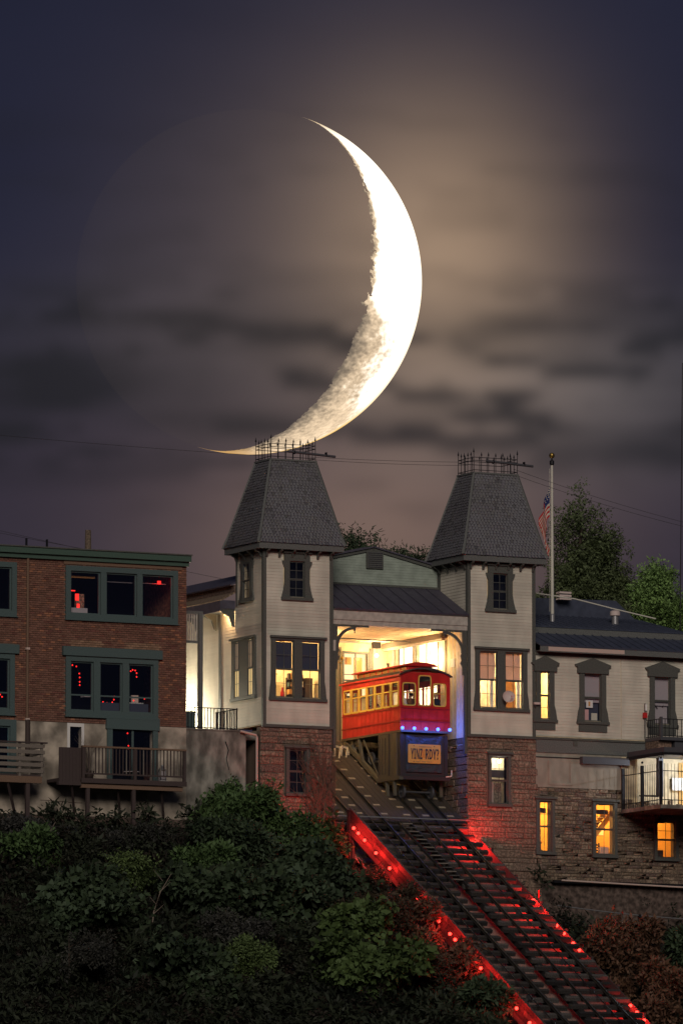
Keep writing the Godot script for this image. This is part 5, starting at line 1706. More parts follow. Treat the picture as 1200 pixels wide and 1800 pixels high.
func brick_house() -> void:
	var t := thing("brick_house", "three storey brick house with dark green window frames on the left", "building")
	var x0 := -16.0
	var x1 := -3.95
	var up := [[-9.86, -8.34], [-8.06, -6.50], [-6.24, -4.66]]
	var upl := [[-15.2, -14.2], [-14.0, -12.80]]
	var md := [[-9.84, -8.68], [-8.36, -7.22], [-6.90, -5.66]]
	var mdl := [[-15.2, -14.3], [-14.1, -12.88]]
	var holes := []
	for w in up: holes.append(Rect2(w[0], 4.66, w[1] - w[0], 1.98))
	for w in upl: holes.append(Rect2(w[0], 4.66, w[1] - w[0], 1.98))
	for w in md: holes.append(Rect2(w[0], 0.22, w[1] - w[0], 2.27))
	for w in mdl: holes.append(Rect2(w[0], 0.15, w[1] - w[0], 2.30))
	wall("wall", t, Transform3D.IDENTITY, x0, x1, -0.35, 7.45, holes, -0.28, -0.035, M.mortar)
	# every brick of the front, with its joints
	var big := [Rect2(-10.10, 4.40, 5.68, 2.50), Rect2(-15.6, 4.40, 3.04, 2.5), Rect2(-10.08, -0.06, 4.66, 3.2), Rect2(-15.6, -0.06, 2.96, 3.2), Rect2(-7.9, -0.4, 2.5, 0.4)]
	var bs := sts()
	var y := -0.33
	var row := 0
	while y < 7.2:
		var x := x0 - 0.11 * (row % 2)
		while x < x1:
			var a := maxf(x, x0)
			var b := minf(x + 0.215, x1)
			x += 0.225
			if b - a < 0.04: continue
			var c := Vector2((a + b) / 2, y + 0.045)
			var skip := false
			for h: Rect2 in big:
				if h.has_point(c): skip = true
			if skip: continue
			var v := rng.randf_range(0.72, 1.12)
			var k := rng.randf()
			var col := Color(0.235 * v, 0.117 * v, 0.084 * v)
			if k < 0.10: col = Color(0.20 * v, 0.085 * v, 0.065 * v)
			if k > 0.93: col = Color(0.38 * v, 0.17 * v, 0.10 * v)
			if y > 3.13 and y < 3.42 and ((c.x > -9.9 and c.x < -8.2) or (c.x > -7.1 and c.x < -5.3)):
				col = Color(0.34 * v, 0.20 * v, 0.13 * v)
			bs.set_color(col)
			var d := rng.randf_range(-0.006, 0.006)
			var e := 0.006
			var p := [Vector3(a + e, y + e, d), Vector3(b - e, y + e, d), Vector3(b - e, y + 0.088 - e, d), Vector3(a + e, y + 0.088 - e, d)]
			var q := [Vector3(a, y, -0.034), Vector3(b, y, -0.034), Vector3(b, y + 0.088, -0.034), Vector3(a, y + 0.088, -0.034)]
			face(bs, p, Vector3.BACK)
			for i in 4:
				var j := (i + 1) % 4
				face(bs, [p[i], p[j], q[j], q[i]], (p[i] + p[j]) / 2 - Vector3(c.x, c.y, 0))
		y += 0.1
		row += 1
	stuff(mi("brick", bs.commit(), M.brick, t))
	trio(t, up, 4.66, 6.64, {})
	trio(t, upl, 4.66, 6.64, {})
	trio(t, md, 0.22, 2.49, {"cornice": true, "split": 0.95})
	trio(t, mdl, 0.15, 2.45, {"cornice": true, "split": 0.9})
	bp("side_wall", t, Vector3(x1 - 0.25, -5.5, -10.0), Vector3(x1, 7.4, -0.29), M.brick_plain)
	bp("rear_wall", t, Vector3(x0, -5.5, -10.0), Vector3(x1 - 0.26, 7.4, -9.8), M.brick_plain)
	bp("side_wall", t, Vector3(x0, -5.5, -9.79), Vector3(x0 + 0.25, 7.4, -0.29), M.brick_plain)
	for fy in [3.3, -0.3]:
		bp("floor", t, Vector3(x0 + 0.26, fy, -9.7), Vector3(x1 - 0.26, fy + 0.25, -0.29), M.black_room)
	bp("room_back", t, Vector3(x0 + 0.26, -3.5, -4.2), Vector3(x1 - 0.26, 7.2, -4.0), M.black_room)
	bp("flat_roof", t, Vector3(x0, 7.2, -10.0), Vector3(x1, 7.4, -0.285), M.roof_seam)
	var co := sts()
	stb(co, Vector3(x0 - 0.1, 7.10, -0.2), Vector3(x1 + 0.04, 7.30, 0.16))
	stb(co, Vector3(x0 - 0.1, 7.305, -0.2), Vector3(x1 + 0.10, 7.58, 0.30))
	mi("cornice", co.commit(), M.cornice_green, t)
	bp("coping", t, Vector3(x0 - 0.1, 7.585, -0.3), Vector3(x1 + 0.13, 7.64, 0.36), M.trim_dark)
	bp("frieze_board", t, Vector3(-10.2, 6.93, 0.0), Vector3(-4.2, 7.08, 0.05), M.deck_beam)
	# rendered ground floor
	var gh := [Rect2(-9.85, -2.1, 0.58, 1.58), Rect2(-7.72, -3.0, 2.05, 2.48), Rect2(-15.0, -2.8, 2.2, 2.25)]
	wall("stucco_wall", t, Transform3D.IDENTITY, x0, x1, -5.2, -0.352, gh, -0.28, -0.02, M.stucco)
	bp("footing", t, Vector3(x0, -6.2, -0.25), Vector3(x1, -4.6, 0.04), M.foundation)
	var sw := node("window", t)
	var fr := sts()
	for b in [[-9.98, -9.85], [-9.27, -9.14]]:
		stb(fr, Vector3(b[0], -2.2, -0.04), Vector3(b[1], -0.36, 0.03))
	stb(fr, Vector3(-9.85, -0.52, -0.04), Vector3(-9.27, -0.36, 0.03))
	stb(fr, Vector3(-9.85, -2.2, -0.04), Vector3(-9.27, -2.1, 0.03))
	mi("frame", fr.commit(), M.white_paint, sw)
	bp("pane", sw, Vector3(-9.85, -2.1, -0.06), Vector3(-9.27, -0.52, -0.054), M.glass)
	var dr := node("glazed_door", t)
	var df := sts()
	stb(df, Vector3(-8.05, -0.55, -0.03), Vector3(-5.36, 0.0, 0.12))
	stb(df, Vector3(-7.98, -3.0, -0.03), Vector3(-7.72, -0.551, 0.07))
	stb(df, Vector3(-5.67, -3.0, -0.03), Vector3(-5.42, -0.551, 0.07))
	stb(df, Vector3(-6.72, -3.0, -0.06), Vector3(-6.62, -0.55, -0.01))
	mi("frame", df.commit(), M.green_paint, dr)
	for x in [[-7.72, -6.72], [-6.62, -5.67]]:
		bp("pane", dr, Vector3(x[0], -3.0, -0.07), Vector3(x[1], -0.55, -0.064), M.glass)
	trio(t, [[-15.0, -12.85]], -2.6, -0.62, {"cw": 0.3})
	for i in 3:
		bp("crack_line", t, Vector3(-11.3 + i * 0.7, -3.95 - 0.03 * i, -0.021), Vector3(-10.6 + i * 0.7, -3.92 - 0.03 * i, -0.016), M.foundation)
	# downpipe
	var dp := sts()
	tube(dp, [Vector3(-12.02, 7.08, 0.08), Vector3(-12.02, -0.35, 0.08)], 0.065, 0.065, 8)
	mi("downpipe", dp.commit(), M.deck_beam, t)
	var d2 := sts()
	tube(d2, [Vector3(-12.0, -0.30, 0.09), Vector3(-12.0, -1.9, 0.09)], 0.12, 0.12, 8)
	mi("downpipe", d2.commit(), M.shelf_dark, t)
	for yy in [2.9, -0.33]:
		bp("pipe_joint", t, Vector3(-12.11, yy, 0.0), Vector3(-11.93, yy + 0.1, 0.16), M.blind_pink)
	# roof bits
	var ch := sts()
	tube(ch, [Vector3(-7.57, 7.3, -3.0), Vector3(-7.57, 8.92, -3.0)], 0.17, 0.14, 8)
	mi("chimney_pipe", ch.commit(), M.stone_tan_b, t)
	for p in [-10.7, -9.66]:
		bp("roof_post", t, Vector3(p - 0.04, 7.3, -3.04), Vector3(p + 0.04, 8.38, -2.96), M.iron)
	# dim rooms: what shows through the panes
	var ins := node("room_fittings", t)
	bp("counter", ins, Vector3(-9.8, 4.55, -0.9), Vector3(-8.75, 5.0, -0.5), M.blind_grey)
	bp("valance", ins, Vector3(-9.8, 6.38, -0.5), Vector3(-8.4, 6.47, -0.46), M.paper_orange)
	bp("pale_cabinet", ins, Vector3(-8.9, 4.9, -1.6), Vector3(-8.5, 5.75, -1.4), M.stone_tan)
	bp("ceiling_track", ins, Vector3(-8.0, 6.28, -0.7), Vector3(-6.4, 6.31, -0.66), M.blind_grey)
	bp("ceiling_track", ins, Vector3(-6.2, 6.30, -0.7), Vector3(-4.7, 6.33, -0.66), M.blind_grey)
	bp("lamp_shade", ins, Vector3(-8.15, 1.05, -1.2), Vector3(-7.85, 1.5, -1.0), M.blind_pink)
	bp("table", ins, Vector3(-8.75, 0.95, -1.2), Vector3(-8.2, 1.05, -0.8), M.blind_grey)
	bp("table", ins, Vector3(-6.7, 0.70, -1.0), Vector3(-5.9, 0.76, -0.5), M.paper)
	bp("chair_back", ins, Vector3(-6.25, 0.78, -1.1), Vector3(-5.9, 1.15, -1.04), M.blind_pink)
	bp("sill_shelf", ins, Vector3(-8.2, 0.25, -0.5), Vector3(-5.7, 0.7, -0.4), M.blind_blue)

func red_lamp_glints() -> void:
	# added red lamps standing in for red reflections in the brick house panes
	var L := [
		[Vector3(-9.05, 5.55, -1.0), Vector3(0.16, 0.30, 0.06), "short added red glow bar in the brick house's upper left pane, upper of two", true],
		[Vector3(-9.0, 4.98, -0.98), Vector3(0.11, 0.52, 0.06), "tall added red glow bar in the brick house's upper left pane, lower of two", false],
		[Vector3(-9.42, 5.84, -1.02), Vector3(0.55, 0.04, 0.05), "thin added red glow line across the brick house's upper left pane", false],
		[Vector3(-5.12, 6.36, -0.5), Vector3(0.16, 0.15, 0.06), "square added red glow high in the brick house's upper right pane", true],
	]
	for l in L:
		var o := tag(mi("red_lamp_glint", cube, M.lamp_glint_red, self, Transform3D(Basis.from_scale(l[1]), l[0])), l[2], "lamp", "added red glows in the brick house")
		o.set_meta("label", l[2])
		if l[3]: lamp_light(o, Vector3.ZERO, 1.0, 0.02, 0.015, 0.10, 0.05)
	var chains := [
		["string of tiny red reflection dots hanging in the middle storey's left pane", [Vector3(-9.5, 2.35, -0.5), Vector3(-9.3, 2.3, -0.5), Vector3(-9.15, 1.98, -0.5), Vector3(-9.13, 1.8, -0.5), Vector3(-9.13, 1.6, -0.5), Vector3(-9.13, 1.45, -0.5)]],
		["string of tiny red reflection dots low in the middle storey's centre pane", [Vector3(-7.95, 0.72, -0.5), Vector3(-7.75, 0.68, -0.5), Vector3(-7.6, 0.65, -0.5), Vector3(-7.48, 0.72, -0.5), Vector3(-7.4, 0.85, -0.5), Vector3(-7.37, 1.0, -0.5)]],
		["hook of tiny red reflection dots high in the middle storey's right pane", [Vector3(-6.55, 2.2, -0.5), Vector3(-6.45, 2.26, -0.5), Vector3(-6.32, 2.24, -0.5), Vector3(-6.25, 2.12, -0.5), Vector3(-6.25, 1.95, -0.5)]],
		["few tiny red reflection dots low in the middle storey's right pane", [Vector3(-6.4, 0.85, -0.5), Vector3(-6.2, 0.62, -0.5), Vector3(-6.08, 0.6, -0.5), Vector3(-5.85, 0.95, -0.5)]],
		["string of tiny red reflection dots in the far left middle pane", [Vector3(-13.6, 1.2, -0.5), Vector3(-13.4, 1.1, -0.5), Vector3(-13.25, 0.95, -0.5), Vector3(-13.12, 0.85, -0.5), Vector3(-13.02, 0.75, -0.5)]],
		["few tiny red reflection dots behind the ground floor glazed door", [Vector3(-6.75, -0.68, -0.4), Vector3(-6.7, -1.25, -0.4), Vector3(-6.7, -1.38, -0.4)]],
	]
	for c in chains:
		var t := thing("reflected_lights", c[0], "string lights", Vector3.ZERO, 0.0, "red reflection dots in the brick house")  # added dots and cord in place of red bulbs reflected in the panes
		var prev: Vector3 = c[1][0]
		for p: Vector3 in c[1]:
			var st := sts()
			ball(st, Vector3.ZERO, 0.036, 6)
			mi("light", st.commit(), M.lamp_glint_red, t, Transform3D(Basis.IDENTITY, p))
			if p != prev:
				var w := sts()
				tube(w, [prev, p], 0.006, 0.006, 4)
				mi("cord", w.commit(), M.wire, t)
			prev = p
	var tl := thing("teal_lamp_panel", "teal lit panel behind the far left ground floor window", "lamp", Vector3(-13.9, -2.3, -1.2))
	bp("screen", tl, Vector3(0, 0, 0), Vector3(1.0, 1.6, 0.05), M.lamp_teal)
	for k in 5:
		bp("slat", tl, Vector3(0.35, 0.15 + k * 0.3, 0.06), Vector3(0.98, 0.19 + k * 0.3, 0.09), M.blind_blue)
	lamp_light(tl, Vector3(0.5, 0.8, 0.3), 0.25, 0.75, 0.9, 0.25, 0.3)

func decks() -> void:
	var t := thing("baluster_deck", "dark wooden deck with baluster railing before the glazed door", "deck", Vector3(0, 0, 0))
	var y := -3.0
	bp("floor", t, Vector3(-9.95, y - 0.14, 0.02), Vector3(-4.75, y, 1.55), M.deck_wood)
	bp("rim_joist", t, Vector3(-10.0, y - 0.20, 1.552), Vector3(-4.70, y + 0.02, 1.62), M.deck_wood)
	bp("front_beam", t, Vector3(-9.95, y - 0.42, 1.30), Vector3(-4.85, y - 0.205, 1.50), M.deck_beam)
	bp("side_screen", t, Vector3(-11.0, -3.15, 1.30), Vector3(-9.82, -1.62, 1.36), M.deck_wood)
	for k in 7:
		bp("screen_board", t, Vector3(-11.0 + k * 0.168, -3.2, 1.362), Vector3(-10.84 + k * 0.168, -1.60, 1.38), M.deck_wood)
	bp("screen_rail", t, Vector3(-11.08, -3.32, 1.25), Vector3(-9.8, -3.16, 1.48), M.deck_wood)
	bp("bay_floor", t, Vector3(-11.0, y - 0.14, 0.02), Vector3(-9.96, y, 1.29), M.deck_wood)
	bp("top_rail", t, Vector3(-9.95, -1.58, 1.45), Vector3(-4.72, -1.50, 1.62), M.deck_beam)
	bp("bottom_rail", t, Vector3(-9.9, -2.80, 1.50), Vector3(-4.75, -2.73, 1.56), M.deck_wood)
	for k in 30:
		bp("baluster", t, Vector3(-9.80 + k * 0.172, -2.73, 1.51), Vector3(-9.755 + k * 0.172, -1.58, 1.55), M[["deck_wood", "deck_grey"][1 if k % 5 == 2 else 0]])
	for x in [-9.9, -7.3, -4.8]:
		bp("post", t, Vector3(x - 0.05, y, 1.46), Vector3(x + 0.07, -1.50, 1.60), M.deck_wood)
	for x in [-9.6, -7.3]:
		bp("support_post", t, Vector3(x - 0.08, -6.2, 1.32), Vector3(x + 0.08, y - 0.42, 1.48), M.deck_wood)
	for x in [-10.4, -8.1, -5.9]:
		var st := sts()
		bar(st, Vector3(x, y - 0.2, 1.4), Vector3(x + 0.75, -4.5, 0.1), 0.10, 0.12)
		mi("brace", st.commit(), M.deck_wood, t)
	var pl := thing("potted_grass", "dry spiky grass in a pot at the baluster deck's left end", "plant", Vector3(-9.3, -3.0, 0.9))
	var ps := sts()
	for i in 26:
		var a := rng.randf() * TAU
		var s := rng.randf_range(0.2, 0.75)
		tube(ps, [Vector3(0, 0.3, 0), Vector3(cos(a) * s * 0.3, 1.3, sin(a) * s * 0.3), Vector3(cos(a) * s, rng.randf_range(1.7, 2.3), sin(a) * s)], 0.012, 0.004, 3)
	mi("blades", ps.commit(), M.bark_pale, pl)
	var pot := sts()
	lathe(pot, [Vector2(0.0, 0.0), Vector2(0.18, 0.0), Vector2(0.25, 0.4), Vector2(0.22, 0.4), Vector2(0.0, 0.36)], 12)
	mi("pot", pot.commit(), M.shelf_dark, pl)
	var ln := thing("deck_lantern", "grey lantern standing on the baluster deck's right end", "lantern", Vector3(-5.7, -3.0, 1.1))
	bp("base", ln, Vector3(-0.2, 0.0, -0.2), Vector3(0.2, 0.06, 0.2), M.paper)
	for c in [[-0.14, -0.14], [0.10, -0.14], [0.10, 0.10], [-0.14, 0.10]]:
		bp("post", ln, Vector3(c[0], 0.06, c[1]), Vector3(c[0] + 0.04, 0.55, c[1] + 0.04), M.galv)
	bp("glass", ln, Vector3(-0.1, 0.06, -0.1), Vector3(0.1, 0.5, 0.1), M.blind_grey)
	var lt := sts()
	lathe(lt, [Vector2(0.22, 0.55), Vector2(0.05, 0.72), Vector2(0.05, 0.78), Vector2(0.0, 0.8)], 4)
	mi("lid", lt.commit(), M.galv, ln)
	var ft := thing("patio_table", "low pale round table on the baluster deck", "table", Vector3(-7.1, -3.0, 0.8))
	var fs := sts()
	lathe(fs, [Vector2(0.0, 0.42), Vector2(0.4, 0.42), Vector2(0.4, 0.46), Vector2(0.0, 0.46)], 16)
	mi("table_top", fs.commit(), M.blind_grey, ft)
	for i in 3:
		var s2 := sts()
		tube(s2, [Vector3(cos(i * 2.1) * 0.12, 0.42, sin(i * 2.1) * 0.12), Vector3(cos(i * 2.1) * 0.3, 0, sin(i * 2.1) * 0.3)], 0.02, 0.02, 5)
		mi("leg", s2.commit(), M.iron, ft)
	# the slatted deck at the picture's left edge
	var s := thing("slatted_deck", "weathered deck with gappy horizontal board railing at the left edge", "deck")
	bp("floor", s, Vector3(-16.5, -3.05, 0.02), Vector3(-11.9, -2.92, 1.5), M.deck_wood)
	bp("front_beam", s, Vector3(-16.5, -3.30, 1.40), Vector3(-11.95, -3.0, 1.56), M.deck_beam)
	for k in 5:
		var st := sts()
		bar(st, Vector3(-16.5, -2.75 + k * 0.29, 1.58), Vector3(-11.85 - rng.randf() * 0.08, -2.77 + k * 0.29 + rng.randf_range(-0.03, 0.03), 1.58), 0.035, 0.17)
		mi("rail_board", st.commit(), M.deck_grey, s)
		var sd := sts()
		bar(sd, Vector3(-11.82, -2.77 + k * 0.29, 1.55), Vector3(-11.82, -2.77 + k * 0.29, 0.05), 0.035, 0.15)
		mi("rail_board", sd.commit(), M.deck_grey, s)
	bp("cap_rail", s, Vector3(-16.5, -1.50, 1.48), Vector3(-11.72, -1.44, 1.68), M.deck_wood)
	for x in [-13.05, -11.95]:
		bp("post", s, Vector3(x - 0.06, -3.0, 1.48), Vector3(x + 0.06, -1.5, 1.56), M.deck_grey)
	bp("support_post", s, Vector3(-12.7, -6.2, 1.34), Vector3(-12.52, -3.30, 1.5), M.deck_wood)
	for x in [-13.6]:
		var st := sts()
		bar(st, Vector3(x, -3.25, 1.45), Vector3(x + 0.95, -4.9, 0.3), 0.10, 0.12)
		mi("brace", st.commit(), M.deck_wood, s)

# ---------------------------------------------------------------- yard between the brick house and the left tower
func yard() -> void:
	var w := thing("concrete_retaining_wall", "stained concrete retaining wall between the decks and the left stone pier", "wall")
	bp("wall", w, Vector3(-3.94, -6.2, -0.42), Vector3(-1.15, -0.42, -0.10), M.concrete)
	bp("wall", w, Vector3(-1.149, -6.2, -2.2), Vector3(-0.85, -0.45, -0.11), M.concrete)
	bp("wall", w, Vector3(-0.848, -6.2, -2.2), Vector3(-0.16, -0.55, -1.9), M.foundation)
	bp("coping", w, Vector3(-3.94, -0.418, -0.46), Vector3(-1.10, -0.34, -0.06), M.concrete)
	var pp := sts()
	tube(pp, [Vector3(-1.2, -0.40, 0.05), Vector3(-0.42, -0.55, 0.05), Vector3(-0.36, -0.65, 0.05), Vector3(-0.36, -4.3, 0.05)], 0.06, 0.06, 6)
	mi("drain_pipe", pp.commit(), M.blind_pink, w)
	var cr := sts()
	tube(cr, [Vector3(-1.9, -0.9, -0.09), Vector3(-1.75, -1.3, -0.09), Vector3(-1.85, -1.7, -0.09), Vector3(-1.72, -2.2, -0.09)], 0.03, 0.015, 4)
	mi("crack", cr.commit(), M.black_room, w)
	structure("courtyard_ground", slab_mesh(Vector3(-3.94, -0.75, -11.0), Vector3(-0.03, -0.45, -0.43)), M.concrete)
	var r := thing("yard_railing", "thin iron railing on top of the stained retaining wall", "railing")
	fence_panel(r, Vector3(-3.9, -0.34, -0.25), Vector3(-1.25, -0.34, -0.25), 0.98, 16, M.iron, false, [0.06, 1.0])
	fence_panel(r, Vector3(-1.25, -0.34, -0.25), Vector3(-1.25, -0.34, -2.4), 0.98, 12, M.iron, false, [0.06, 1.0])
	for p in [Vector3(-3.9, -0.34, -0.25), Vector3(-1.25, -0.34, -0.25), Vector3(-1.25, -0.34, -2.4)]:
		bp("post", r, p + Vector3(-0.025, 0, -0.025), p + Vector3(0.025, 1.02, 0.025), M.iron)
	# the annex: the tower's left side carried on backwards under wide eaves
	var a := thing("clapboard_annex", "low clapboard annex with wide dark eaves behind the left tower", "building")
	wall("wall", a, ztox(Vector3.ZERO), -12.0, -4.401, -0.45, 5.7, [], -0.18, -0.03, M.wall_core)
	siding(a, ztox(Vector3.ZERO), -12.0, -4.62, -0.4, 5.6, [], ["siding_cream", "siding_cream_b"], 0.16)
	bp("corner_board", a, Vector3(-0.05, -0.4, -4.62), Vector3(0.0, 5.6, -4.38), M.trim_grey)
	bp("rear_wall", a, Vector3(0.2, -0.4, -12.2), Vector3(3.6, 5.8, -12.0), M.wall_core)
	bp("eave_soffit", a, Vector3(-0.75, 5.50, -12.0), Vector3(-0.04, 5.58, -2.95), M.trim_dark)
	bp("eave_fascia", a, Vector3(-0.80, 5.46, -12.0), Vector3(-0.752, 5.98, -2.93), M.roof_seam)
	bp("eave_end", a, Vector3(-0.751, 5.585, -2.95), Vector3(-0.04, 5.98, -2.90), M.roof_seam)
	for k in 4:
		var st := sts()
		prism(st, [Vector2(-0.04, 5.50), Vector2(-0.70, 5.50), Vector2(-0.62, 5.38), Vector2(-0.30, 5.22), Vector2(-0.14, 4.80), Vector2(-0.04, 4.75)], -3.06 - k * 1.9, -2.96 - k * 1.9)
		mi("eave_bracket", st.commit(), M.trim_dark, a)
	seam_roof(a, Vector3(-0.82, 5.99, -12.0), Vector3(-0.82, 5.99, -2.90), Vector3(-0.02, 6.42, -2.90), Vector3(-0.02, 6.42, -12.0), 1, M.stone_tan)
	bp("upper_band", a, Vector3(-0.10, 6.38, -12.0), Vector3(0.0, 6.72, -2.90), M.stone_d)
	seam_roof(a, Vector3(-0.30, 6.74, -12.0), Vector3(-0.30, 6.74, -2.88), Vector3(1.6, 7.55, -2.88), Vector3(1.6, 7.55, -12.0), 1, M.roof_seam)
	# a covered stair: post and slatted screen
	var p := thing("slatted_porch_screen", "grey post and slatted screen beside the brick house corner", "porch")
	bp("post", p, Vector3(-2.62, -0.45, -1.6), Vector3(-2.42, 5.2, -1.42), M.trim_grey)
	for k in 6:
		bp("slat", p, Vector3(-3.36 + k * 0.125, 3.86, -1.54), Vector3(-3.29 + k * 0.125, 5.1, -1.50), M.beam_paint)
	bp("rail", p, Vector3(-3.40, 3.74, -1.56), Vector3(-2.40, 3.86, -1.46), M.trim_grey)
	bp("rail", p, Vector3(-3.40, 5.10, -1.56), Vector3(-2.40, 5.24, -1.46), M.trim_grey)
	# the floodlight on the ground
	var f := thing("ground_floodlight", "white floodlight on the yard ground washing the annex wall", "lamp", Vector3(-1.25, 0.75, -8.0))
	var st2 := sts()
	ball(st2, Vector3.ZERO, 0.10)
	mi("bulb", st2.commit(), M.bulb_white, f)
	bp("stand", f, Vector3(-0.04, -0.6, -0.04), Vector3(0.04, -0.1, 0.04), M.iron)
	lamp_light(f, Vector3.ZERO, 1.0, 0.93, 0.68, 28.0, 0.1)
	var f2 := thing("wall_lamp", "warm lamp under the annex eaves washing its upper boards", "lamp", Vector3(-0.30, 5.36, -3.42))
	var st3 := sts()
	ball(st3, Vector3.ZERO, 0.06)
	mi("bulb", st3.commit(), M.bulb_amber, f2)
	bp("bracket", f2, Vector3(-0.03, 0.05, -0.03), Vector3(0.03, 0.3, 0.03), M.iron)
	lamp_light(f2, Vector3.ZERO, 1.0, 0.60, 0.28, 2.2, 0.06)
	var bn := thing("yard_bin", "dark bin by the brick house corner behind the yard railing", "bin", Vector3(-3.55, -0.45, -0.75))
	bp("body", bn, Vector3(-0.3, 0, -0.25), Vector3(0.3, 0.85, 0.25), M.green_paint)
	bp("lid", bn, Vector3(-0.33, 0.855, -0.28), Vector3(0.33, 0.93, 0.28), M.green_paint)

func slab_mesh(a: Vector3, b: Vector3) -> ArrayMesh:
	var st := sts()
	stb(st, a, b)
	return st.commit()
# ---------------------------------------------------------------- ground and plants
func ground_y(x: float, z: float) -> float:
	var h0 := -5.0
	if x < -4.0: h0 = -4.9
	h0 = lerpf(h0, -5.6, smoothstep(-4.0, 0.0, x))
	h0 = lerpf(h0, -5.7, smoothstep(2.5, 4.0, x))
	h0 = lerpf(h0, -7.4, smoothstep(10.4, 12.0, x))
	h0 = lerpf(h0, -8.9, smoothstep(13.5, 16.0, x))
	var s := lerpf(0.52, SLOPE, smoothstep(1.0, 4.0, x) * smoothstep(16.0, 11.0, x))
	var y := h0 - s * maxf(z, 0.0)
	y += 0.35 * noise.get_noise_2d(x * 9.0, z * 9.0) * smoothstep(0.0, 3.0, z)
	if x > 3.2 and x < 11.2: y = minf(y, rail_y(z) - 1.25)
	var back := -0.85
	y = lerpf(y, back, smoothstep(-9.8, -10.6, z))
	var low := -31.5
	return maxf(y, low)

func ground() -> void:
	var xs := [-3000.0, -900.0, -300.0, -120.0, -60.0, -40.0]
	var v := -30.0
	while v < 34.0:
		xs.append(v)
		v += 0.8
	for f in [34.0, 45.0, 70.0, 140.0, 400.0, 1200.0, 3000.0]: xs.append(f)
	var zs := [-3000.0, -900.0, -300.0, -100.0, -50.0, -25.0, -14.0, -10.8, -10.4, -10.0, -9.7, -6.0, -3.0, -1.0]
	v = 0.0
	while v < 34.0:
		zs.append(v)
		v += 0.7
	for f in [34.0, 40.0, 50.0, 54.0, 70.0, 110.0, 200.0, 340.0, 800.0, 3000.0]: zs.append(f)
	var st := sts()
	for i in xs.size() - 1:
		for j in zs.size() - 1:
			var p := []
			for c in [[i, j], [i + 1, j], [i + 1, j + 1], [i, j + 1]]:
				p.append(Vector3(xs[c[0]], ground_y(xs[c[0]], zs[c[1]]), zs[c[1]]))
			face(st, p, Vector3.UP)
	structure("ground", st.commit(), M.soil)

func spray(n: int, ll: float, lw: float, spread: float, sd: int, droop := 0.3) -> Array:
	# a twig's worth of leaves, each a pair of halves folded along its midrib; six tones of it
	var out := []
	for tone in 6:
		var r := RandomNumberGenerator.new()
		r.seed = sd * 10 + tone % 3
		var st := sts()
		var k := 0
		for i in n:
			var d := Vector3(r.randfn(), r.randfn() * 0.7 + 0.1, r.randfn()).normalized()
			var p := d * spread * r.randf_range(0.25, 1.0)
			var dir := (d + Vector3(r.randfn(), r.randfn(), r.randfn()) * 0.5 - Vector3(0, droop, 0)).normalized()
			var side := dir.cross(Vector3(r.randfn(), 1.2, r.randfn())).normalized()
			var nr := side.cross(dir).normalized()
			var L := ll * r.randf_range(0.7, 1.2)
			var w := lw * r.randf_range(0.75, 1.15)
			var m1 := p + dir * L * 0.45
			var tip := p + dir * L - nr * L * 0.16
			var v: float = r.randf_range(0.8, 1.2) * [0.35, 0.55, 0.8, 1.1, 1.5, 2.3][tone]
			st.set_color(Color(v, v * lerpf(1.05, 0.97, tone / 5.0), v * lerpf(1.0, 0.75, tone / 5.0)))
			st.set_normal(nr)
			for q in [p, m1 + side * w * 0.5 + nr * w * 0.14, tip, m1 - side * w * 0.5 + nr * w * 0.14]:
				st.add_vertex(q)
			# front faces run clockwise
			var tr := [0, 1, 2, 0, 2, 3]
			var nn: Vector3 = (tip - p).cross((m1 + side * w * 0.5) - p)
			if nn.dot(nr) < 0: tr = [0, 2, 1, 0, 3, 2]
			for q in tr: st.add_index(k + q)
			k += 4
		out.append(st.commit())
	return out

func crown(parent: Node, called: String, cen: Vector3, rad: Vector3, count: int, clumps: int, meshes: Array, m: Material, tight := 0.30, smin := 0.7, smax := 1.3, cone := 0.0) -> void:
	var cs := []
	for k in clumps:
		var d := Vector3(rng.randfn(), rng.randfn(), rng.randfn()).normalized() * pow(rng.randf(), 0.38)
		if cone > 0:
			var hh := (d.y + 1.0) / 2.0
			d.x *= lerpf(1.0, 1.0 - cone, hh)
			d.z *= lerpf(1.0, 1.0 - cone, hh)
		cs.append([d, rng.randf(), rng.randf_range(0.6, 1.25)])
	var st := sts()
	for i in count:
		var k: Array = cs[rng.randi() % clumps]
		var d: Vector3 = k[0] + Vector3(rng.randfn(), rng.randfn() * 0.8, rng.randfn()) * tight * k[2]
		var s := rng.randf_range(smin, smax)
		var b := Basis(Vector3(rng.randfn(), rng.randfn(), rng.randfn()).normalized(), rng.randf() * TAU).scaled(Vector3.ONE * s)
		var tone := clampi(int((k[1] * 0.7 + rng.randf() * 0.4) * 6.0), 0, 5)
		st.append_from(meshes[tone], 0, Transform3D(b, cen + d * rad))
	mi(called, st.commit(), m, parent)

func limbs(parent: Node, called: String, base: Vector3, top: Vector3, r: float, n: int, reach: Vector3, m: Material) -> void:
	var st := sts()
	var bend := Vector3(rng.randfn(), 0, rng.randfn()) * 0.06 * base.distance_to(top)
	tube(st, [base, base.lerp(top, 0.35) + bend, base.lerp(top, 0.7) + bend * 0.6, top], r, r * 0.3, 7)
	for i in n:
		var f := rng.randf_range(0.3, 0.95)
		var p := base.lerp(top, f) + bend * 0.7 * sin(PI * f)
		var a := rng.randf() * TAU
		var e := p + Vector3(cos(a) * reach.x, reach.y * rng.randf_range(0.3, 1.0), sin(a) * reach.z) * rng.randf_range(0.5, 1.0)
		tube(st, [p, p.lerp(e, 0.5) + Vector3(0, -0.05 * reach.y, 0), e], r * (0.5 - 0.3 * f), r * 0.06, 5)
	mi(called, st.commit(), m, parent)

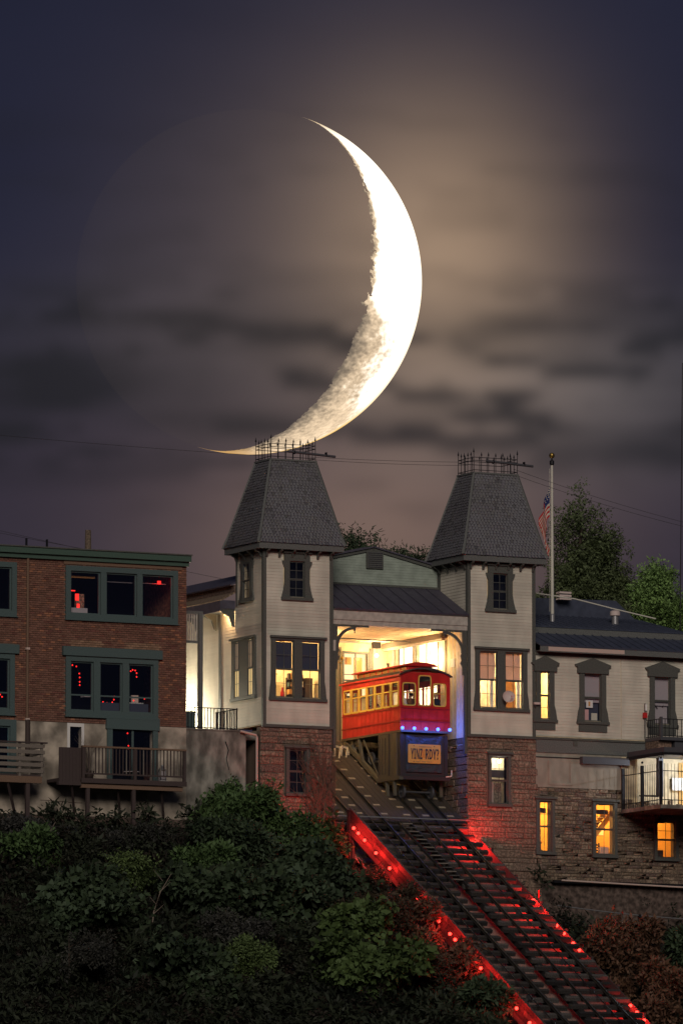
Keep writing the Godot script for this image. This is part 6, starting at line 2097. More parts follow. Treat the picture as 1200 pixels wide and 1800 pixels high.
var sprays := {}
func bush(label: String, x: float, z: float, r: Vector3, kind: String, count: int, group := "", lift := 0.0) -> void:
	var K: Dictionary = {
		"dark": {"m": "leaf_dark", "s": "oval"}, "green": {"m": "leaf_green", "s": "oval"}, "lime": {"m": "leaf_lime", "s": "small"}, "maple": {"m": "leaf_maple", "s": "broad"},
		"brown": {"m": "leaf_brown", "s": "small"}, "rust": {"m": "leaf_rust", "s": "oval"}, "grey": {"m": "leaf_grey", "s": "small"}, "broad": {"m": "leaf_dark", "s": "broad"}}[kind]
	var y := ground_y(x, z)
	var t := thing("shrub", label, "shrub", Vector3(x, y, z), 0.0, group)
	limbs(t, "stem", Vector3(0, -0.2, 0), Vector3(0, r.y * 1.5 + lift, 0), 0.07, 9, r * 0.8, M.bark)
	crown(t, "crown", Vector3(0, r.y * 0.95 + lift, 0), r, count, maxi(7, int(count / 70.0)), sprays[K.s], M[K.m], 0.20)

func tree(label: String, x: float, z: float, base: float, h: float, r: Vector3, m: String, spr: String, count: int, cone: float, clumps := 60) -> void:
	var t := thing("tree", label, "tree", Vector3(x, base, z), 0.0, "trees behind the station")
	limbs(t, "trunk", Vector3.ZERO, Vector3(0, h * 0.92, 0), 0.22, 16, r * Vector3(0.9, 0.35, 0.9), M.bark)
	crown(t, "crown", Vector3(0, h - r.y, 0), r, count, clumps, sprays[spr], M[m], 0.15, 0.7, 1.4, cone)

func plants() -> void:
	leaf_mat("leaf_dark", 0.044, 0.068, 0.038)
	leaf_mat("leaf_green", 0.062, 0.108, 0.038)
	leaf_mat("leaf_lime", 0.095, 0.14, 0.05)
	leaf_mat("leaf_maple", 0.066, 0.104, 0.034)
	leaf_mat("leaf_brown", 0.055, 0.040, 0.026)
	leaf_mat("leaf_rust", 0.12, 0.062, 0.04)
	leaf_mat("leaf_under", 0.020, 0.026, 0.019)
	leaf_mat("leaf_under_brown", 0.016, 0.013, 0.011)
	leaf_mat("leaf_grey", 0.045, 0.045, 0.042)
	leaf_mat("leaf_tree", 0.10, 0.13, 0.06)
	leaf_mat("leaf_tree_lamplit", 0.19, 0.31, 0.10)  # street lamp light on this tree painted as a brighter leaf colour
	sprays = {"oval": spray(13, 0.27, 0.12, 0.32, 3), "small": spray(20, 0.15, 0.07, 0.28, 5), "broad": spray(10, 0.32, 0.24, 0.34, 9, 0.6), "feather": spray(20, 0.22, 0.06, 0.38, 12, 0.5)}
	# the dark mat of growth over the whole slope
	var cov := Node3D.new()
	cov.name = "undergrowth"
	add_child(cov)
	stuff(cov)
	cov.set_meta("label", "dark tangled undergrowth covering the hillside below the buildings")
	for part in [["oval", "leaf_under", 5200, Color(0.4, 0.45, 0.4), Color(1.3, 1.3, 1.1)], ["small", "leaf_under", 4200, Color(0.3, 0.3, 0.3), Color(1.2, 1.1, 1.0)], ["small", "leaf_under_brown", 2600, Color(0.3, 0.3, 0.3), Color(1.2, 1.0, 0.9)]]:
		var mm := MultiMesh.new()
		mm.transform_format = MultiMesh.TRANSFORM_3D
		mm.use_colors = true
		mm.mesh = sprays[part[0]][3]
		mm.instance_count = part[2]
		for i in part[2]:
			var right: bool = i % 7 == 0
			var z := pow(rng.randf(), 0.8) * 25.0 + 0.2
			var x := rng.randf_range(-30.0, 3.3) if not right else rng.randf_range(11.4, 24.0)
			if i % 5 == 0 and not right: x = rng.randf_range(-15.0, 3.2)
			var n := noise.get_noise_2d(x * 25.0 + 900.0 * int(part[2]), z * 25.0)
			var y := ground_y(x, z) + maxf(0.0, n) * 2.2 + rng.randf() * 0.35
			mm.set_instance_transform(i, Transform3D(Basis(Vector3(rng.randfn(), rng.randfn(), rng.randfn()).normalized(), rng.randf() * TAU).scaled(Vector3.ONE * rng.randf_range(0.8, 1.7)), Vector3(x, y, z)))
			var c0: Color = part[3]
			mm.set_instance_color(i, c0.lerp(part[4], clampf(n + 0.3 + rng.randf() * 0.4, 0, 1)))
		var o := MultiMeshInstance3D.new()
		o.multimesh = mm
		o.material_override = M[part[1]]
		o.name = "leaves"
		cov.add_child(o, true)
	var B := [
		["tall green leafy shrub against the concrete retaining wall", -1.9, 1.3, Vector3(2.1, 1.7, 1.4), "green", 1150],
		["green shrub mounding before the left stone pier's foot", 0.3, 2.9, Vector3(1.8, 1.5, 1.3), "green", 850],
		["olive shrub crowding the pier's foot below the bare vine", 1.6, 3.2, Vector3(1.4, 1.0, 1.1), "brown", 600],
		["brown shrub beside the topmost bulbs of the plank fence", 2.5, 5.4, Vector3(1.1, 1.0, 1.3), "brown", 620],
		["rusty brown shrub spilling against the fence below the upper five bulbs", 2.4, 8.0, Vector3(1.1, 1.1, 1.5), "brown", 700],
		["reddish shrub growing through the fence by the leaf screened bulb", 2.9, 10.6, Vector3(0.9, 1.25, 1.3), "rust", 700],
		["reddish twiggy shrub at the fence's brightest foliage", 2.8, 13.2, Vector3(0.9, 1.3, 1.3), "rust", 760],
		["dark green shrub beside the fence's lowest bulbs", 1.9, 17.0, Vector3(1.3, 1.0, 1.7), "dark", 700],
		["wide dark shrub in the middle of the slope", -1.0, 7.0, Vector3(2.3, 1.6, 1.7), "broad", 900],
		["grey brown shrub in the middle of the slope beside the fence", 0.6, 9.6, Vector3(1.8, 1.4, 1.6), "brown", 900],
		["big leaved maple sapling in the lower middle of the picture", -2.2, 13.6, Vector3(1.6, 1.7, 1.3), "maple", 520],
		["big leaved maple sapling low by the bottom edge of the picture", -3.6, 16.6, Vector3(2.1, 1.6, 1.4), "maple", 620],
		["broad leaved sapling with a pale top right of the maples", -0.9, 15.2, Vector3(1.1, 1.4, 1.1), "maple", 330],
		["olive shrub between the maples and the fence", 0.2, 14.2, Vector3(1.4, 1.2, 1.4), "brown", 650],
		["feathery lime green shrub at the bottom left of the maples", -8.6, 16.2, Vector3(1.0, 1.5, 0.9), "lime", 620],
		["soft grey green shrub above the lime green one", -8.2, 13.4, Vector3(1.6, 1.0, 1.2), "grey", 520],
		["dark shrub below the baluster deck", -7.6, 3.6, Vector3(1.9, 0.8, 1.2), "grey", 520],
		["low grey shrub under the slatted deck", -12.8, 3.4, Vector3(2.0, 0.8, 1.2), "grey", 520],
		["yellow green shrub at the left edge of the slope", -14.2, 5.2, Vector3(1.6, 0.9, 1.2), "green", 480],
		["olive shrub with yellow tips left of the slope's middle", -10.4, 7.6, Vector3(2.0, 1.2, 1.4), "lime", 520],
		["dark shrub in the slope's left middle", -8.0, 9.6, Vector3(2.2, 1.4, 1.6), "broad", 700],
		["dark shrub low on the slope's left side", -14.0, 12.0, Vector3(2.6, 1.5, 1.8), "broad", 700],
		["grey shrub at the picture's bottom left", -17.5, 16.5, Vector3(2.4, 1.4, 1.6), "grey", 600],
		["dark shrub left of the lime green one", -12.0, 17.4, Vector3(2.2, 1.4, 1.5), "broad", 640],
		["small bright green shrub above the slope's middle", -6.0, 6.2, Vector3(1.3, 1.1, 1.0), "green", 420],
		["dark shrub under the tall green one", -3.6, 4.0, Vector3(2.0, 1.4, 1.3), "dark", 700],
		["dark shrub between the maples and the tall green one", -4.6, 9.6, Vector3(2.2, 1.5, 1.5), "broad", 760],
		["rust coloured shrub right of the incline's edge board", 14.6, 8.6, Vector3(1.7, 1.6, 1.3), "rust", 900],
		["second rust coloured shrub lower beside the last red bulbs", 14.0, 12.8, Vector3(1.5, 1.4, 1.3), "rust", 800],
		["dark green shrub at the right edge under the stone storey", 17.6, 8.4, Vector3(1.5, 1.7, 1.3), "dark", 700],
		["green shrub at the bottom right corner", 16.6, 12.6, Vector3(1.6, 1.4, 1.3), "green", 600],
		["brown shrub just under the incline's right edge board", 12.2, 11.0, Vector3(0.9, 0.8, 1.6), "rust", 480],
		["dark shrub by the bottom bulbs of the right edge board", 12.6, 16.4, Vector3(1.2, 1.0, 1.6), "brown", 520],
	]
	for b in B:
		bush(b[0], b[1], b[2], b[3], b[4], b[5], "shrubs on the hillside")
	# trees beyond the roofs
	tree("tall loose evergreen rising behind the flagpole", 25.1, -15.0, -0.9, 13.9, Vector3(2.8, 5.2, 2.4), "leaf_tree", "small", 3200, 0.5, 80)
	tree("shorter dark tree right of the tall evergreen", 27.6, -15.5, -0.9, 11.0, Vector3(2.0, 3.8, 1.8), "leaf_tree", "small", 1900, 0.5)
	tree("rounded tree with lamplight painted into its green leaves at the far right above the wing's roof", 28.9, -14.0, -0.9, 10.6, Vector3(2.4, 3.6, 2.2), "leaf_tree_lamplit", "small", 2800, 0.4, 60)
	tree("dark bushy tree low behind the wing's rear roof", 22.6, -16.5, -0.9, 9.6, Vector3(3.2, 4.2, 2.4), "leaf_tree", "oval", 1600, 0.3)
	tree("small dark tree top showing over the gable beside the left tower", 12.6, -16.0, -0.9, 12.0, Vector3(2.1, 3.2, 2.0), "leaf_dark", "feather", 1000, 0.2)
	tree("small dark tree top showing over the gable beside the right tower", 16.2, -16.0, -0.9, 11.3, Vector3(1.9, 3.0, 2.0), "leaf_dark", "feather", 900, 0.2)
	# the leafless climber on the left pier
	var v := thing("bare_vine", "leafless climbing vine spreading up the left stone pier", "vine", Vector3(2.6, -6.0, 0.12))
	for k in 2:
		var st := sts()
		tube(st, [Vector3(0.1 + 0.4 * k, -0.5, 0.15), Vector3(-0.05 + 0.35 * k, 0.9, 0.05), Vector3(0.15 + 0.3 * k, 1.8, 0.04), Vector3(0.05 + 0.5 * k, 2.8, 0.03)], 0.09, 0.045, 6)
		mi("trunk", st.commit(), M.bark_vine, v)
	var tw := sts()
	for k in 70:
		var p := Vector3(rng.randf_range(-0.1, 0.7), rng.randf_range(0.8, 3.4), rng.randf_range(0.02, 0.12))
		var pts := [p]
		var dir := Vector3(rng.randfn() * 0.55, 1.0, 0.0).normalized()
		var len := rng.randi_range(5, 11)
		for i in len:
			dir = (dir + Vector3(rng.randfn() * 0.33, 0.10, 0)).normalized()
			p = p + dir * rng.randf_range(0.22, 0.36)
			p.x = clampf(p.x, -1.5, 0.98)
			p.z = clampf(p.z + rng.randfn() * 0.02, 0.02, 0.25)
			pts.append(p)
			if rng.randf() < 0.6:
				var e := p + Vector3(rng.randfn() * 0.28, rng.randf_range(0.05, 0.35), 0.02)
				tube(tw, [p, (p + e) / 2 + Vector3(0.02, 0.03, 0), e], 0.010, 0.004, 3)
		tube(tw, pts, 0.022, 0.006, 4)
	mi("twigs", tw.commit(), M.bark_vine, v)
	for d in [["pale dead stem standing below the drain pipe", Vector3(-0.6, 0, 1.8), 0.9], ["pale bare stem on the left of the slope under the slatted deck", Vector3(-13.2, 0, 4.2), 1.2], ["thin pale curved stem alone on the dark slope", Vector3(-11.0, 0, 11.0), 1.7]]:
		var at: Vector3 = d[1]
		at.y = ground_y(at.x, at.z)
		var s := thing("dead_plant", d[0], "plant", at, 0.0, "bare stems on the slope")
		var st := sts()
		var h: float = d[2]
		tube(st, [Vector3(0, -0.2, 0), Vector3(0.1 * h, 0.6 * h, 0), Vector3(0.28 * h, 1.1 * h, 0), Vector3(0.6 * h, 1.6 * h, 0)], 0.04, 0.012, 5)
		for i in 4:
			var p := Vector3(0.05 + 0.1 * i, 0.5 + 0.3 * i, 0) * h
			tube(st, [p, p + Vector3((-0.3 if i % 2 else 0.3) * h, 0.28 * h, 0.1)], 0.02, 0.006, 4)
		mi("stem", st.commit(), M.bark_pale, s)

# ---------------------------------------------------------------- poles, wires, flag and small fittings
func sag(a: Vector3, b: Vector3, s: float, r := 0.009) -> ArrayMesh:
	var st := sts()
	var p := []
	for i in 15:
		var f := i / 14.0
		p.append(a.lerp(b, f) - Vector3(0, 4 * s * f * (1 - f), 0))
	tube(st, p, r, r, 5)
	return st.commit()

func fittings() -> void:
	var wires := [
		["long wire from the left edge to the left tower's cresting", Vector3(-20.0, 12.75, 1.0), Vector3(0.7, 12.62, -1.0), 0.1],
		["wire strung between the crestings of the two towers, upper", Vector3(3.0, 12.72, -1.2), Vector3(11.4, 12.95, -1.2), 0.05],
		["wire strung between the crestings of the two towers, lower", Vector3(3.0, 12.62, -1.3), Vector3(11.4, 12.80, -1.3), 0.06],
		["wire from the right tower's top down to the right edge, upper", Vector3(13.8, 12.75, -1.2), Vector3(28.0, 9.9, -1.0), 0.25],
		["wire from the right tower's top down to the right edge, lower", Vector3(13.8, 12.55, -1.4), Vector3(28.0, 9.8, -1.2), 0.28],
		["uppermost wire crossing behind the brick house roof", Vector3(-20.0, 10.1, -3.5), Vector3(-0.1, 7.0, -3.5), 0.1],
		["middle wire crossing behind the brick house roof", Vector3(-20.0, 9.8, -3.6), Vector3(-3.0, 7.6, -3.6), 0.1],
		["lowest wire crossing behind the brick house roof", Vector3(-20.0, 9.7, -3.7), Vector3(-8.5, 7.5, -3.7), 0.1],
	]
	for w in wires:
		var o := tag(mi("overhead_wire", sag(w[1], w[2], w[3]), M.wire), w[0], "wire", "overhead wires")
	tag(mi("guy_cable", sag(Vector3(14.9, -8.05, 1.0), Vector3(24.5, -8.55, 1.0), 0.12, 0.03), M.galv), "slack pale cable along the foot of the stone storey", "cable")
	var cp := thing("cable_post", "thin dark post holding the slack cable at the right", "post", Vector3(19.3, -10.5, 1.0))
	bp("shaft", cp, Vector3(-0.06, 0, -0.06), Vector3(0.06, 2.15, 0.06), M.iron)
	for k in 2:
		var rp := thing("marker_post", ["short red lit post beside the edge board, nearer", "thin red lit post at the pier's foot by the right bulbs"][k], "post", [Vector3(12.2, -12.2, 8.2), Vector3(11.4, -9.6, 5.6)][k], 0.0)
		bp("shaft", rp, Vector3(-0.07 + 0.04 * k, 0, -0.07 + 0.04 * k), Vector3(0.07 - 0.04 * k, 1.9, 0.07 - 0.04 * k), M.red_paint)
	# the mast at the right edge
	var ms := thing("slender_mast", "very thin tall mast at the right edge of the sky", "mast", Vector3(28.85, -0.9, -12.0))
	var mst := sts()
	tube(mst, [Vector3(0, 0, 0), Vector3(0.35, 21.0, 0)], 0.03, 0.02, 6)
	mi("shaft", mst.commit(), M.wire, ms)
	# tubes strapped to the crestings
	for k in 2:
		var b := thing("cresting_tube_bar", ["long dark tube strapped across the left tower's cresting", "long dark tube strapped across the right tower's cresting"][k], "bar", [Vector3(1.5, 12.82, -0.55), Vector3(12.0, 12.95, -0.55)][k])
		var st := sts()
		tube(st, [Vector3(0, 0.02, 0), Vector3(2.5, -0.10, 0)], 0.06, 0.06, 8)
		mi("tube", st.commit(), M.iron_grey, b)
		for x in [0.35, 2.0]:
			bp("clamp", b, Vector3(x, -0.09, -0.10), Vector3(x + 0.05, 0.08, 0.065), M.iron)
	# flagpole and flag
	var fp := thing("flagpole", "white flagpole with a gold ball on the wing's roof", "flagpole", Vector3(16.86, 5.85, -3.0))
	var ps := sts()
	tube(ps, [Vector3(0, 0, 0), Vector3(0, 7.45, 0)], 0.085, 0.055, 10)
	mi("shaft", ps.commit(), M.pole_white, fp)
	var tr := sts()
	lathe(tr, [Vector2(0.07, 7.45), Vector2(0.11, 7.5), Vector2(0.11, 7.66), Vector2(0.05, 7.70), Vector2(0.03, 7.78), Vector2(0.0, 7.78)], 10)
	mi("truck", tr.commit(), M.iron, fp)
	var gb := sts()
	ball(gb, Vector3(0, 7.92, 0), 0.14, 14)
	mi("gold_ball", gb.commit(), M.brass, fp)
	var bs := sts()
	lathe(bs, [Vector2(0.13, -0.35), Vector2(0.13, 0.25), Vector2(0.09, 0.3), Vector2(0.0, 0.3)], 10)
	mi("base_clamp", bs.commit(), M.galv, fp)
	var hl := sts()
	tube(hl, [Vector3(-0.14, 0.4, 0), Vector3(-0.12, 7.3, 0)], 0.012, 0.012, 4)
	mi("halyard", hl.commit(), M.pole_white, fp)
	var fg := thing("flag", "limp striped flag hanging furled against the flagpole", "flag", Vector3(16.72, 12.35, -2.98))
	var nu := 26
	var nv := 14
	var tool := [sts(), sts(), sts()]
	var P := func(i: int, j: int) -> Vector3:
		# cloth hung from its hoist, fly falling and gathered
		var u := float(i) / nu
		var v := float(j) / nv
		var hoist := Vector3(0, -1.55 * v, 0)
		var x := -(0.10 + 0.46 * sin(PI * clampf(u * 0.5 + v * 0.62, 0, 1))) * pow(u, 0.55) - 0.05 * sin(u * 17.0 + v * 2.0) * u
		var y := -2.05 * pow(u, 1.15)
		var z := 0.13 * sin(u * 13.0 + v * 4.0) * minf(1, u * 3.0)
		return hoist + Vector3(x, y, z)
	for i in nu:
		for j in nv:
			var k := 2 if (i < nu * 0.4 and j < nv * 0.54) else (0 if int(float(j) / nv * 13.0) % 2 == 0 else 1)
			face(tool[k], [P.call(i, j), P.call(i + 1, j), P.call(i + 1, j + 1), P.call(i, j + 1)], Vector3.BACK)
	mi("red_stripes", tool[0].commit(), M.flag_red, fg)
	mi("white_stripes", tool[1].commit(), M.flag_white, fg)
	mi("blue_canton", tool[2].commit(), M.flag_blue, fg)
	var star := sts()
	for i in 4:
		for j in 3:
			var c: Vector3 = P.call(1 + i * 2, 1 + j * 2)
			stb(star, c + Vector3(-0.025, -0.025, 0.01), c + Vector3(0.025, 0.025, 0.02))
	mi("stars", star.commit(), M.flag_white, fg)
	# vents on the wing's roof
	var v1 := thing("roof_vent_pipe", "capped metal vent pipe standing on the wing's roof", "vent", Vector3(20.28, 5.6, -3.0))
	var vs := sts()
	lathe(vs, [Vector2(0.20, 0.0), Vector2(0.17, 0.12), Vector2(0.17, 0.68)], 12)
	mi("pipe", vs.commit(), M.galv, v1)
	var vc := sts()
	lathe(vc, [Vector2(0.25, 0.62), Vector2(0.25, 0.80), Vector2(0.17, 0.86), Vector2(0.0, 0.88)], 12)
	mi("cap", vc.commit(), M.dish, v1)
	var v2 := thing("roof_vent_box", "small pale louvred vent box beside the flagpole", "vent", Vector3(18.9, 7.15, -5.6))
	for k in 3:
		bp("louver", v2, Vector3(-0.32, k * 0.15, -0.2), Vector3(0.32, k * 0.15 + 0.09, 0.2), M.dish)
	bp("body", v2, Vector3(-0.26, 0, -0.16), Vector3(0.26, 0.40, 0.16), M.iron_grey)
	# dish on the right tower's window, camera at its corner, red fitting on the wing
	var d := thing("satellite_dish", "small pale satellite dish in front of the right tower's window", "satellite dish", Vector3(12.66, 1.72, 0.35))
	var ds := sts()
	lathe(ds, [Vector2(0.0, 0.0), Vector2(0.12, 0.015), Vector2(0.22, 0.055), Vector2(0.29, 0.11), Vector2(0.295, 0.10), Vector2(0.22, 0.035), Vector2(0.0, -0.02)], 20, Transform3D(Basis(Vector3(1, 0, 0), PI / 2 - 0.2) * Basis(Vector3(0, 0, 1), 0.25), Vector3.ZERO))
	mi("reflector", ds.commit(), M.dish, d)
	var da := sts()
	tube(da, [Vector3(0, -0.22, 0.08), Vector3(0.02, -0.12, 0.3), Vector3(0.02, 0.0, 0.34)], 0.015, 0.015, 5)
	stb(da, Vector3(-0.03, -0.02, 0.30), Vector3(0.06, 0.05, 0.40))
	mi("feed_arm", da.commit(), M.pink, d)
	var dm := sts()
	tube(dm, [Vector3(0, 0, -0.02), Vector3(0, -0.25, -0.12), Vector3(0, -0.35, -0.29)], 0.025, 0.025, 6)
	mi("mount", dm.commit(), M.iron_grey, d)
	var sc := thing("security_camera", "small security camera on the right tower's corner board", "camera", Vector3(14.2, 1.5, 0.14))
	bp("body", sc, Vector3(-0.08, -0.05, 0.0), Vector3(0.22, 0.05, 0.12), M.dish)
	bp("bracket", sc, Vector3(-0.02, -0.14, -0.10), Vector3(0.04, 0.0, 0.05), M.iron_grey)
	var rf := thing("red_valve", "small red valve on a pipe left of the wing's last window", "valve", Vector3(20.15, 0.0, 0.1))
	var rs := sts()
	tube(rs, [Vector3(0, 0.1, 0), Vector3(0, 1.75, 0)], 0.03, 0.03, 6)
	mi("pipe", rs.commit(), M.trim_grey, rf)
	bp("valve_body", rf, Vector3(-0.10, 1.05, -0.05), Vector3(0.08, 1.30, 0.10), M.red_paint)
	bp("gauge", rf, Vector3(0.0, 1.40, -0.04), Vector3(0.09, 1.70, 0.06), M.paper)
	# what shows in the left tower's room
	var sh := thing("bookshelf", "dark bookshelf with books behind the left tower's right sash", "bookshelf", Vector3(2.25, 0.15, -1.3))
	bp("side", sh, Vector3(0.55, 0, -0.3), Vector3(0.95, 2.2, 0.0), M.shelf_dark)
	bp("back", sh, Vector3(-0.3, 0, -0.3), Vector3(0.55, 2.2, -0.27), M.shelf_dark)
	for k in 6:
		bp("shelf", sh, Vector3(-0.3, 0.3 + k * 0.36, -0.27), Vector3(0.55, 0.33 + k * 0.36, 0.0), M.shelf_dark)
		for i in 7:
			bp("book", sh, Vector3(-0.26 + i * 0.11, 0.331 + k * 0.36, -0.25), Vector3(-0.18 + i * 0.11, 0.331 + k * 0.36 + rng.randf_range(0.12, 0.26), -0.05), M[["paper", "green_paint", "shelf_dark", "paper_orange", "blind_grey", "shelf_dark"][rng.randi() % 6]])
	for k in 2:
		var fe := thing("red_bottle", ["red cylinder by the left edge of the left tower's window", "red cylinder in the middle of the left tower's window"][k], "cylinder", [Vector3(0.85, 0.9, -0.7), Vector3(1.36, 0.9, -0.75)][k], 0.0)
		var fs := sts()
		lathe(fs, [Vector2(0.0, 0.0), Vector2(0.10, 0.0), Vector2(0.10, 0.66), Vector2(0.06, 0.76), Vector2(0.04, 0.90), Vector2(0.0, 0.90)], 10)
		mi("body", fs.commit(), M.red_paint, fe)
	var rk := thing("hanging_tools", "row of dark hanging slats at the back of the left tower's room", "rack", Vector3(0.7, 2.0, -2.5))
	for k in 9:
		bp("slat", rk, Vector3(k * 0.13, -0.1 * (k % 2), 0.0), Vector3(k * 0.13 + 0.07, 0.55, 0.04), M.shelf_dark)
	bp("rail", rk, Vector3(-0.05, 0.56, 0.0), Vector3(1.25, 0.62, 0.06), M.wood_warm)
	for l in [[0.64, 1.53], [2.0, 2.89]]:
		tag(bp("roller_blind", self, Vector3(l[0], 2.62, -0.16), Vector3(l[1], 3.86, -0.145), M.blind_blue), "dark blue roller blind behind the %s upper sash of the left tower's front window" % ["left" if l[0] < 1 else "right"], "blind")
		tag(bp("window_shade", self, Vector3(l[0] + 10.70, 2.62 - 0.06, -0.20), Vector3(l[1] + 10.70, 3.86, -0.185), M.blind_pink), "pinkish window shade behind the %s upper sash of the right tower's front window" % ["left" if l[0] < 1 else "right"], "blind")
	room_lamp("globe lamp in the left tower's lower room", Vector3(1.75, 3.9, -1.5), 1.0, 0.72, 0.34, 5.0)
	room_lamp("added unseen globe lamp brightening the left tower's lower room by its side window", Vector3(0.95, 3.7, -2.0), 1.0, 0.74, 0.36, 12.0)  # lamp added only to brighten the side window
	for l in [[11.33, 11.48, 0], [12.05, 12.2, 0], [12.75, 12.88, 0], [13.48, 13.62, 0]]:
		tag(bp("side_curtain", self, Vector3(l[0], 1.22, -0.34), Vector3(l[1], 2.6, -0.30), M.cloth_white), "narrow pale curtain in the right tower's window, %s" % ["at its far left", "left of the mullion", "right of the mullion", "at its far right"][[11.33, 12.05, 12.75, 13.48].find(l[0])], "curtain")
	room_lamp("globe lamp in the right tower's lower room", Vector3(12.4, 3.2, -1.5), 1.0, 0.80, 0.50, 10.0)
	tag(bp("thin_curtain", self, Vector3(12.95, 1.2, -0.9), Vector3(13.7, 2.6, -0.88), M.paper_orange), "tan curtain in the right tower's lower right sash", "curtain")

# ---------------------------------------------------------------- people
func capsules_mesh(bones: Array, cell: float) -> ArrayMesh:
	# bones: [a, b, ra, rb]; a smooth skin over tapered capsules, meshed as surface nets
	var lo := Vector3(1e9, 1e9, 1e9)
	var hi := -lo
	for b in bones:
		var r: float = maxf(b[2], b[3]) + 0.05
		lo = lo.min(b[0] - Vector3.ONE * r).min(b[1] - Vector3.ONE * r)
		hi = hi.max(b[0] + Vector3.ONE * r).max(b[1] + Vector3.ONE * r)
	var n := Vector3i(((hi - lo) / cell).ceil()) + Vector3i.ONE
	var sx := 1
	var sy := n.x
	var sz := n.x * n.y
	var f := PackedFloat32Array()
	f.resize(n.x * n.y * n.z)
	f.fill(0.2)
	var kk := 0.035
	for b in bones:
		var r: float = maxf(b[2], b[3]) + 0.07
		var p0 := Vector3i(((b[0] as Vector3).min(b[1]) - Vector3.ONE * r - lo) / cell).clamp(Vector3i.ZERO, n - Vector3i.ONE)
		var p1 := Vector3i(((b[0] as Vector3).max(b[1]) + Vector3.ONE * r - lo) / cell).clamp(Vector3i.ZERO, n - Vector3i.ONE)
		var ab: Vector3 = b[1] - b[0]
		var l2 := maxf(ab.length_squared(), 1e-9)
		for z in range(p0.z, p1.z + 1):
			for y in range(p0.y, p1.y + 1):
				for x in range(p0.x, p1.x + 1):
					var p := lo + Vector3(x, y, z) * cell
					var t := clampf((p - b[0]).dot(ab) / l2, 0, 1)
					var d: float = (p - (b[0] as Vector3) - ab * t).length() - lerpf(b[2], b[3], t)
					var i := x + y * sy + z * sz
					var h := maxf(kk - absf(f[i] - d), 0.0) / kk
					f[i] = minf(f[i], d) - h * h * kk * 0.25
	var vid := {}
	var verts := []
	for z in n.z - 1:
		for y in n.y - 1:
			for x in n.x - 1:
				var i := x + y * sy + z * sz
				var m := 0
				for c in 8:
					if f[i + (c & 1) + ((c >> 1) & 1) * sy + ((c >> 2) & 1) * sz] < 0: m |= 1 << c
				if m == 0 or m == 255: continue
				var s := Vector3.ZERO
				var k := 0
				for c in 8:
					for ax in 3:
						var c2 := c | (1 << ax)
						if c2 == c: continue
						if ((m >> c) & 1) != ((m >> c2) & 1):
							var fa := f[i + (c & 1) + ((c >> 1) & 1) * sy + ((c >> 2) & 1) * sz]
							var fb := f[i + (c2 & 1) + ((c2 >> 1) & 1) * sy + ((c2 >> 2) & 1) * sz]
							var a := Vector3(c & 1, (c >> 1) & 1, (c >> 2) & 1)
							var bb := Vector3(c2 & 1, (c2 >> 1) & 1, (c2 >> 2) & 1)
							s += a.lerp(bb, fa / (fa - fb))
							k += 1
				vid[i] = verts.size()
				verts.append(lo + (Vector3(x, y, z) + s / k) * cell)
	var grad := func(p: Vector3) -> Vector3:
		var q := (p - lo) / cell
		var x := clampi(roundi(q.x), 1, n.x - 2)
		var y := clampi(roundi(q.y), 1, n.y - 2)
		var z := clampi(roundi(q.z), 1, n.z - 2)
		var i := x + y * sy + z * sz
		return Vector3(f[i + 1] - f[i - 1], f[i + sy] - f[i - sy], f[i + sz] - f[i - sz]).normalized()
	var st := sts()
	for z in range(1, n.z - 1):
		for y in range(1, n.y - 1):
			for x in range(1, n.x - 1):
				var i := x + y * sy + z * sz
				var e := [[sx, sy, sz], [sy, sz, sx], [sz, sx, sy]]
				for a in e:
					if (f[i] < 0) == (f[i + a[0]] < 0): continue
					var q := []
					for o in [i, i - a[1], i - a[1] - a[2], i - a[2]]:
						if vid.has(o): q.append([verts[vid[o]], grad.call(verts[vid[o]])])
					if q.size() == 4: quadn(st, q)
	return st.commit()

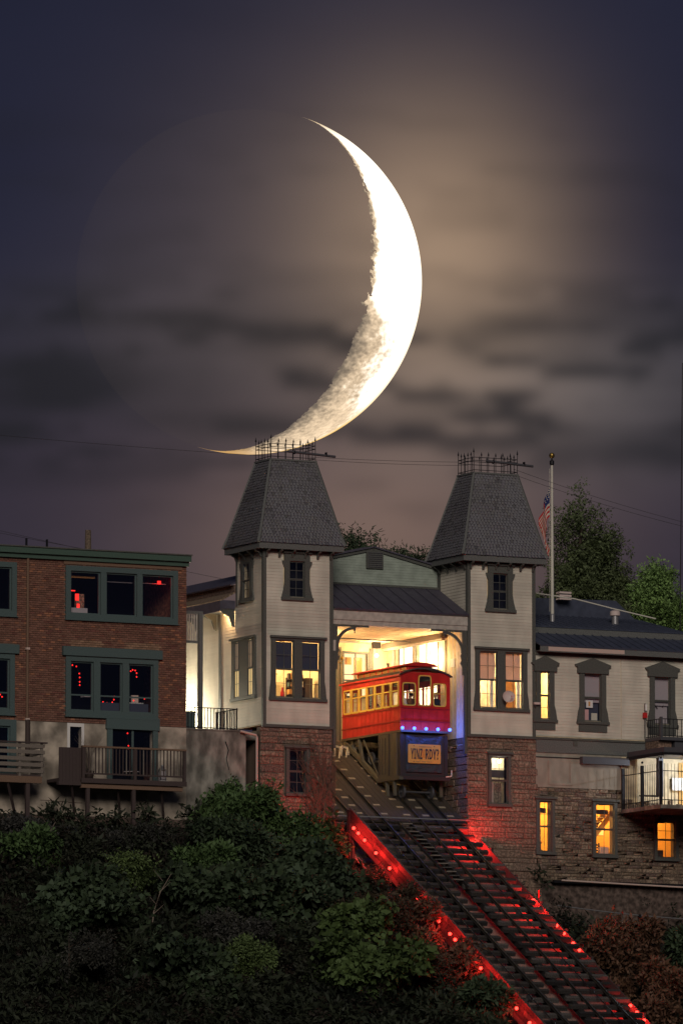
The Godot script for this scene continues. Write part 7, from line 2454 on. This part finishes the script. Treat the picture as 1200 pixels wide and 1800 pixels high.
func person(label: String, at: Vector3, turn: float, sitting: bool, cloth: String, hair: String) -> void:
	var t := thing("person", label, "person", at, turn, "passengers in the red car")
	var hip := 0.50 if sitting else 0.95
	var bones := []
	var V := func(x: float, y: float, z: float) -> Vector3: return Vector3(x, hip + y, z)
	bones.append([V.call(-0.07, 0.02, 0), V.call(0.07, 0.02, 0), 0.13, 0.13])
	bones.append([V.call(0, 0.05, 0), V.call(0, 0.32, 0.01), 0.13, 0.15])
	bones.append([V.call(-0.13, 0.44, 0), V.call(0.13, 0.44, 0), 0.075, 0.075])
	bones.append([V.call(0, 0.35, 0), V.call(0, 0.50, 0), 0.13, 0.06])
	for s in [-1.0, 1.0]:
		bones.append([V.call(0.18 * s, 0.44, 0), V.call(0.23 * s, 0.17, 0.04), 0.058, 0.045])
		bones.append([V.call(0.23 * s, 0.17, 0.04), V.call(0.15 * s, 0.06, 0.25), 0.044, 0.032])
		if sitting:
			bones.append([V.call(0.09 * s, 0.0, 0.0), V.call(0.10 * s, 0.02, 0.42), 0.085, 0.062])
			bones.append([V.call(0.10 * s, 0.02, 0.42), V.call(0.10 * s, -0.42, 0.44), 0.058, 0.042])
			bones.append([V.call(0.10 * s, -0.45, 0.42), V.call(0.11 * s, -0.46, 0.58), 0.04, 0.035])
		else:
			bones.append([V.call(0.09 * s, -0.03, 0.0), V.call(0.10 * s, -0.45, 0.02), 0.085, 0.060])
			bones.append([V.call(0.10 * s, -0.45, 0.02), V.call(0.10 * s, -0.86, 0.0), 0.058, 0.042])
			bones.append([V.call(0.10 * s, -0.90, -0.02), V.call(0.11 * s, -0.91, 0.15), 0.04, 0.035])
	mi("clothed_body", capsules_mesh(bones, 0.03), M[cloth], t)
	# head: skull, jaw, nose, ears, neck; eyes; hair
	var hb := [[V.call(0, 0.50, 0.0), V.call(0, 0.60, 0.015), 0.052, 0.05], [V.call(0, 0.70, 0.0), V.call(0, 0.72, -0.02), 0.092, 0.092], [V.call(0, 0.62, 0.045), V.call(0, 0.68, 0.03), 0.055, 0.075], [V.call(0, 0.665, 0.10), V.call(0, 0.69, 0.085), 0.016, 0.010]]
	for s in [-1.0, 1.0]: hb.append([V.call(0.09 * s, 0.66, 0.0), V.call(0.092 * s, 0.69, -0.01), 0.018, 0.022])
	# hands with five fingers resting in the lap
	for s in [-1.0, 1.0]:
		var w: Vector3 = V.call(0.15 * s, 0.06, 0.25)
		hb.append([w, w + Vector3(-0.02 * s, -0.02, 0.07), 0.026, 0.030])
		for k in 4:
			var b := w + Vector3(-0.02 * s + (k - 1.5) * 0.019, -0.02, 0.075)
			var l: float = [0.030, 0.036, 0.033, 0.025][k]
			hb.append([b, b + Vector3(0, -0.006, l), 0.0095, 0.009])
			hb.append([b + Vector3(0, -0.006, l), b + Vector3(0, -0.03, l * 1.7), 0.009, 0.008])
		hb.append([w + Vector3(-0.03 * s, 0, 0.02), w + Vector3(-0.062 * s, -0.01, 0.06), 0.011, 0.009])
	mi("head_and_hands", capsules_mesh(hb, 0.014), M.skin, t)
	var he := sts()
	lathe(he, [Vector2(0.098, -0.03), Vector2(0.106, 0.02), Vector2(0.098, 0.065), Vector2(0.06, 0.10), Vector2(0.0, 0.112)], 12, Transform3D(Basis(Vector3.RIGHT, -0.35), V.call(0, 0.715, -0.02)))
	mi("hair", he.commit(), M[hair], t)
	var ey := sts()
	for s in [-1.0, 1.0]: ball(ey, V.call(0.032 * s, 0.70, 0.088), 0.011, 6)
	mi("eyes", ey.commit(), M.letter_dark, t)
	bp("mouth", t, V.call(-0.022, 0.625, 0.09), V.call(0.022, 0.632, 0.103), M.stone_a)

func people() -> void:
	var f := 0.19
	person("dark clad person at the front left window of the red car", Vector3(8.05, f, -1.55), PI * 0.55, false, "cloth_white", "hair_dark")
	person("person with dark hair in the red car's middle front window", Vector3(8.62, f, -1.8), PI * 0.9, false, "cloth_brown", "hair_dark")
	person("person in dark coat at the red car's right front window", Vector3(9.75, f, -1.45), -PI * 0.3, false, "cloth_dark", "hair_dark")
	person("seated person behind the red car's fifth side window", Vector3(7.98, f + 0.05, -4.0), PI / 2, true, "red_paint", "hair_dark")
	person("seated person behind the red car's fourth side window", Vector3(7.98, f + 0.05, -4.85), PI / 2, true, "cloth_grey", "hair_dark")

# ---------------------------------------------------------------- put together
func _ready() -> void:
	rng.seed = 20231
	# camera
	var cam := Camera3D.new()
	cam.name = "camera"
	cam.projection = Camera3D.PROJECTION_PERSPECTIVE
	cam.fov = 8.0
	cam.near = 1.0
	cam.far = 30000.0
	cam.transform = Transform3D(Basis(Vector3(0.89100652, 0, 0.4539905), Vector3(-0.05218037, 0.99337277, 0.10240975), Vector3(-0.45098176, -0.11493715, 0.88510156)), CAM)
	add_child(cam)
	cam.current = true
	# sky
	var we := WorldEnvironment.new()
	we.name = "night_sky"
	we.environment = make_sky()
	add_child(we)
	# the town across the river: one broad soft light from the front
	var sun := DirectionalLight3D.new()
	sun.name = "town_glow"
	sun.light_color = Color(1.0, 0.95, 0.90)
	sun.light_energy = 0.45
	sun.light_angular_distance = 22.0
	sun.shadow_enabled = true
	add_child(sun)
	sun.look_at_from_position(Vector3(-0.46, 0.46, 1.0) * 50.0, Vector3.ZERO)
	make_materials()
	make_moon()
	ground()
	piers()
	tower("left station tower with shingled steep roof and dark blinds", 0.0, 0.0, false)
	tower("right station tower with shingled steep roof and bright creamy window", 10.70, -0.05, true)
	hall()
	wing()
	brick_house()
	yard()
	tracks()
	string_lights()
	car()
	banner()
	people()
	balcony()
	decks()
	red_lamp_glints()
	fittings()
	plants()
